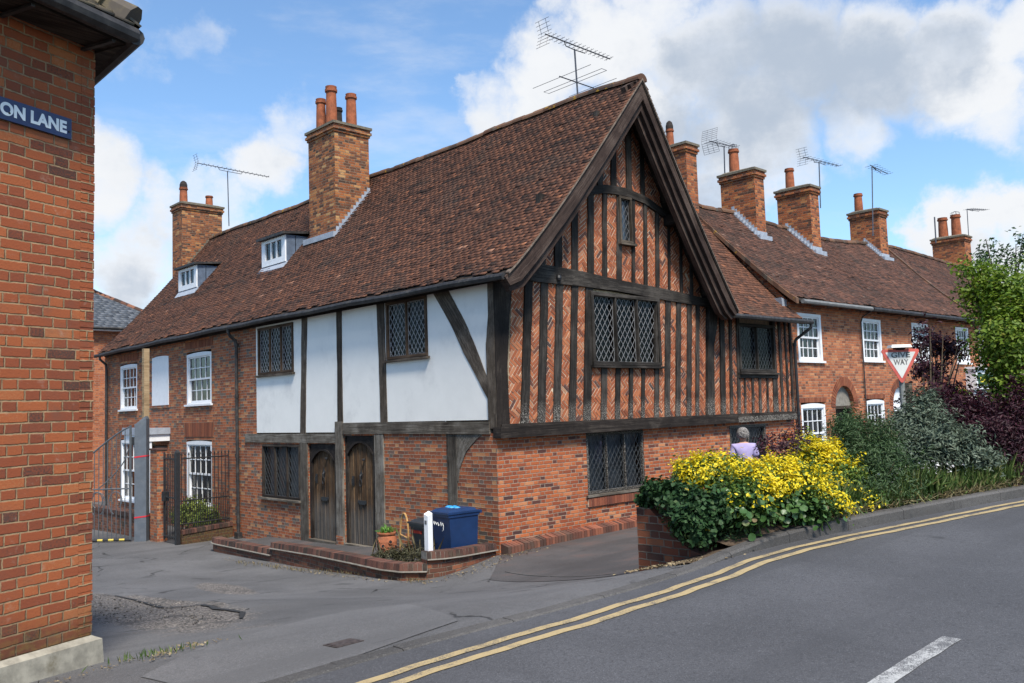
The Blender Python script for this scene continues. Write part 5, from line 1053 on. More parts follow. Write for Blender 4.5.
# ================================================================== LOW WALL, BINS AND POTS IN FRONT OF THE HOUSE
LW=thing('low_brick_wall','low mossy brick wall with brick-on-edge coping curving round the front of the timber house','wall',(-1.6,2,-.4))
path=np.array([(-1.46,8.1),(-1.5,8.0),(-1.53,7.85),(-1.54,7.6),(-1.54,5.2),(-1.66,3.4),(-1.86,1.75),(-1.97,.7),(-1.93,.2),(-1.68,-.15)]); path2=np.array([(-1.68,-.15),(-1.4,-.22),(-1.0,-.2),(-.5,-.08),(-.05,.02)])
def dens(P,st):
    d=np.concatenate([[0],np.cumsum(np.linalg.norm(np.diff(P,axis=0),axis=1))]); n=max(2,int(d[-1]/st)); s=np.linspace(0,d[-1],n+1); return np.stack([np.interp(s,d,P[:,0]),np.interp(s,d,P[:,1])],1),s
wm,cm,lm=MB(),MB(),MB()
for P_,ztop in ((path[:5],lambda y:np.interp(y,[5.2,8.2],[-.22,-.22])),(path[4:],lambda y:np.interp(y,[-.2,1.75,5.2],[.07,.03,-.08])),(path2,None)):
    D,s=dens(P_,.077); nrm=np.gradient(D,axis=0); nrm/=np.linalg.norm(nrm,axis=1)[:,None]; nn=np.stack([nrm[:,1],-nrm[:,0]],1); c=np.array([-.4,3.]); sgn=np.sign(((c-D)*nn).sum(1)); nn*=np.where(sgn==0,1,sgn)[:,None]
    if ztop is None: nn=np.stack([-nrm[:,1],nrm[:,0]],1); zt=np.interp(s,[0,s[-1]],[.25,.17])
    else: zt=np.array([float(ztop(y)) for y in D[:,1]])
    o=lambda i,k,z: (D[i,0]+nn[i,0]*k,D[i,1]+nn[i,1]*k,z)
    for i in range(len(D)-1):
        zb=min(gz1(*D[i]),gz1(*D[i+1]))-.25; e=random.uniform(-.004,.004)
        wm.hexa([o(i,.02,zb),o(i+1,.02,zb),o(i+1,.22,zb),o(i,.22,zb)],[o(i,.02,zt[i]-.125),o(i+1,.02,zt[i+1]-.125),o(i+1,.22,zt[i+1]-.125),o(i,.22,zt[i]-.125)],0,caps=(0,1))
        lm.hexa([o(i,-.035,zt[i]-.123),o(i+1,-.035,zt[i+1]-.123),o(i+1,.24,zt[i+1]-.123),o(i,.24,zt[i]-.123)],[o(i,-.03,zt[i]-.108),o(i+1,-.03,zt[i+1]-.108),o(i+1,.24,zt[i+1]-.108),o(i,.24,zt[i]-.108)],0,.6)
        g=.06
        pa=[(o(i,k,z)) for k,z in ((-.005+e,zt[i]-.106),(.225,zt[i]-.106),(.22,zt[i]),(.008+e,zt[i]))]; pb=[(o(i+1,k,z)) for k,z in ((-.005+e,zt[i+1]-.106),(.225,zt[i+1]-.106),(.22,zt[i+1]),(.008+e,zt[i+1]))]
        la=[tuple(np.array(a)*(1-g)+np.array(b)*g) for a,b in zip(pa,pb)]; lb=[tuple(np.array(a)*g+np.array(b)*(1-g)) for a,b in zip(pa,pb)]
        cm.hexa(la,lb,0)
        lm.hexa([o(i,.006,zt[i]-.107),o(i+1,.006,zt[i+1]-.107),o(i+1,.218,zt[i+1]-.107),o(i,.218,zt[i]-.107)],[o(i,.012,zt[i]-.006),o(i+1,.012,zt[i+1]-.006),o(i+1,.214,zt[i+1]-.006),o(i,.214,zt[i]-.006)],0,.5)
    for e_,sg in ((0,-1),(len(D)-1,1)):
        pass
wm.build('wall_body',[M_BR_LOW],LW); cm.build('coping',[M_COPING],LW,bevel=.008); lm.build('tile_ledge',[M_STONEGREY],LW)
# paved strip between the wall and the house
def sheet(name,poly,mat,off=.006,st=.25,zf=gz):
    xs=[p[0] for p in poly]; ys=[p[1] for p in poly]; V=[];Fc=[]
    for x in np.arange(min(xs),max(xs),st):
        for y in np.arange(min(ys),max(ys),st):
            q=clip_convex([(x,y),(x+st,y),(x+st,y+st),(x,y+st)],poly) if convex(poly) else clip_convex(poly,[(x,y),(x+st,y),(x+st,y+st),(x,y+st)])
            if len(q)>=3: i=len(V); V+=q; Fc.append(tuple(range(i,i+len(q))))
    V=np.array(V); Z=zf(V[:,0],V[:,1])+off; return structure(raw(name,np.column_stack([V,Z]),Fc,mat,None,np.full(len(Fc),.5)))
def convex(p):
    s=[]
    for i in range(len(p)):
        a,b,c=p[i],p[(i+1)%len(p)],p[(i+2)%len(p)]; s.append((b[0]-a[0])*(c[1]-b[1])-(b[1]-a[1])*(c[0]-b[0]))
    return all(x>=-1e-9 for x in s) or all(x<=1e-9 for x in s)
sheet('front_paving',[(-1.75,-.05),(-.02,.05),(-.02,8.2),(-1.4,8.1),(-1.42,5.2),(-1.75,1.75)],M_YARD,.1)

def bin_(name,label,loc,rz,w,d,h,mat,lidmat):
    T=thing(name,label,'wheelie bin',loc); c,s=math.cos(rz),math.sin(rz); L=np.array(loc,float)
    def q(x,y,z): return L+np.array([x*c-y*s,x*s+y*c,z])
    m=MB(); w0,d0=w*.84,d*.8
    def ring(ww,d_f,d_b,z): return [q(-ww/2,d_f,z),q(ww/2,d_f,z),q(ww/2,d_b,z),q(-ww/2,d_b,z)]
    secs=[ring(w0,-d0/2,d/2-.03,.05),ring(w*.95,-d/2*.97,d/2-.01,h-.13),ring(w*.97,-d/2,d/2,h-.129)]
    for a,b in zip(secs,secs[1:]): m.hexa(a,b,0,.5)
    m.hexa(ring(w,-d/2-.02,d/2,h-.125),ring(w,-d/2-.02,d/2,h-.075),0,.5)
    B=m.build('bin_body',mat,T,bevel=.015)
    l=MB(); l.hexa(ring(w+.03,-d/2-.045,d/2+.02,h-.072),ring(w+.03,-d/2-.045,d/2+.02,h-.04),0,.5); l.hexa(ring(w-.04,-d/2-.0,d/2-.02,h-.039),ring(w-.12,-d/2+.06,d/2-.05,h+.0),0,.5); l.hexa(ring(w-.16,-d/2+.1,d/2-.09,h+.001),ring(w-.2,-d/2+.12,d/2-.11,h+.012),0,.5)
    for x in (-w/2+.03,w/2-.03): l.hexa([q(x-.02,d/2+.02,h-.1),q(x+.02,d/2+.02,h-.1),q(x+.02,d/2+.075,h-.1),q(x-.02,d/2+.075,h-.1)],[q(x-.02,d/2-.03,h-.035),q(x+.02,d/2-.03,h-.035),q(x+.02,d/2+.07,h-.045),q(x-.02,d/2+.07,h-.045)],0,.5)
    l.tube([q(-w/2+.03,d/2+.06,h-.07),q(w/2-.03,d/2+.06,h-.07)],.016,6)
    l.build('lid',lidmat,T,bevel=.01)
    for x in (-w/2+.02,w/2-.02):
        k=MB(); k.tube([q(x-.03,d/2-.03,.1),q(x+.03,d/2-.03,.1)],.1,14); k.build('wheel',M_RUBBER,T)
    return T,q,B
BB,q,B=bin_('wheelie_bin','blue wheelie bin with white scrawl, standing behind the low wall',(-.6,.45,gz1(-.6,.45)+.02),R(-93),.54,.62,.9,M_BINBLUE,M_BINBLUE)
m=MB(); pts=[(-.17,.66),(-.15,.70),(-.13,.64),(-.1,.69),(-.07,.645),(-.04,.685),(-.01,.63),(.03,.66),(.05,.7),(.06,.63),(.08,.67),(.1,.685),(.12,.64),(.11,.57),(.08,.55)]
m.tube([q(x,-.33*(.87+.11*z)-.022,z) for x,z in pts],.006,5); m.build('painted_scrawl',M_LETTER,BB)
bg=MB(); rg=np.random.default_rng(3)
for i in range(7): x,y=rg.uniform(-.14,.12),rg.uniform(-.08,.08); bg.lathe(q(x,y,.914),[(.065,0),(.06,.006),(.03,.012+rg.random()*.012),(.002,.016)],7)
tag(bg.build('plastic_bag',M_BLUEBAG,None,smooth=True),'bright blue crumpled plastic bag lying on the blue bin lid','bag')
BK,q2,_=bin_('wheelie_bin','charcoal bin with red markings, half behind the white bollard',(-.68,1.12,gz1(-.68,1.12)+.1),R(-96),.46,.44,.66,M_BINBLACK,M_BINBLACK)
m=MB()
for x0,x1 in ((-.17,-.1),(-.08,-.03),(0,.04),(.07,.15)): m.hexa([q2(x0,-.225,.43),q2(x1,-.225,.43),q2(x1,-.18,.43),q2(x0,-.18,.43)],[q2(x0,-.232,.48),q2(x1,-.232,.48),q2(x1,-.18,.48),q2(x0,-.18,.48)])
m.build('red_marking',M_RED,BK)
bx_,by_,_z=at(429.0,553,13.85); WB=thing('bollard','short square white post standing at the wall corner before the bins','bollard',(bx_,by_,.06))
m=MB(); m.hexa([(bx_-.048,by_-.048,.11),(bx_+.048,by_-.048,.11),(bx_+.048,by_+.048,.11),(bx_-.048,by_+.048,.11)],[(bx_-.048,by_-.048,.79),(bx_+.048,by_-.048,.83),(bx_+.048,by_+.048,.86),(bx_-.048,by_+.048,.82)]); m.build('post',M_WHITE,WB,bevel=.012)
m=MB(); m.box(bx_-.052,bx_-.048,by_-.02,by_+.03,.66,.72); m.build('reflector',M_LEADCAME,WB)
PT=thing('plant_pot','terracotta strawberry pot with side holes and a tuft of green leaves','plant pot',(-.62,2.45,gz1(-.62,2.45)+.08)); pz=gz1(-.62,2.45)+.08
m=MB(); m.lathe((-.62,2.45,pz),[(.11,0),(.15,.06),(.185,.18),(.19,.27),(.165,.36),(.145,.39),(.175,.4),(.18,.43),(.15,.435),(.14,.4)],24); pot=m.build('pot',M_TERRA,PT,smooth=True)
for an,zz in ((215,.2),(255,.27),(180,.28),(290,.17),(235,.1)):
    a=R(an); c=np.array([-.62+.18*math.cos(a),2.45+.18*math.sin(a),pz+zz]); k=MB(); dirv=np.array([math.cos(a),math.sin(a),.25])
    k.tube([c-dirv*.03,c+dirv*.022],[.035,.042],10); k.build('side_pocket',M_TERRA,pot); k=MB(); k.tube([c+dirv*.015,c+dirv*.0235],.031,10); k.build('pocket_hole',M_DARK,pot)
rg=np.random.default_rng(11); n=130; C=np.array([-.62,2.45,pz+.47])+rg.normal(0,1,(n,3))*[.07,.07,.035]; tag(leaf_mesh('potted_plant',C,rg.normal(0,1,(n,3)),.1,.25,M_LF_POT,None,rg=rg,up=np.array([0,0,1.2])),'tuft of bright green leaves growing in the terracotta pot','plant')
LV=thing('lavender_clump','dry grey-green lavender clump beside the white bollard','plant',(-1.35,1.15,gz1(-1.35,1.15)+.1)); z=gz1(-1.35,1.15)
bush(LV,[(-1.3,.75,z+.2,.3,.42,.2),(-1.4,1.3,z+.18,.24,.35,.15)],230,9,.075,.2,M_LF_OLIVE,seed=6,spread=.03,up=.8); rg=np.random.default_rng(4); n=26; C=np.array([-1.1,1.0,z+.38])+rg.normal(0,1,(n,3))*[.22,.35,.12]; leaf_mesh('dry_stalks',C,rg.normal(0,1,(n,3))*[1,1,.2],.45,.018,M_DRYGRASS,LV,rg=rg,up=np.array([0,0,2.5]))
HC=MB(); z=gz1(-.7,1.95); HC.tube([np.array([-.75+.05*math.sin(a*.5),1.75+.16*math.cos(a)*-1,z+.1+.78*math.sin(a)**.6]) for a in np.linspace(0.02,PI-.02,16)],.017,6); HC.tube([(-.74,1.62,z+.45),(-.72,1.88,z+.5)],.012,5); tag(HC.build('cane_hoop',M_CANE,None),'bent cane hoop standing between the terracotta pot and the charcoal bin','plant support')

# ================================================================== GATES AND RAILINGS AT THE COTTAGE
gzf=gz1(-1.73,11.6)
GP=thing('gate_post','tall grey steel gate post with two red tape bands and a slanted top','post',(-1.73,11.6,gzf))
dirv=np.array([.73,-.68]); pv=np.array([.68,.73])
def gp(a,b,z): return (-1.73+dirv[0]*a+pv[0]*b,11.6+dirv[1]*a+pv[1]*b,z)
m=MB(); w_=.15
secs=[[gp(-w_,-.1,z),gp(w_,-.1,z2),gp(w_,.1,z2),gp(-w_,.1,z)] for z,z2 in ((gzf-.2,gzf-.2),(2.3,2.42),(2.38,2.5))]
for a,b in zip(secs,secs[1:]): m.hexa(a,b,0,.5)
m.hexa([gp(-w_+.03,-.1,2.385),gp(w_-.005,-.1,2.502),gp(w_-.005,.1,2.502),gp(-w_+.03,.1,2.385)],[gp(.03,-.09,2.5),gp(w_-.03,-.09,2.57),gp(w_-.03,.09,2.57),gp(.03,.09,2.5)],0,.5)
m.build('post',M_GREYPOST,GP,bevel=.012)
for z in (1.52,.0):
    m=MB(); m.hexa([gp(-w_-.004,-.106,z),gp(w_+.004,-.106,z+.03),gp(w_+.004,.106,z+.03),gp(-w_-.004,.106,z)],[gp(-w_-.004,-.106,z+.035),gp(w_+.004,-.106,z+.065),gp(w_+.004,.106,z+.065),gp(-w_-.004,.106,z+.035)]); m.build('red_tape_band',M_REDTAPE,GP)
m=MB(); m.hexa([gp(-w_-.1,-.03,1.85),gp(-w_,-.03,1.85),gp(-w_,.03,1.85),gp(-w_-.1,.03,1.85)],[gp(-w_-.1,-.03,2.05),gp(-w_,-.03,2.05),gp(-w_,.03,2.05),gp(-w_-.1,.03,2.05)]); m.build('hinge',M_BLACKIRON,GP)
TP=MB(); TP.box(-1.53,-1.39,12.0,12.14,gz1(-1.4,12)-.1,4.35); tag(TP.build('timber_post',M_POSTWOOD,None,bevel=.008),'tall pale sawn timber post behind the grey gate post','post')
GT=thing('metal_gate','grey scrolled metal gate standing open, with yellow and black striped bottom rail','gate',(-2.3,12.2,gz1(-2.3,12.2)))
g0,g1=np.array([-1.95,11.78]),np.array([-3.15,12.95]); gl=np.linalg.norm(g1-g0); gd=(g1-g0)/gl; zb=gz1(-2.5,12.4)+.06
def gq(s,z): return (g0[0]+gd[0]*s,g0[1]+gd[1]*s,z)
topz=lambda s: 2.32-.72*min(1,s/1.05)**1.25
m=MB(); m.tube([gq(0,zb),gq(0,2.35)],.032,6); m.tube([gq(gl,zb),gq(gl,topz(gl))],.03,6)
for zz in (.75,): m.tube([gq(0,zz),gq(gl,zz)],.02,6)
m.tube([gq(s,topz(s)) for s in np.linspace(0,gl,12)],.022,6); m.build('gate_frame',M_GREYGATE,GT)
m=MB(); s=.14
while s<gl-.05: m.tube([gq(s,zb),gq(s,topz(s))],.011,5); s+=.112
m.build('gate_bars',M_GREYGATE,GT)
m=MB()
for c0,sg in ((.35,1),(.85,-1),(.85,1),(1.3,-1)):
    pts=[gq(c0+sg*(.2*math.cos(a))*(1-a/9),.75-.32+(.3*math.sin(a))*(1-a/9)) for a in np.linspace(-1.2,4.2,16)]; m.tube(pts,.014,5)
pts=[gq(.05+.8*t,1.75-1.0*t**.6) for t in np.linspace(0,1,10)]; m.tube(pts,.016,5); m.build('scrollwork',M_GREYGATE,GT)
for k in range(12):
    m=MB(); a,b=gl*k/12+.003,gl*(k+1)/12-.003; m.tube([gq(a,zb),gq(b,zb)],.034,6); m.build('bottom_rail_stripe',M_YELLOWPAINT if k%2 else M_BLACKIRON,GT)
BP=MB(); BP.box(-1.55,-1.45,9.88,9.98,-.65,1.66); BP.hexa([(-1.55,9.88,1.661),(-1.45,9.88,1.661),(-1.45,9.98,1.661),(-1.55,9.98,1.661)],[(-1.52,9.91,1.72),(-1.47,9.91,1.72),(-1.47,9.96,1.72),(-1.52,9.96,1.72)]); tag(BP.build('black_post',M_BLACKIRON,None,bevel=.006),'square black iron post between the small gate and the railings','post')
PR=thing('brick_pier','narrow brick gate pier beside the grey steel post','pier',(-1.4,11.05,-.6)); m=MB(); m.box(-1.6,-1.34,10.95,11.4,-.8,1.7); m.build('pier_body',M_BR_COT,PR); m=MB(); m.box(-1.62,-1.32,10.93,11.42,1.703,1.75); m.build('pier_cap',M_COPING,PR,bevel=.015)
GW_=thing('garden_wall','low brick garden wall behind the open grey metal gate','wall',(-1.4,14,-.7)); m=MB(); m.box(-1.55,-1.3,11.75,17,-1.,-.08); m.build('wall_body',M_BR_LOW,GW_); m=MB()
for k in range(68): m.box(-1.58,-1.27,11.76+k*.077,11.76+k*.077+.071,-.077,.03)
m.build('coping',M_COPING,GW_)
SG=thing('garden_gate','small black iron bar gate between the brick pier and the black post','gate',(-1.5,10.4,-.5))
m=MB()
for z in (-.4,.55,1.5): m.tube([(-1.5,10.04,z),(-1.5,10.74,z)],.018,5)
for y in np.linspace(10.04,10.74,8): m.tube([(-1.5,y,-.45),(-1.5,y,1.62)],.012,5)
for y in (10.04,10.74): m.tube([(-1.5,y,-.5),(-1.5,y,1.66)],.022,6)
m.build('gate_bars',M_BLACKIRON,SG); m=MB(); m.box(-1.56,-1.44,10.62,10.76,.45,.68); m.build('lock_box',M_BLACKIRON,SG)
RL=thing('iron_railings','black iron railings on a dwarf brick wall beside the cottage downpipe','railings',(-.8,10.05,-.5))
r0,r1=np.array([-1.4,9.94]),np.array([-.1,10.12])
def rp(t,z): p=r0+(r1-r0)*t; return (p[0],p[1],z)
m=MB()
for z in (-.08,.48,1.5): m.tube([rp(0,z),rp(1,z)],.017,5)
for k in range(14): t=k/13; m.tube([rp(t,-.2),rp(t,1.58)],.011,5); 
for k in range(13): t=(k+.5)/13; m.tube([rp(t,-.2),rp(t,.6)],.010,5)
for k in range(14): t=k/13; m.lathe(rp(t,1.58),[(.022,0),(.022,.03),(.001,.08)],6)
m.build('railing_bars',M_BLACKIRON,RL)
m=MB(); a,b=r0,r1; m.hexa([(-1.42,9.84,-.9),(-.05,10.02,-.9),(-.05,10.24,-.9),(-1.42,10.06,-.9)],[(-1.42,9.84,-.32),(-.05,10.02,-.27),(-.05,10.24,-.27),(-1.42,10.06,-.32)]); m.build('dwarf_wall',M_BR_PIER,RL)
m=MB()
for k in range(18):
    t0,t1=k/18+.003,(k+1)/18-.003; p,q_=np.array([-1.42,9.82])*(1-t0)+np.array([-.05,10.0])*t0,np.array([-1.42,9.82])*(1-t1)+np.array([-.05,10.0])*t1; z0,z1=-.318+.05*t0,-.318+.05*t1
    m.hexa([(p[0],p[1],z0),(q_[0],q_[1],z1),(q_[0],q_[1]+.26,z1),(p[0],p[1]+.26,z0)],[(p[0],p[1],z0+.1),(q_[0],q_[1],z1+.1),(q_[0],q_[1]+.26,z1+.1),(p[0],p[1]+.26,z0+.1)])
m.build('coping',M_COPING,RL,bevel=.008)
GS=thing('garden_shrub','yellow-green shrub behind the black railings under the cottage window','shrub',(-.75,11.6,-.5))
bush(GS,[(-.45,11.3,-.1,.3,.5,.42),(-.5,11.9,-.15,.3,.4,.36),(-.4,10.7,-.15,.25,.3,.3)],420,9,.085,.5,M_LF_GARDEN,seed=9,spread=.05); stems(GS,(-.7,11.5,-.55),[(-.6,11.1,.1),(-.8,11.9,.1),(-.7,12.2,0)],seed=9)
# ================================================================== GROUND, ROAD, KERB, MARKINGS
xs=np.concatenate([np.linspace(-400,-19,14)[:-1],np.arange(-18,28.01,.25),np.linspace(29,400,14)]); ys=np.concatenate([np.linspace(-400,-19,14)[:-1],np.arange(-18,24.01,.25),np.linspace(25,400,14)])
GX,GY=np.meshgrid(xs,ys,indexing='ij'); GZ=gz(GX,GY); far=np.maximum(0,np.maximum(np.abs(GX)-45,np.abs(GY)-45)); GZ=GZ-np.minimum(far*.01,1.5)
nx,ny=GX.shape; I=np.arange(nx*ny).reshape(nx,ny); Q=np.stack([I[:-1,:-1],I[1:,:-1],I[1:,1:],I[:-1,1:]],-1).reshape(-1,4)
structure(raw('ground',np.stack([GX,GY,GZ],-1).reshape(-1,3),Q,M_LANE,None,np.full(len(Q),.5),smooth=True,org=(0,0,0)))
def ribbon(name,xa,xb,f0,f1,mat,off,st=.2,nt=1,zf=None):
    X=np.arange(xa,xb+1e-6,st); V=[]
    for j in range(nt+1): Y=f0(X)+(f1(X)-f0(X))*j/nt; Z=(zf or gz)(X,Y)+off; V.append(np.stack([X,Y,Z],1))
    n=len(X); V=np.concatenate(V); Fc=np.array([[j*n+i,j*n+i+1,(j+1)*n+i+1,(j+1)*n+i] for j in range(nt) for i in range(n-1)]); return structure(raw(name,V,Fc,mat,None,np.full(len(Fc),.5)))
ribbon('road',-30,26,lambda x:kerb_y(x)-.0,lambda x:kerb_y(x)-11,M_ROAD,.006,.25,44)
yo=lambda x:kerb_y(x)-np.interp(x,[-7.4,-6.2,-5,-3.8,-3,-2],[.365,.32,.27,.245,.25,.255])
rgl=np.random.default_rng(2)
def wob(f,a=.006): return lambda x:f(x)+a*np.sin(x*7.3+1)+a*.7*np.sin(x*17.1)
ribbon('yellow_line',-14,12,wob(lambda x:yo(x)+.035),wob(lambda x:yo(x)-.04),M_YLINE,.011,.06); ribbon('yellow_line',-14,12,wob(lambda x:yo(x)-.125),wob(lambda x:yo(x)-.2),M_YLINE,.011,.06)
for a,b in ((-8.4,-4.45),(-.35,1.7),(5.7,7.7)): ribbon('white_centre_line',a,b,wob(lambda x:-9.0+.012*(x+4)+0*x if a<-1 else kerb_y(x)-2.3,.0025),wob(lambda x:-9.11+.012*(x+4)+0*x if a<-1 else kerb_y(x)-2.41,.003),M_WLINE,.011,.06)
# kerb: flush concrete edging on the left, raised stones on the right
m=MB(); x=-14.
def kh(x): return float(np.interp(x,[-20,-4.0,-3.2,-2.4,-1.5],[.013,.015,.04,.105,.125]))
while x<14:
    L=.91; a,b=x+.004,x+L-.004
    n=4
    for k in range(n):
        p,q_=a+(b-a)*k/n,a+(b-a)*(k+1)/n; ya,yb=float(kerb_y(p)),float(kerb_y(q_)); za,zb_=gz1(p,ya)+kh(p),gz1(q_,yb)+kh(q_); c=.02
        e=random.uniform(-.003,.003)
        m.hexa([(p,ya,za-.35),(p,ya,za-.022),(p,ya+.022,za),(p,ya+.135,za+e),(p,ya+.135,za-.35)],[(q_,yb,zb_-.35),(q_,yb,zb_-.022),(q_,yb+.022,zb_),(q_,yb+.135,zb_+e),(q_,yb+.135,zb_-.35)],0,.5)
    x+=L
structure(m.build('kerb',[M_KERB]))
sheet('yard_paving',[(-1.45,-1.35),(-2.0,-3.0),(-2.75,-5.15),(9.5,-5.1),(9.5,-.02),(.02,-.02)],M_YARD,.006)
m=MB(); 
for (p,q_) in (((-.95,-1.22),(-1.4,-2.6)),((-1.42,-2.65),(-2.05,-4.3))):
    p,q_=np.array(p),np.array(q_); d=(q_-p)/np.linalg.norm(q_-p); n=np.array([-d[1],d[0]])*.05
    for k in range(8):
        a,b=p+(q_-p)*k/8,p+(q_-p)*(k+1)/8; m.hexa([(*(a-n),gz1(*a)-.1),(*(a+n),gz1(*a)-.1),(*(b+n),gz1(*b)-.1),(*(b-n),gz1(*b)-.1)],[(*(a-n),gz1(*a)+.009),(*(a+n),gz1(*a)+.009),(*(b+n),gz1(*b)+.009),(*(b-n),gz1(*b)+.009)])
structure(m.build('edging_stones',[M_KERB]))
sheet('asphalt_patch',[(-7.35,-4.8),(-6.1,-4.15),(-5.5,-3.95),(-5.1,-4.3),(-5.95,-6.1),(-7.0,-6.3),(-7.9,-6.3),(-8.0,-5.4)],M_PATCH,.005)
hole=[(-5.55,3.3),(-5.6,1.5),(-5.8,0),(-5.95,-1.5),(-6.3,-3.0),(-6.7,-3.1),(-7.0,-1.4),(-6.85,0),(-6.75,1.5),(-6.6,3.0)]
rg=np.random.default_rng(21); n=2200; px=rg.uniform(-7.2,-5.2,n); py=rg.uniform(-3.5,4,n)
def inside(x,y,poly):
    c=np.zeros(len(x),bool); j=len(poly)-1
    for i in range(len(poly)):
        xi,yi=poly[i]; xj,yj=poly[j]; c^=((yi>y)!=(yj>y))&(x<(xj-xi)*(y-yi)/(yj-yi+1e-12)+xi); j=i
    return c
k=inside(px,py,hole); px,py=px[k],py[k]; n=len(px); s=rg.gamma(2,.0026,n)+.003
oct_=np.array([[1,0,0],[0,1,0],[-1,0,0],[0,-1,0],[0,0,.7],[0,0,-.6]]); V=np.stack([px,py,gz(px,py)+.012],1)[:,None]+oct_[None]*s[:,None,None]*rg.uniform(.6,1.4,(n,6,1)); fo=np.array([[0,1,4],[1,2,4],[2,3,4],[3,0,4],[1,0,5],[2,1,5],[3,2,5],[0,3,5]])
tag(raw('gravel',V.reshape(-1,3),(np.arange(n)[:,None,None]*6+fo[None]).reshape(-1,3),M_STONES,None,np.repeat(rg.random(n),8)),kind='stuff')
# broken lip of the old surface along the far side of the worn patch
m=MB(); lip=np.array([(-5.25,3.0),(-5.3,2.3),(-5.42,1.5),(-5.45,.8),(-5.62,.1),(-5.66,-.6),(-5.6,-1.2),(-5.75,-1.9),(-5.78,-2.4)]); D,_=dens(lip,.09)
D=D+rg.normal(0,.018,D.shape); nr=np.gradient(D,axis=0); nr/=np.linalg.norm(nr,axis=1)[:,None]
for i in range(len(D)-1):
    h0,h1=[.028*math.sin(PI*min(1,max(0,(j+.5)/len(D))))**.5+.006 for j in (i,i+1)]; pts=[]
    for j,h in ((i,h0),(i+1,h1)):
        c=D[j]; o=np.array([-nr[j][1],nr[j][0]]); z=gz1(*c); a=c-o*.1
        pts.append([(c[0],c[1],z-.02),(c[0],c[1],z+h),(a[0],a[1],z+.008),(a[0],a[1],z-.02)])
    m.hexa(pts[0],pts[1],0,.5,caps=(0,0))
structure(m.build('broken_asphalt_edge',[M_LANE]))
def ground_at(px,py):                                          # where a sight line meets the ground
    d=ray(px,py); ts=np.linspace(4,40,1500); P_=CAM+d*ts[:,None]; k=np.argmax(P_[:,2]<gz(P_[:,0],P_[:,1])); return P_[k]
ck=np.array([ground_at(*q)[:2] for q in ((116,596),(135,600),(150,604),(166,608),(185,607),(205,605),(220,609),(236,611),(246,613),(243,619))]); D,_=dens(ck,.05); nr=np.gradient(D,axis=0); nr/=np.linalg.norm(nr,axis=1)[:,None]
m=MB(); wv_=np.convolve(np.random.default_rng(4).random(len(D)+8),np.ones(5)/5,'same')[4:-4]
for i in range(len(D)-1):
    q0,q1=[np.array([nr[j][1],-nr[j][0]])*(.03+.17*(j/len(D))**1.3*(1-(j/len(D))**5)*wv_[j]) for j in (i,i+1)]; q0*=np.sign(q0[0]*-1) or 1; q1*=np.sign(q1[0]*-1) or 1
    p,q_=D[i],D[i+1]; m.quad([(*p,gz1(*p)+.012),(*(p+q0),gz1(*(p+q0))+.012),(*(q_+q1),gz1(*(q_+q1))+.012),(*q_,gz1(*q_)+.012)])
structure(m.build('crack',[M_LIP_SHADE]))  # crack drawn as a dark strip, its depth shadow painted in
m=MB(); c=np.array([-6.8,-5.88]); 
for a,b,h,mm in ((.11,.09,.010,0),(.09,.07,.013,0)): m.hexa([(c[0]-a,c[1]-b,.7),(c[0]+a,c[1]-b,.7),(c[0]+a,c[1]+b,.7),(c[0]-a,c[1]+b,.7)],[(x,y,gz1(x,y)+h) for x,y in ((c[0]-a,c[1]-b),(c[0]+a,c[1]-b),(c[0]+a,c[1]+b),(c[0]-a,c[1]+b))])
tag(m.build('access_cover',[M_IRONCOVER]),'small rusty iron access cover set in the pale asphalt patch','utility cover')
def litter(name,pts,n,sp,size,mat,seed,asp=.5,lift=.012):
    rg=np.random.default_rng(seed); P=np.array(pts,float); D,_=dens(P,.05); c=D[rg.integers(0,len(D),n)]+rg.normal(0,sp,(n,2)); C=np.column_stack([c,gz(c[:,0],c[:,1])+lift+rg.random(n)*.012])
    return tag(leaf_mesh(name,C,rg.normal(0,.35,(n,3))+[0,0,1],size,asp,mat,None,rg=rg),kind='stuff')
litter('leaf_litter',[(-1.9,6.6),(-1.72,4.5),(-2.0,2.6),(-2.15,.6),(-1.8,-.4)],260,.06,.04,M_LITTER,5)
litter('leaf_litter',[(-1.6,-.45),(-.9,-.55),(-.2,-.3),(.6,-.4)],220,.12,.04,M_LITTER,6)
litter('leaf_litter',[(-7.75,-4.9),(-7.5,-4.7),(-7.2,-4.62)],90,.07,.035,M_LITTER,7)
litter('leaf_litter',[(-8.6,-5.05),(-7.9,-4.85)],60,.05,.025,M_LITTER,27)
litter('leaf_litter',[(-3.2,-5.6),(-3.3,-6.0),(-3.15,-6.35),(-2.6,-6.42)],500,.12,.045,M_LITTER,8)
rg=np.random.default_rng(33); n=60; C=np.array([-7.65,-4.76,0])+rg.normal(0,1,(n,3))*[.2,.06,0]; C[:,2]=gz(C[:,0],C[:,1])+.03; tag(leaf_mesh('weeds',C,rg.normal(0,1,(n,3))*[1,1,.4],.07,.14,M_GRASS,None,rg=rg,up=np.array([0,0,1.3])),kind='stuff')
rg=np.random.default_rng(34); n=260; q_=rg.random(n); C=np.stack([-1.95+.3*q_-.2*q_**2+rg.normal(0,.05,n),5.8-6.2*q_,0*q_],1); C[:,2]=gz(C[:,0],C[:,1])+.03; tag(leaf_mesh('weeds',C,rg.normal(0,1,(n,3))*[1,1,.4],.09,.1,M_DRYGRASS,None,rg=rg,up=np.array([0,0,1.3])),kind='stuff')

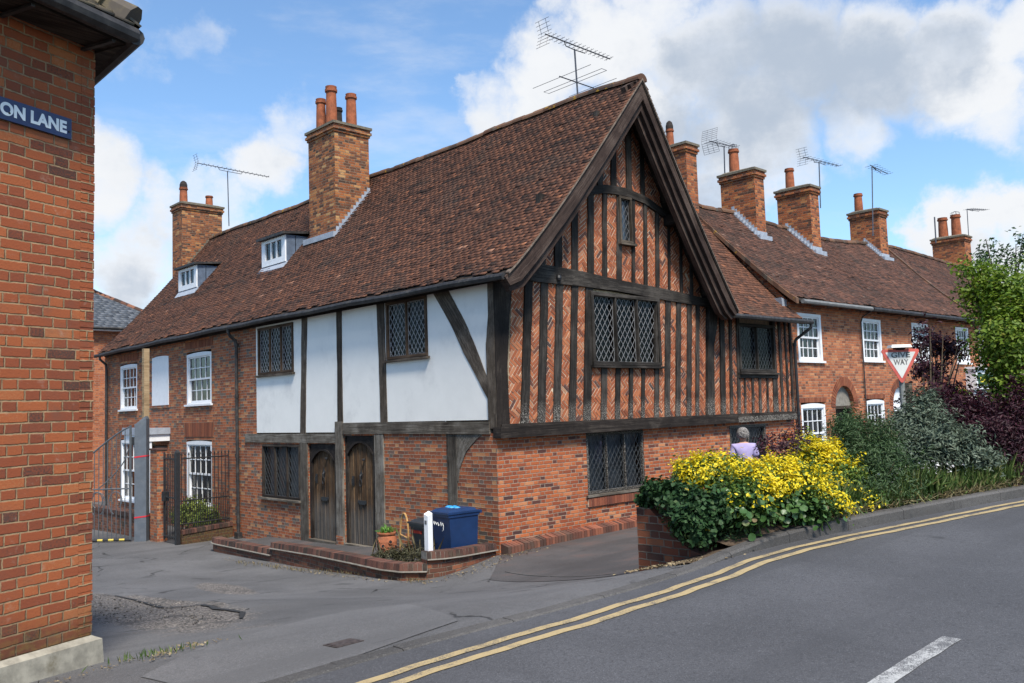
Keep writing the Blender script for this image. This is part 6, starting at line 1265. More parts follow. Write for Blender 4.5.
# ================================================================== THE PLANTED BANK
Yin=lambda x:-5.31+0*x
def bank_z(x,y):
    x=np.asarray(x,float);y=np.asarray(y,float); k=kerb_y(x)+.13; t=np.clip((y-k)/np.maximum(Yin(x)-k,.2),0,1); return gz(x,kerb_y(x))+np.vectorize(kh)(x)-.01+.20*np.sin(np.clip(t*1.6,0,PI/2))*np.clip((x+2.9)/.8,0.1,1)
X=np.arange(-2.78,12,.15); V=[];nt=10
for j in range(nt+1): Y=kerb_y(X)+.13+(Yin(X)-.1-kerb_y(X)-.13)*j/nt; V.append(np.stack([X,Y,bank_z(X,Y)+RNG.normal(0,.012,len(X))],1))
n=len(X); V=np.concatenate(V); Fc=np.array([[j*n+i,j*n+i+1,(j+1)*n+i+1,(j+1)*n+i] for j in range(nt) for i in range(n-1)]); structure(raw('planting_bed',V,Fc,M_SOIL,None,np.full(len(Fc),.5)))
# rough earth between the pier and the kerb
V=[];X=np.arange(-3.35,-2.7,.08)
for j in range(9): Y=kerb_y(X)+.13+(.75-.42*np.clip((-2.9-X)/.45,0,1))*j/8; V.append(np.stack([X,Y,gz(X,Y)+.014+.05*np.clip((X+3.3)/.5,0,1)*(1-j/10)],1))
n=len(X); V=np.concatenate(V); Fc=np.array([[j*n+i,j*n+i+1,(j+1)*n+i+1,(j+1)*n+i] for j in range(8) for i in range(n-1)]); structure(raw('bare_earth',V,Fc,M_SOIL,None,np.full(len(Fc),.5)))
RW=thing('retaining_wall','dark brick retaining wall end, ivy-topped and sloping down to the kerb','wall',(-2.7,-5.6,.6))
PF=Fr((-2.8,0,0),(0,1,0),(-1,0,0))
m=MB(); prof=[(-5.28,.2),(-5.28,1.36),(-5.44,1.36),(-5.55,1.28),(-5.75,1.08),(-6.0,.95),(-6.1,.2)]
m.poly(PF,[(u,z) for u,z in prof],-.24,0,0); m.poly(Fr((0,-5.28,0),(1,0,0),(0,1,0)),[(-2.56,.0),(12,.0),(12,1.5),(-2.56,1.36)],-.22,-.002,0); m.build('wall_body',[M_BR_PIER],RW)
m=MB(); m.hexa([(-2.98,-6.32,.6),(-2.55,-6.42,.6),(-2.45,-6.05,.6),(-2.86,-5.95,.6)],[(-2.95,-6.3,.95),(-2.6,-6.4,1.0),(-2.5,-6.08,1.02),(-2.84,-5.98,.98)]); m.build('broken_stub',[M_PLINTHBR],RW,bevel=.03)

def plant(name,label,cat,px,py,d,group=None): 
    p=at(px,py,d); return thing(name,label,cat,(p[0],p[1],float(bank_z(p[0],p[1]))),group)
def lb(px,py,d,rx,ry,rz): p=at(px,py,d); return (p[0],p[1],p[2],rx,ry,rz)   # a lobe of foliage centred at a real distance
def tipsof(lobes,n,rg): 
    out=[]
    for i in range(n): l=lobes[rg.integers(len(lobes))]; out.append((l[0]+rg.uniform(-.7,.7)*l[3],l[1]+rg.uniform(-.7,.7)*l[4],l[2]+rg.uniform(-.2,.8)*l[5]))
    return out
rgp=np.random.default_rng(77)
# ivy on the pier
IV=plant('ivy','dark glossy ivy with a few yellow leaves draped over the brick pier','climber',665,520,8.9)
il=[lb(661,490,9.1,.13,.2,.07),lb(678,501,8.8,.15,.2,.13),lb(690,524,8.5,.12,.16,.14),lb(704,514,8.6,.18,.2,.2),lb(698,535,8.45,.10,.12,.1),lb(649,500,9.2,.05,.1,.09)]
bush(IV,il,620,7,.055,.9,M_LF_IVY,seed=12,spread=.035,up=.25,shell=(.7,1.1),lo=-.8); stems(IV,at(690,545,8.5),tipsof(il,8,rgp),r0=.01)
# broad-leaved bergenia along the front
for i,(px,py,d,s,lab) in enumerate(((724,506,8.75,.2,'clump of broad round green leaves right of the ivy'),(752,515,8.6,.19,'broad-leaved clump hanging low under the yellow bush, near the kerb'),(787,507,8.9,.2,'broad-leaved clump with some purplish leaves below the yellow bush'),(814,512,8.95,.16,'small broad-leaved clump at the kerb under the right of the yellow bush'))):
    B_=plant('broad_leaved_plant',lab,'plant',px,py+15,d,'broad-leaved clumps along the bed'); bush(B_,[lb(px,py,d,s,s,s*.75)],70,3,.068,.88,M_LF_BERG,seed=60+i,spread=.06,up=.75,shell=(.4,1.05),lo=-.5,droop=.15,outw=.9,round_=True); stems(B_,at(px,py+18,d),tipsof([lb(px,py,d,s,s,s*.6)],7,rgp),M_LF_GREEN,r0=.008)
# yellow-leaved bushes
def patchy(C,rg,th=0.): return np.sin(C[:,0]*5.1+1.3)*np.sin(C[:,1]*6.3+.4)+np.sin(C[:,2]*8+C[:,0]*3)*.7+rg.normal(0,.35,len(C))>th
def yellow_bush(T,lobes,seed,ny,ng,lo=-.35):
    bush(T,lobes,int(ng*1.4),10,.048,.5,M_LF_GREEN,'green_leaves',seed,.05,.4,(.35,1.02),-.8); bush(T,lobes,int(ny*.95),22,.042,.58,M_LF_YELLOW,'yellow_leaves',seed+1,.045,.7,(.92,1.12),lo,None,.1,.08,keepf=lambda C,r:patchy(C,r,-.3)); bush(T,lobes,int(ng*.35),9,.045,.5,M_LF_YOUNG,'young_leaves',seed+2,.05,.6,(.88,1.08),-.4,None,.1,.08)
Y1=plant('yellow_bush','bright yellow variegated bush, low and spreading, in front of the person','shrub',740,500,9.0); yl=[lb(712,476,9.2,.34,.32,.17),lb(757,487,9.1,.36,.36,.18),lb(790,485,9.2,.33,.33,.22),lb(745,497,8.8,.26,.26,.16),lb(696,476,9.3,.2,.22,.11),lb(822,503,9.2,.26,.25,.16),lb(731,476,9.3,.23,.25,.12)]
yellow_bush(Y1,yl,20,640,560); stems(Y1,at(745,525,9.0),tipsof(yl,14,rgp),r0=.016)
Y2=plant('yellow_bush','taller yellow variegated bush rising to a peak right of the person','shrub',820,480,10.0); yl=[lb(812,470,10.2,.33,.32,.22),lb(834,482,10.0,.32,.32,.24),lb(806,452,10.3,.11,.13,.16),lb(851,498,9.8,.2,.22,.15),lb(822,464,10.1,.2,.22,.19),lb(786,471,10.3,.24,.24,.13)]
yellow_bush(Y2,yl,30,640,520); stems(Y2,at(820,505,9.9),tipsof(yl,12,rgp),r0=.016)
PS=plant('purple_sprig','dark purple leafy stems poking through the yellow bush','plant',790,470,9.8); pl=[lb(780,447,9.7,.22,.2,.13),lb(796,438,9.9,.16,.12,.16),lb(770,440,9.8,.2,.12,.06),lb(762,452,9.6,.12,.1,.05)]; bush(PS,pl,75,6,.06,.3,M_LF_PURPLE,seed=40,spread=.04); stems(PS,at(785,485,9.8),tipsof(pl,8,rgp),r0=.01)
# green shrub, silver shrub, purple shrubs
G1=plant('green_shrub','dark green feathery shrub between the yellow bush and the silver one','shrub',862,470,10.3); gl_=[lb(858,452,10.4,.34,.34,.36),lb(880,462,10.2,.34,.3,.33),lb(850,425,10.7,.2,.22,.18),lb(866,490,10.0,.36,.3,.25),lb(895,485,10.2,.28,.28,.22),lb(848,475,10.3,.22,.25,.3)]
bush(G1,gl_,820,12,.06,.2,M_LF_DKGREEN,seed=50,spread=.055,up=.5,ragged=.18); stems(G1,at(865,505,10.2),tipsof(gl_,16,rgp),r0=.015)
G2=plant('green_shrub','loose olive-green shrub at the wall foot, left of the sign post','shrub',885,430,11.6); gl_=[lb(866,438,11.8,.28,.28,.17),lb(893,440,12.0,.28,.28,.2),lb(880,452,11.6,.35,.3,.22),lb(905,450,11.8,.28,.28,.25)]
bush(G2,gl_,520,10,.075,.3,M_LF_OLIVE,seed=55,spread=.07,ragged=.2); bush(G2,gl_,240,9,.07,.28,M_LF_DKGREEN,seed=56,spread=.07,ragged=.2); stems(G2,at(885,480,11.6),tipsof(gl_,10,rgp),r0=.015)
S1=plant('silver_shrub','silvery grey-green shrub with soft pointed leaves below the give way sign','shrub',930,460,11.3); sl_=[lb(915,436,11.6,.36,.36,.36),lb(940,448,11.3,.4,.4,.28),lb(908,462,11.2,.3,.3,.26),lb(962,456,11.1,.33,.3,.17),lb(922,412,11.8,.18,.2,.2),lb(982,462,11.0,.2,.2,.07)]
bush(S1,sl_,880,12,.075,.28,M_LF_SILVER,seed=65,spread=.06,up=.6,ragged=.17); stems(S1,at(935,490,11.1),tipsof(sl_,16,rgp),r0=.016)
P1=plant('purple_shrub','dense deep purple shrub under the green tree at the right edge','shrub',990,465,11.6); pl=[lb(985,440,11.9,.5,.45,.4),lb(1015,450,11.6,.45,.4,.42),lb(970,420,12.3,.4,.4,.35),lb(1035,430,11.8,.45,.4,.6),lb(1000,475,11.4,.42,.34,.24),lb(1030,480,11.3,.4,.34,.24)]
bush(P1,pl,1300,11,.07,.3,M_LF_PURPLE,seed=70,spread=.065,up=.3,ragged=.15,droop=.25); stems(P1,at(1000,490,11.4),tipsof(pl,22,rgp),r0=.018)
P2=plant('purple_shrub','airy purple shrub with upright twigs in front of the terrace windows','shrub',935,440,13.0); pl=[lb(945,402,13.3,.4,.4,.36),lb(945,418,13.1,.33,.33,.3),lb(968,424,13,.36,.38,.26),lb(928,345,14.3,.2,.2,.22),lb(948,352,14.2,.28,.25,.2),lb(930,372,14,.28,.22,.2)]
bush(P2,pl,400,9,.085,.45,M_LF_PURPLE,seed=75,spread=.07,up=.3,ragged=.3,shell=(.2,1.1)); stems(P2,at(935,480,12.9),tipsof(pl,34,rgp)+[tuple(at(x,y,13.4)) for x,y in ((930,325),(943,335),(958,345)  )],r0=.02,mid=.3)
# green tree at the right edge
TR=plant('green_tree','bright green leafy tree filling the right edge above the purple shrub','tree',1012,480,12.6)
tl=[lb(1008,302,13,.42,.5,.42),lb(1020,345,12.6,.6,.55,.6),lb(1014,352,13.2,.42,.5,.5),lb(1052,322,13,.62,.65,.55),lb(1024,395,12.6,.42,.45,.45),lb(1030,410,12.3,.55,.5,.5),lb(988,303,13.4,.24,.28,.24),lb(1060,360,12.8,.7,.7,.9),lb(1018,382,13.1,.2,.3,.3),lb(1020,440,12.3,.22,.3,.22),lb(1036,292,13.2,.32,.34,.22),lb(965,270,13.4,.17,.17,.1),lb(975,290,13.3,.2,.2,.14),lb(964,303,13.3,.12,.14,.09),lb(985,274,13.4,.18,.2,.13)]
tk=MB(); b=at(1022,500,12.6); tk.tube([(b[0],b[1],float(bank_z(b[0],b[1]))-.1),at(1024,450,12.6),at(1018,390,12.7),at(1022,330,12.8),at(1020,285,13)],[.09,.08,.065,.045,.02],8); tk.build('trunk',M_TWIG,TR)
bush(TR,tl,2500,10,.068,.62,M_LF_TREE,'crown',seed=80,spread=.075,up=.6,ragged=.16,shell=(.45,1.06),lo=-.7,droop=.15); stems(TR,at(1022,440,12.6),tipsof(tl,30,rgp),r0=.03,name='limbs')
T2=plant('thin_sapling','thin dark-leaved sapling tops showing against the sky above the tree','tree',1010,470,15.0); tl=[lb(988,262,15.2,.22,.25,.32),lb(1002,275,15,.25,.25,.25),lb(1018,262,15,.25,.25,.3),lb(1022,245,15,.1,.12,.15),lb(990,248,15.1,.1,.1,.16)]
bush(T2,tl,130,6,.075,.5,M_LF_DKGREEN,'crown',seed=85,spread=.06,ragged=.35,shell=(.1,1.1)); stems(T2,at(1010,420,15),[tuple(at(x,y,15.1)) for x,y in ((986,240),(996,258),(1016,244),(1023,235),(1005,262),(1012,272))],r0=.028,mid=.1)
# grasses and low plants along the kerb
rg=np.random.default_rng(90); n=12500; gx=rg.uniform(-1.4,4.5,n); t=rg.random(n)**1.3; gy=kerb_y(gx)+.15+t*(.62+.1*np.sin(gx*3)); dens_=np.clip(1.15-t*.4,0,1)*(.35+.65*(np.sin(gx*5)+np.sin(gx*2.3+1)>-.5)); k=rg.random(n)<dens_; gx,gy=gx[k],gy[k]; n=len(gx); s=rg.uniform(.16,.52,n)*(.8+.2*np.sin(gx*4)); C=np.stack([gx,gy,bank_z(gx,gy)+s*.34],1)
tag(leaf_mesh('verge_grass',C,rg.normal(0,1,(n,3))*[1,1,.25],s,.04,M_GRASS,None,rg=rg,up=np.array([0,-.25,.95])),kind='stuff')
n=2600; gx=rg.uniform(-2.4,4.5,n); gy=kerb_y(gx)+.16+rg.random(n)*.55; C=np.stack([gx,gy,bank_z(gx,gy)+rg.uniform(.01,.16,n)],1); tag(leaf_mesh('ground_cover',C,rg.normal(0,.6,(n,3))+[0,-.4,.8],.065,.5,M_LF_GREEN,None,rg=rg),kind='stuff')
n=150; gx=rg.normal(.55,.5,n); gy=kerb_y(gx)+.3+rg.random(n)*.3; C=np.stack([gx,gy,bank_z(gx,gy)+rg.uniform(.18,.34,n)],1); tag(leaf_mesh('white_flowers',C,rg.normal(0,.6,(n,3))+[0,-.5,.7],.035,.9,M_WFLOWER,None,rg=rg),kind='stuff')
n=900; gx=rg.uniform(-1.6,4,n); gy=kerb_y(gx)+.12+rg.random(n)**2*.3; C=np.stack([gx,gy,bank_z(gx,gy)+.02+rg.random(n)*.05],1); tag(leaf_mesh('dry_grass',C,rg.normal(0,1,(n,3))*[1,1,.5],.2,.05,M_DRYGRASS,None,rg=rg,up=np.array([.5,-.8,.5])),kind='stuff')
rg=np.random.default_rng(91); n=700; gx=rg.uniform(-2.75,-1.6,n); gy=kerb_y(gx)+.2+rg.random(n)*.55; C=np.stack([gx,gy,bank_z(gx,gy)+rg.uniform(.02,.22,n)*np.clip((gx+2.9),.2,1)],1); tag(leaf_mesh('low_weeds',C,rg.normal(0,.7,(n,3))+[0,-.2,.8],.07,.35,M_LF_DKGREEN,None,rg=rg),kind='stuff')

# ================================================================== GIVE WAY SIGN, WOODEN POST
sp=at(900.5,361,13.2); U=np.array([.74,-.672,0]); N=np.array([-.672,-.74,0]); SF=Fr(sp,U,N)
GW=thing('give_way_sign','faded red and white triangular give way sign with a lamp above it','road sign',(sp[0],sp[1],float(bank_z(sp[0],sp[1]))))
def tri(s,zt): h=s*.866; r=.05*s; P=[(-s/2,zt),(s/2,zt),(0,zt-h)]; out=[]
def rtri(s,zc,rr):
    pts=[]; R_=s/math.sqrt(3)-rr*2
    for a0 in (150,30,270):
        c=(R_*math.cos(R(a0)),zc+R_*math.sin(R(a0)))
        for da in (60,30,0,-30,-60): pts.append((c[0]+rr*math.cos(R(a0+da)),c[1]+rr*math.sin(R(a0+da))))
    return pts[::-1]
m=MB(); m.poly(SF,rtri(.62,.0,.03),0,.012); m.build('plate',M_SIGNRED,GW)
m=MB(); m.poly(SF,rtri(.465,.002,.008),.0125,.0145); m.build('plate_centre',M_SIGNWHITE,GW)
text_mesh('lettering','GIVE',SF.p(0,.0147,.05),U,N,.085,M_SIGNTEXT,GW,bold=.03,width=.29,align='CENTER',depth=.001); text_mesh('lettering','WAY',SF.p(0,.0147,-.06),U,N,.085,M_SIGNTEXT,GW,bold=.03,width=.23,align='CENTER',depth=.001)
zb=float(bank_z(sp[0],sp[1])); m=MB(); m.tube([SF.p(.02,-.05,zb-sp[2]-.2),SF.p(.02,-.05,.2)],.04,10); m.build('pole',M_POLE,GW)
m=MB(); 
for z in (.1,-.1): m.fbox(SF,-.12,.12,-.02,-.001,z-.015,z+.015)
m.build('bracket',M_ALU,GW)
m=MB(); m.hexa([SF.p(-.18,-.06,.2),SF.p(.14,-.06,.2),SF.p(.14,.12,.2),SF.p(-.18,.12,.2)],[SF.p(-.16,-.04,.245),SF.p(.12,-.04,.245),SF.p(.12,.1,.245),SF.p(-.16,.1,.245)]); m.build('lamp_housing',M_SIGNWHITE,GW,bevel=.01)
m=MB(); m.hexa([SF.p(-.05,-.06,.15),SF.p(.05,-.06,.15),SF.p(.05,-.012,.15),SF.p(-.05,-.012,.15)],[SF.p(-.08,-.06,.198),SF.p(.08,-.06,.198),SF.p(.08,.06,.198),SF.p(-.08,.06,.198)]); m.build('lamp_bracket',M_BLACKIRON,GW)
wp=at(909,425,13.5); m=MB(); m.box(wp[0]-.065,wp[0]+.065,wp[1]-.065,wp[1]+.065,.6,at(909,383,13.5)[2]); tag(m.build('wooden_post',M_OAKGREY,None,bevel=.01),'weathered grey wooden post just behind the give way sign','post')

# ================================================================== AERIALS
def on_y(px,py,Y): d=ray(px,py); t=(Y-CAM[1])/d[1]; return CAM+d*t
def on_x(px,py,X): d=ray(px,py); t=(X-CAM[0])/d[0]; return CAM+d*t
def yagi(label,base,top,b0,b1,nel=10,elen=.34,refl=True,grid=False,extra=None,dipole=None):
    T=thing('tv_aerial',label,'aerial',tuple(base),'television aerials on the rooftops'); base,top,b0,b1=[np.array(v,float) for v in (base,top,b0,b1)]
    m=MB(); m.tube([base,top],.019,6); m.build('mast',M_ALU,T)
    m=MB(); m.tube([b0,b1],.014,5); d=(b1-b0)/np.linalg.norm(b1-b0); sd=np.cross(d,[0,0,1]); sd/=np.linalg.norm(sd); up=np.cross(sd,d); mid=top+np.array([0,0,-.02]); q=[b0+(b1-b0)*t for t in (.28,.62)]
    m.tube([q[0],q[0]-up*.09+d*.05,mid,q[1]-up*.09-d*.05,q[1]],.011,5); 
    for k in range(nel):
        c=b0+(b1-b0)*(.08+.9*k/(nel-1)); l=elen*(1-.25*k/nel); m.tube([c-sd*l/2,c+sd*l/2],.0055,4)
        if not grid: m.tube([c-sd*l/4-up*.03,c-sd*l/4+up*.03],.0045,4); m.tube([c+sd*l/4-up*.03,c+sd*l/4+up*.03],.0045,4)
    m.build('boom',M_ALU,T)
    if refl:
        m=MB(); h=.28 if not grid else .36; sp_=.2 if not grid else .27
        for sgn in (1,-1):
            a=b0+up*.01*sgn; b=b0+up*h*sgn-d*(.08 if not grid else -.1)
            for k in (-1,-.33,.33,1) if grid else (-.5,.5): m.tube([a+sd*sp_*k,b+sd*sp_*k],.006,4)
            for t in np.linspace(.1,1,6 if grid else 4): c=a+(b-a)*t; m.tube([c-sd*sp_,c+sd*sp_],.005,4)
        m.build('reflector',M_ALU,T)
    if dipole is not None:
        c=base+(top-base)*dipole; m=MB(); m.tube([c-np.array([.55,0,0]),c+np.array([.55,0,0])],.013,5)
        for x,l in ((-.5,.85),(.5,.7)): m.tube([c+np.array([x,-l,0]),c+np.array([x,l,0])],.006,4)
        m.tube([c+np.array([0,-.85,0]),c+np.array([-.16,-.85,0]),c+np.array([-.16,.85,0]),c+np.array([0,.85,0]),c+np.array([0,-.85,0])],.006,4); m.build('radio_dipole',M_ALU,T)
    return T
Y=1.07; yagi('large aerial with many elements and long radio rods on the ridge above the gable',(3.65,Y,9.15),on_y(574.5,49,Y),on_y(545,34,Y),on_y(610,59,Y),15,.34,dipole=.30)
Y=18.0; yagi('long thin aerial beside the far left chimney',on_y(229,226,Y),on_y(227.5,171,Y),on_y(197,163,Y),on_y(269,177,Y),16,.34)
Y=3.35; yagi('aerial with a wire grid reflector beside the nearest terrace chimney',on_y(725,181,Y),on_y(724,146,Y),on_y(709,141,Y),on_y(735,147,Y),8,.5,grid=True)
Y=2.7; yagi('aerial leaning off the right of the second terrace chimney',on_y(820.5,208,Y),on_y(819,162,Y),on_y(803,157,Y),on_y(839,166,Y),9,.4)
Y=2.25; yagi('short aerial on a tall mast fixed to the third terrace chimney',on_y(873,236,Y),on_y(872,166,Y),on_y(870,165,Y),on_y(888,174,Y),7,.5,refl=False)
Y=3.9; yagi('aerial on a slim mast at the far terrace chimney',on_y(969,242,Y),on_y(967,209,Y),on_y(967,209,Y),on_y(986,210,Y),9,.5,refl=False)
Y=3.9; mt=MB(); mt.tube([on_y(936,243,Y),on_y(934.5,217,Y)],.03,6); tag(mt.build('bare_mast',M_ALU,None),'bare leaning mast left of the pots on the far terrace chimney','mast')

# ================================================================== THE PERSON
pp=np.array([4.84,-1.83]); pzz=gz1(*pp)+.006; PE=thing('person','person seen from behind in a lilac shirt, grey curly hair, standing before the dark window','person',(pp[0],pp[1],pzz),None)
fx=np.array([.74,.67]); rx=np.array([.67,-.74])
def pw(x,y,z): return np.array([pp[0]+rx[0]*x+fx[0]*y,pp[1]+rx[1]*x+fx[1]*y,pzz+z])
def skin(name,verts,edges,rad,mat_,parent,sub=2,root=0):
    me=bpy.data.meshes.new(name); me.from_pydata([tuple(pw(*v)) for v in verts],edges,[]); ob=bpy.data.objects.new(name+'_tmp',me); COL.objects.link(ob)
    sk=ob.modifiers.new('s','SKIN'); 
    for i,v in enumerate(me.skin_vertices[0].data): r=rad[i]; v.radius=r if hasattr(r,'__len__') else (r,r); v.use_root=(i==root)
    ss=ob.modifiers.new('d','SUBSURF'); ss.levels=sub; ss.render_levels=sub
    dg=bpy.context.evaluated_depsgraph_get(); m2=bpy.data.meshes.new_from_object(ob.evaluated_get(dg)); V=np.array([v.co for v in m2.vertices]); Fc=[tuple(p.vertices) for p in m2.polygons]
    bpy.data.objects.remove(ob); bpy.data.meshes.remove(m2); bpy.data.meshes.remove(me)
    return raw(name,V,Fc,mat_,parent,np.full(len(Fc),.5),smooth=True)
V_=[(0,0,.93),(0,-.01,1.1),(0,0,1.28),(0,.0,1.43),(0,.01,1.5),(0,.03,1.57),(0,.03,1.645),(0,.02,1.70),
 (.17,0,1.42),(.24,-.01,1.16),(.23,.1,.95),(.22,.16,.87),(-.17,0,1.42),(-.24,-.01,1.16),(-.22,.14,.97),(-.18,.22,.93),
 (.09,0,.88),(.1,.02,.5),(.1,-.02,.09),(.11,.12,.035),(-.09,0,.88),(-.1,.03,.5),(-.1,-.01,.09),(-.11,.13,.035)]
E_=[(0,1),(1,2),(2,3),(3,4),(4,5),(5,6),(6,7),(3,8),(8,9),(9,10),(10,11),(3,12),(12,13),(13,14),(14,15),(0,16),(16,17),(17,18),(18,19),(0,20),(20,21),(21,22),(22,23)]
Rr=[(.15,.11),(.14,.1),(.15,.105),(.11,.08),.052,.07,.085,.07,.058,.042,.032,.034,.058,.042,.032,.034,.085,.055,.042,.04,.085,.055,.042,.04]
BDY=skin('body',V_,E_,Rr,M_SKIN,PE)
sv=[(0,0,.95),(0,-.01,1.1),(0,-.01,1.28),(0,-.01,1.42),(0,.0,1.47),(.18,0,1.41),(.235,-.01,1.2),(-.18,0,1.41),(-.235,-.01,1.2)]
skin('shirt',sv,[(0,1),(1,2),(2,3),(3,4),(3,5),(5,6),(3,7),(7,8)],[(.19,.15),(.18,.14),(.185,.145),(.14,.115),.075,.088,.08,.088,.08],M_SHIRT,PE)
skin('trousers',[(0,0,.98),(0,0,.9),(.095,0,.82),(.1,.02,.5),(.1,-.02,.1),(-.095,0,.82),(-.1,.03,.5),(-.1,-.01,.1)],[(0,1),(1,2),(2,3),(3,4),(1,5),(5,6),(6,7)],[(.17,.13),(.17,.13),.1,.075,.062,.1,.075,.062],M_TROUSER,PE)
for sx in (.11,-.11): skin('shoe',[(sx,-.05,.045),(sx,.06,.04),(sx,.15,.03)],[(0,1),(1,2)],[.05,.05,.035],M_RUBBER,PE,1)
for hx,hy,hz,sg in ((.22,.16,.87,1),(-.18,.22,.93,-1)):
    for k in range(4): o=(k-1.5)*.02; skin('finger',[(hx+o,hy,hz),(hx+o,hy+.03,hz-.045),(hx+o,hy+.03-.005*k,hz-.085-.01*(k in (1,2)))],[(0,1),(1,2)],[.011,.009,.007],M_SKIN,PE,1)
    skin('thumb',[(hx-sg*.03,hy,hz+.01),(hx-sg*.055,hy+.03,hz-.02),(hx-sg*.05,hy+.05,hz-.045)],[(0,1),(1,2)],[.012,.01,.008],M_SKIN,PE,1)
rg=np.random.default_rng(5); hv=MB(); n=420
hd=sphere_dirs(n,rg,-.5)
for d in hd:
    if d[1]>.45 and d[2]<.45: continue
    c=pw(d[0]*.098,.012+d[1]*.108,1.655+d[2]*.118); hv.lathe((c[0],c[1],c[2]-.018),[(.012,0),(.024,.012),(.024,.026),(.010,.038)],6)
hb=MB(); hb.lathe(pw(0,.0,1.605),[(.07,0),(.09,.03),(.094,.07),(.08,.115),(.05,.15),(.01,.165)],14); hb.V+=[]; 
off=len(hv.V); hv.V+=hb.V; hv.Fc+=[tuple(i+off for i in f) for f in hb.Fc]; hv.M+=hb.M; hv.Rn+=hb.Rn; hv.UV+=hb.UV
hv.build('hair',M_HAIR,PE,smooth=True)
for sx in (.088,-.088): e=MB(); e.lathe(pw(sx,.02,1.6),[(.008,0),(.014,.02),(.016,.045),(.008,.062)],8); e.build('ear',M_SKIN,BDY,smooth=True)
e=MB(); e.lathe(pw(0,.125,1.6),[(.016,0),(.012,.02),(.006,.045)],8); e.build('nose',M_SKIN,BDY,smooth=True)
for sx in (.035,-.035): e=MB(); e.lathe(pw(sx,.105,1.645),[(.004,0),(.012,.006),(.012,.014),(.004,.02)],8); e.build('eye',M_DARK,BDY)
e=MB(); e.lathe(pw(0,.108,1.575),[(.02,0),(.022,.005),(.018,.012)],8); e.build('mouth',M_RED,BDY)

# ================================================================== SKY AND LIGHT
wo=bpy.data.worlds.new('World'); scene.world=wo; wo.use_nodes=True; n=NT(wo.node_tree)
SUN_EL,SUN_AZ=R(56),R(204)                                      # azimuth clockwise from +Y
sd=np.array([math.sin(SUN_AZ)*math.cos(SUN_EL),math.cos(SUN_AZ)*math.cos(SUN_EL),math.sin(SUN_EL)])
sky=n.new('ShaderNodeTexSky'); sky.sky_type='NISHITA'; sky.sun_disc=False; sky.sun_elevation=SUN_EL; sky.sun_rotation=SUN_AZ; sky.altitude=50; sky.air_density=1.; sky.dust_density=.6; sky.ozone_density=2.2
g=n.coord('Generated'); nrm=n.new('ShaderNodeVectorMath',operation='NORMALIZE'); n.nt.links.new(g,nrm.inputs[0]); D=nrm.outputs[0]
def cdir(px,py): d=ray(px,py); return d/np.linalg.norm(d)
# warp the directions so that the cloud edges are ragged
wv=n.noise(D,5.5,8,.62,color=True); w1=n.new('ShaderNodeVectorMath',operation='MULTIPLY_ADD'); n.nt.links.new(wv,w1.inputs[0]); w1.inputs[1].default_value=(.20,.20,.15); 
sb=n.new('ShaderNodeVectorMath',operation='SUBTRACT'); n.nt.links.new(D,sb.inputs[0]); sb.inputs[1].default_value=(.10,.10,.075); n.nt.links.new(sb.outputs[0],w1.inputs[2]); DW=w1.outputs[0]
def blob(px,py,rpx,amp=1.):
    c=cdir(px,py); v=n.new('ShaderNodeVectorMath',operation='DISTANCE'); n.nt.links.new(DW,v.inputs[0]); v.inputs[1].default_value=tuple(c); return S(n.nt,v.outputs['Value']).ramp(rpx/F,rpx/F*.25,0,amp)
def total(bl):
    t=None
    for b_ in bl: q=blob(*b_); t=q if t is None else t.max(q)
    return t
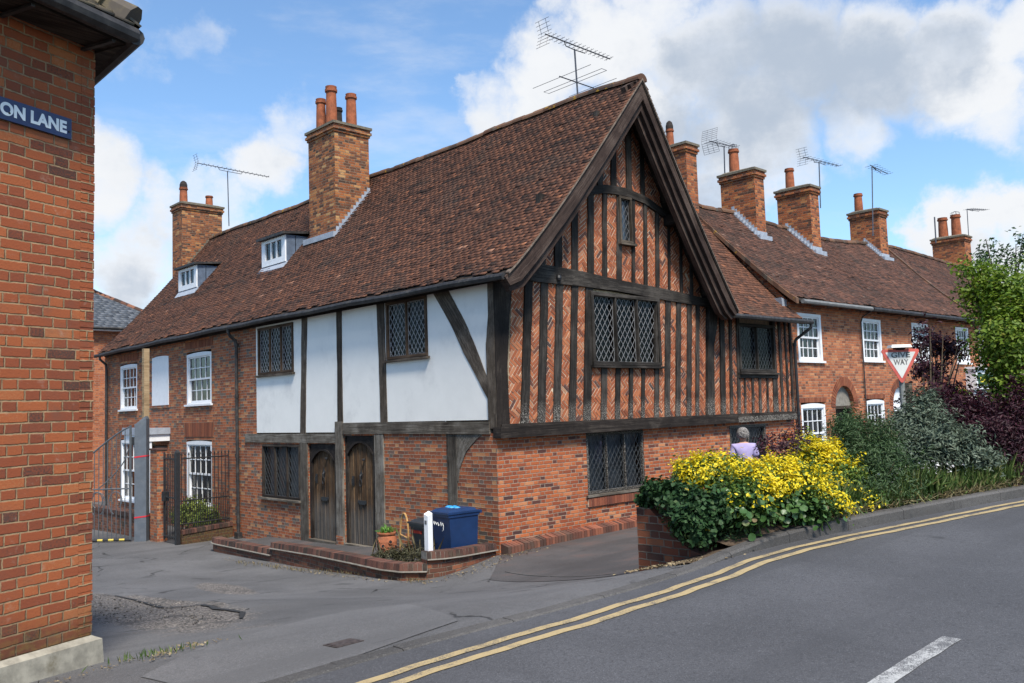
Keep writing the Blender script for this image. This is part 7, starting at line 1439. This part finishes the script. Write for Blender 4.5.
dens_s=total([(120,260,85,.9),(150,200,60,.75),(60,170,90),(265,165,62,.8),(285,115,50,.6),(240,215,60,.75),(205,200,55,.7),(120,25,60,.5),(150,60,40,.45),(190,40,40,.42),(105,62,28,.42),
  (500,112,55,.75),(550,85,75,.95),(620,45,80),(700,60,95),(790,60,110),(880,55,95),(960,60,80,.95),(1015,30,60,.95),(1005,85,50,.85),(1010,110,55,.75),(640,120,90),(740,140,110),(850,130,70,.85),(700,200,80,.8),(780,190,60,.8),(560,10,40,.7),(660,10,60,.9),(960,25,60,.9),
  (950,215,48),(985,205,45),(1015,215,45),(930,235,36,.9),(960,250,60),(1010,260,60),(475,95,24,.6),(650,105,18,.6),(440,300,90,.6),(640,360,120,.7),(1100,90,120,.6),(-80,150,120)])
hi=n.noise(D,13,9,.64)
wisp=n.noise(n.vscale(D,(1,1,3.5)),3.2,7,.62)
dn=(dens_s+(hi-.5)*.75+(wisp-.5)*.75).clamp(); cov=dn.ramp(.2,.95)
thin=wisp.ramp(.52,.8,0,.42)
cov=cov.max(thin)
grey=total([(800,85,125),(720,70,90,.95),(880,75,95),(760,130,100,.9),(690,130,70,.8),(1000,235,40,.6),(980,262,60,.75),(120,285,70,.5),(690,200,60,.7),(945,45,60,.8),(640,60,40,.3)])
gk=(grey*.85+(hi-.5)*1.0+(wisp-.5)*1.0+(n.noise(D,4.5,6,.6)-.5)*.9).clamp().ramp(.1,.95)
white=n.mix(gk,(8.5,8.7,9.0),(4.5,5.25,6.35)); white=n.mix(n.noise(D,8,6,.6).ramp(.45,.75)*.22,white,(5.6,6.1,6.9))
skyc=n.mix(1.0,sky.outputs[0],(1.72,1.98,2.1),'MULTIPLY')
colr=n.mix(cov,skyc,white)
bgn=n.new('ShaderNodeBackground'); n.set(bgn.inputs[0],colr); bgn.inputs[1].default_value=.06
o=n.new('ShaderNodeOutputWorld'); n.nt.links.new(bgn.outputs[0],o.inputs[0])
sl=bpy.data.lights.new('sun','SUN'); sl.energy=3.5; sl.angle=R(13); sl.color=(1,.93,.82); so=bpy.data.objects.new('sun',sl); COL.objects.link(so)
so.rotation_euler=Vector(-sd).to_track_quat('-Z','Y').to_euler(); so.location=(0,0,30)
vs=scene.view_settings; vs.view_transform='Standard'; vs.look='None'; vs.gamma=1; vs.use_curve_mapping=False; vs.exposure=0.84
scene.cycles.use_denoising=True; scene.cycles.max_bounces=6; scene.cycles.transparent_max_bounces=12; scene.cycles.caustics_reflective=False; scene.cycles.caustics_refractive=False
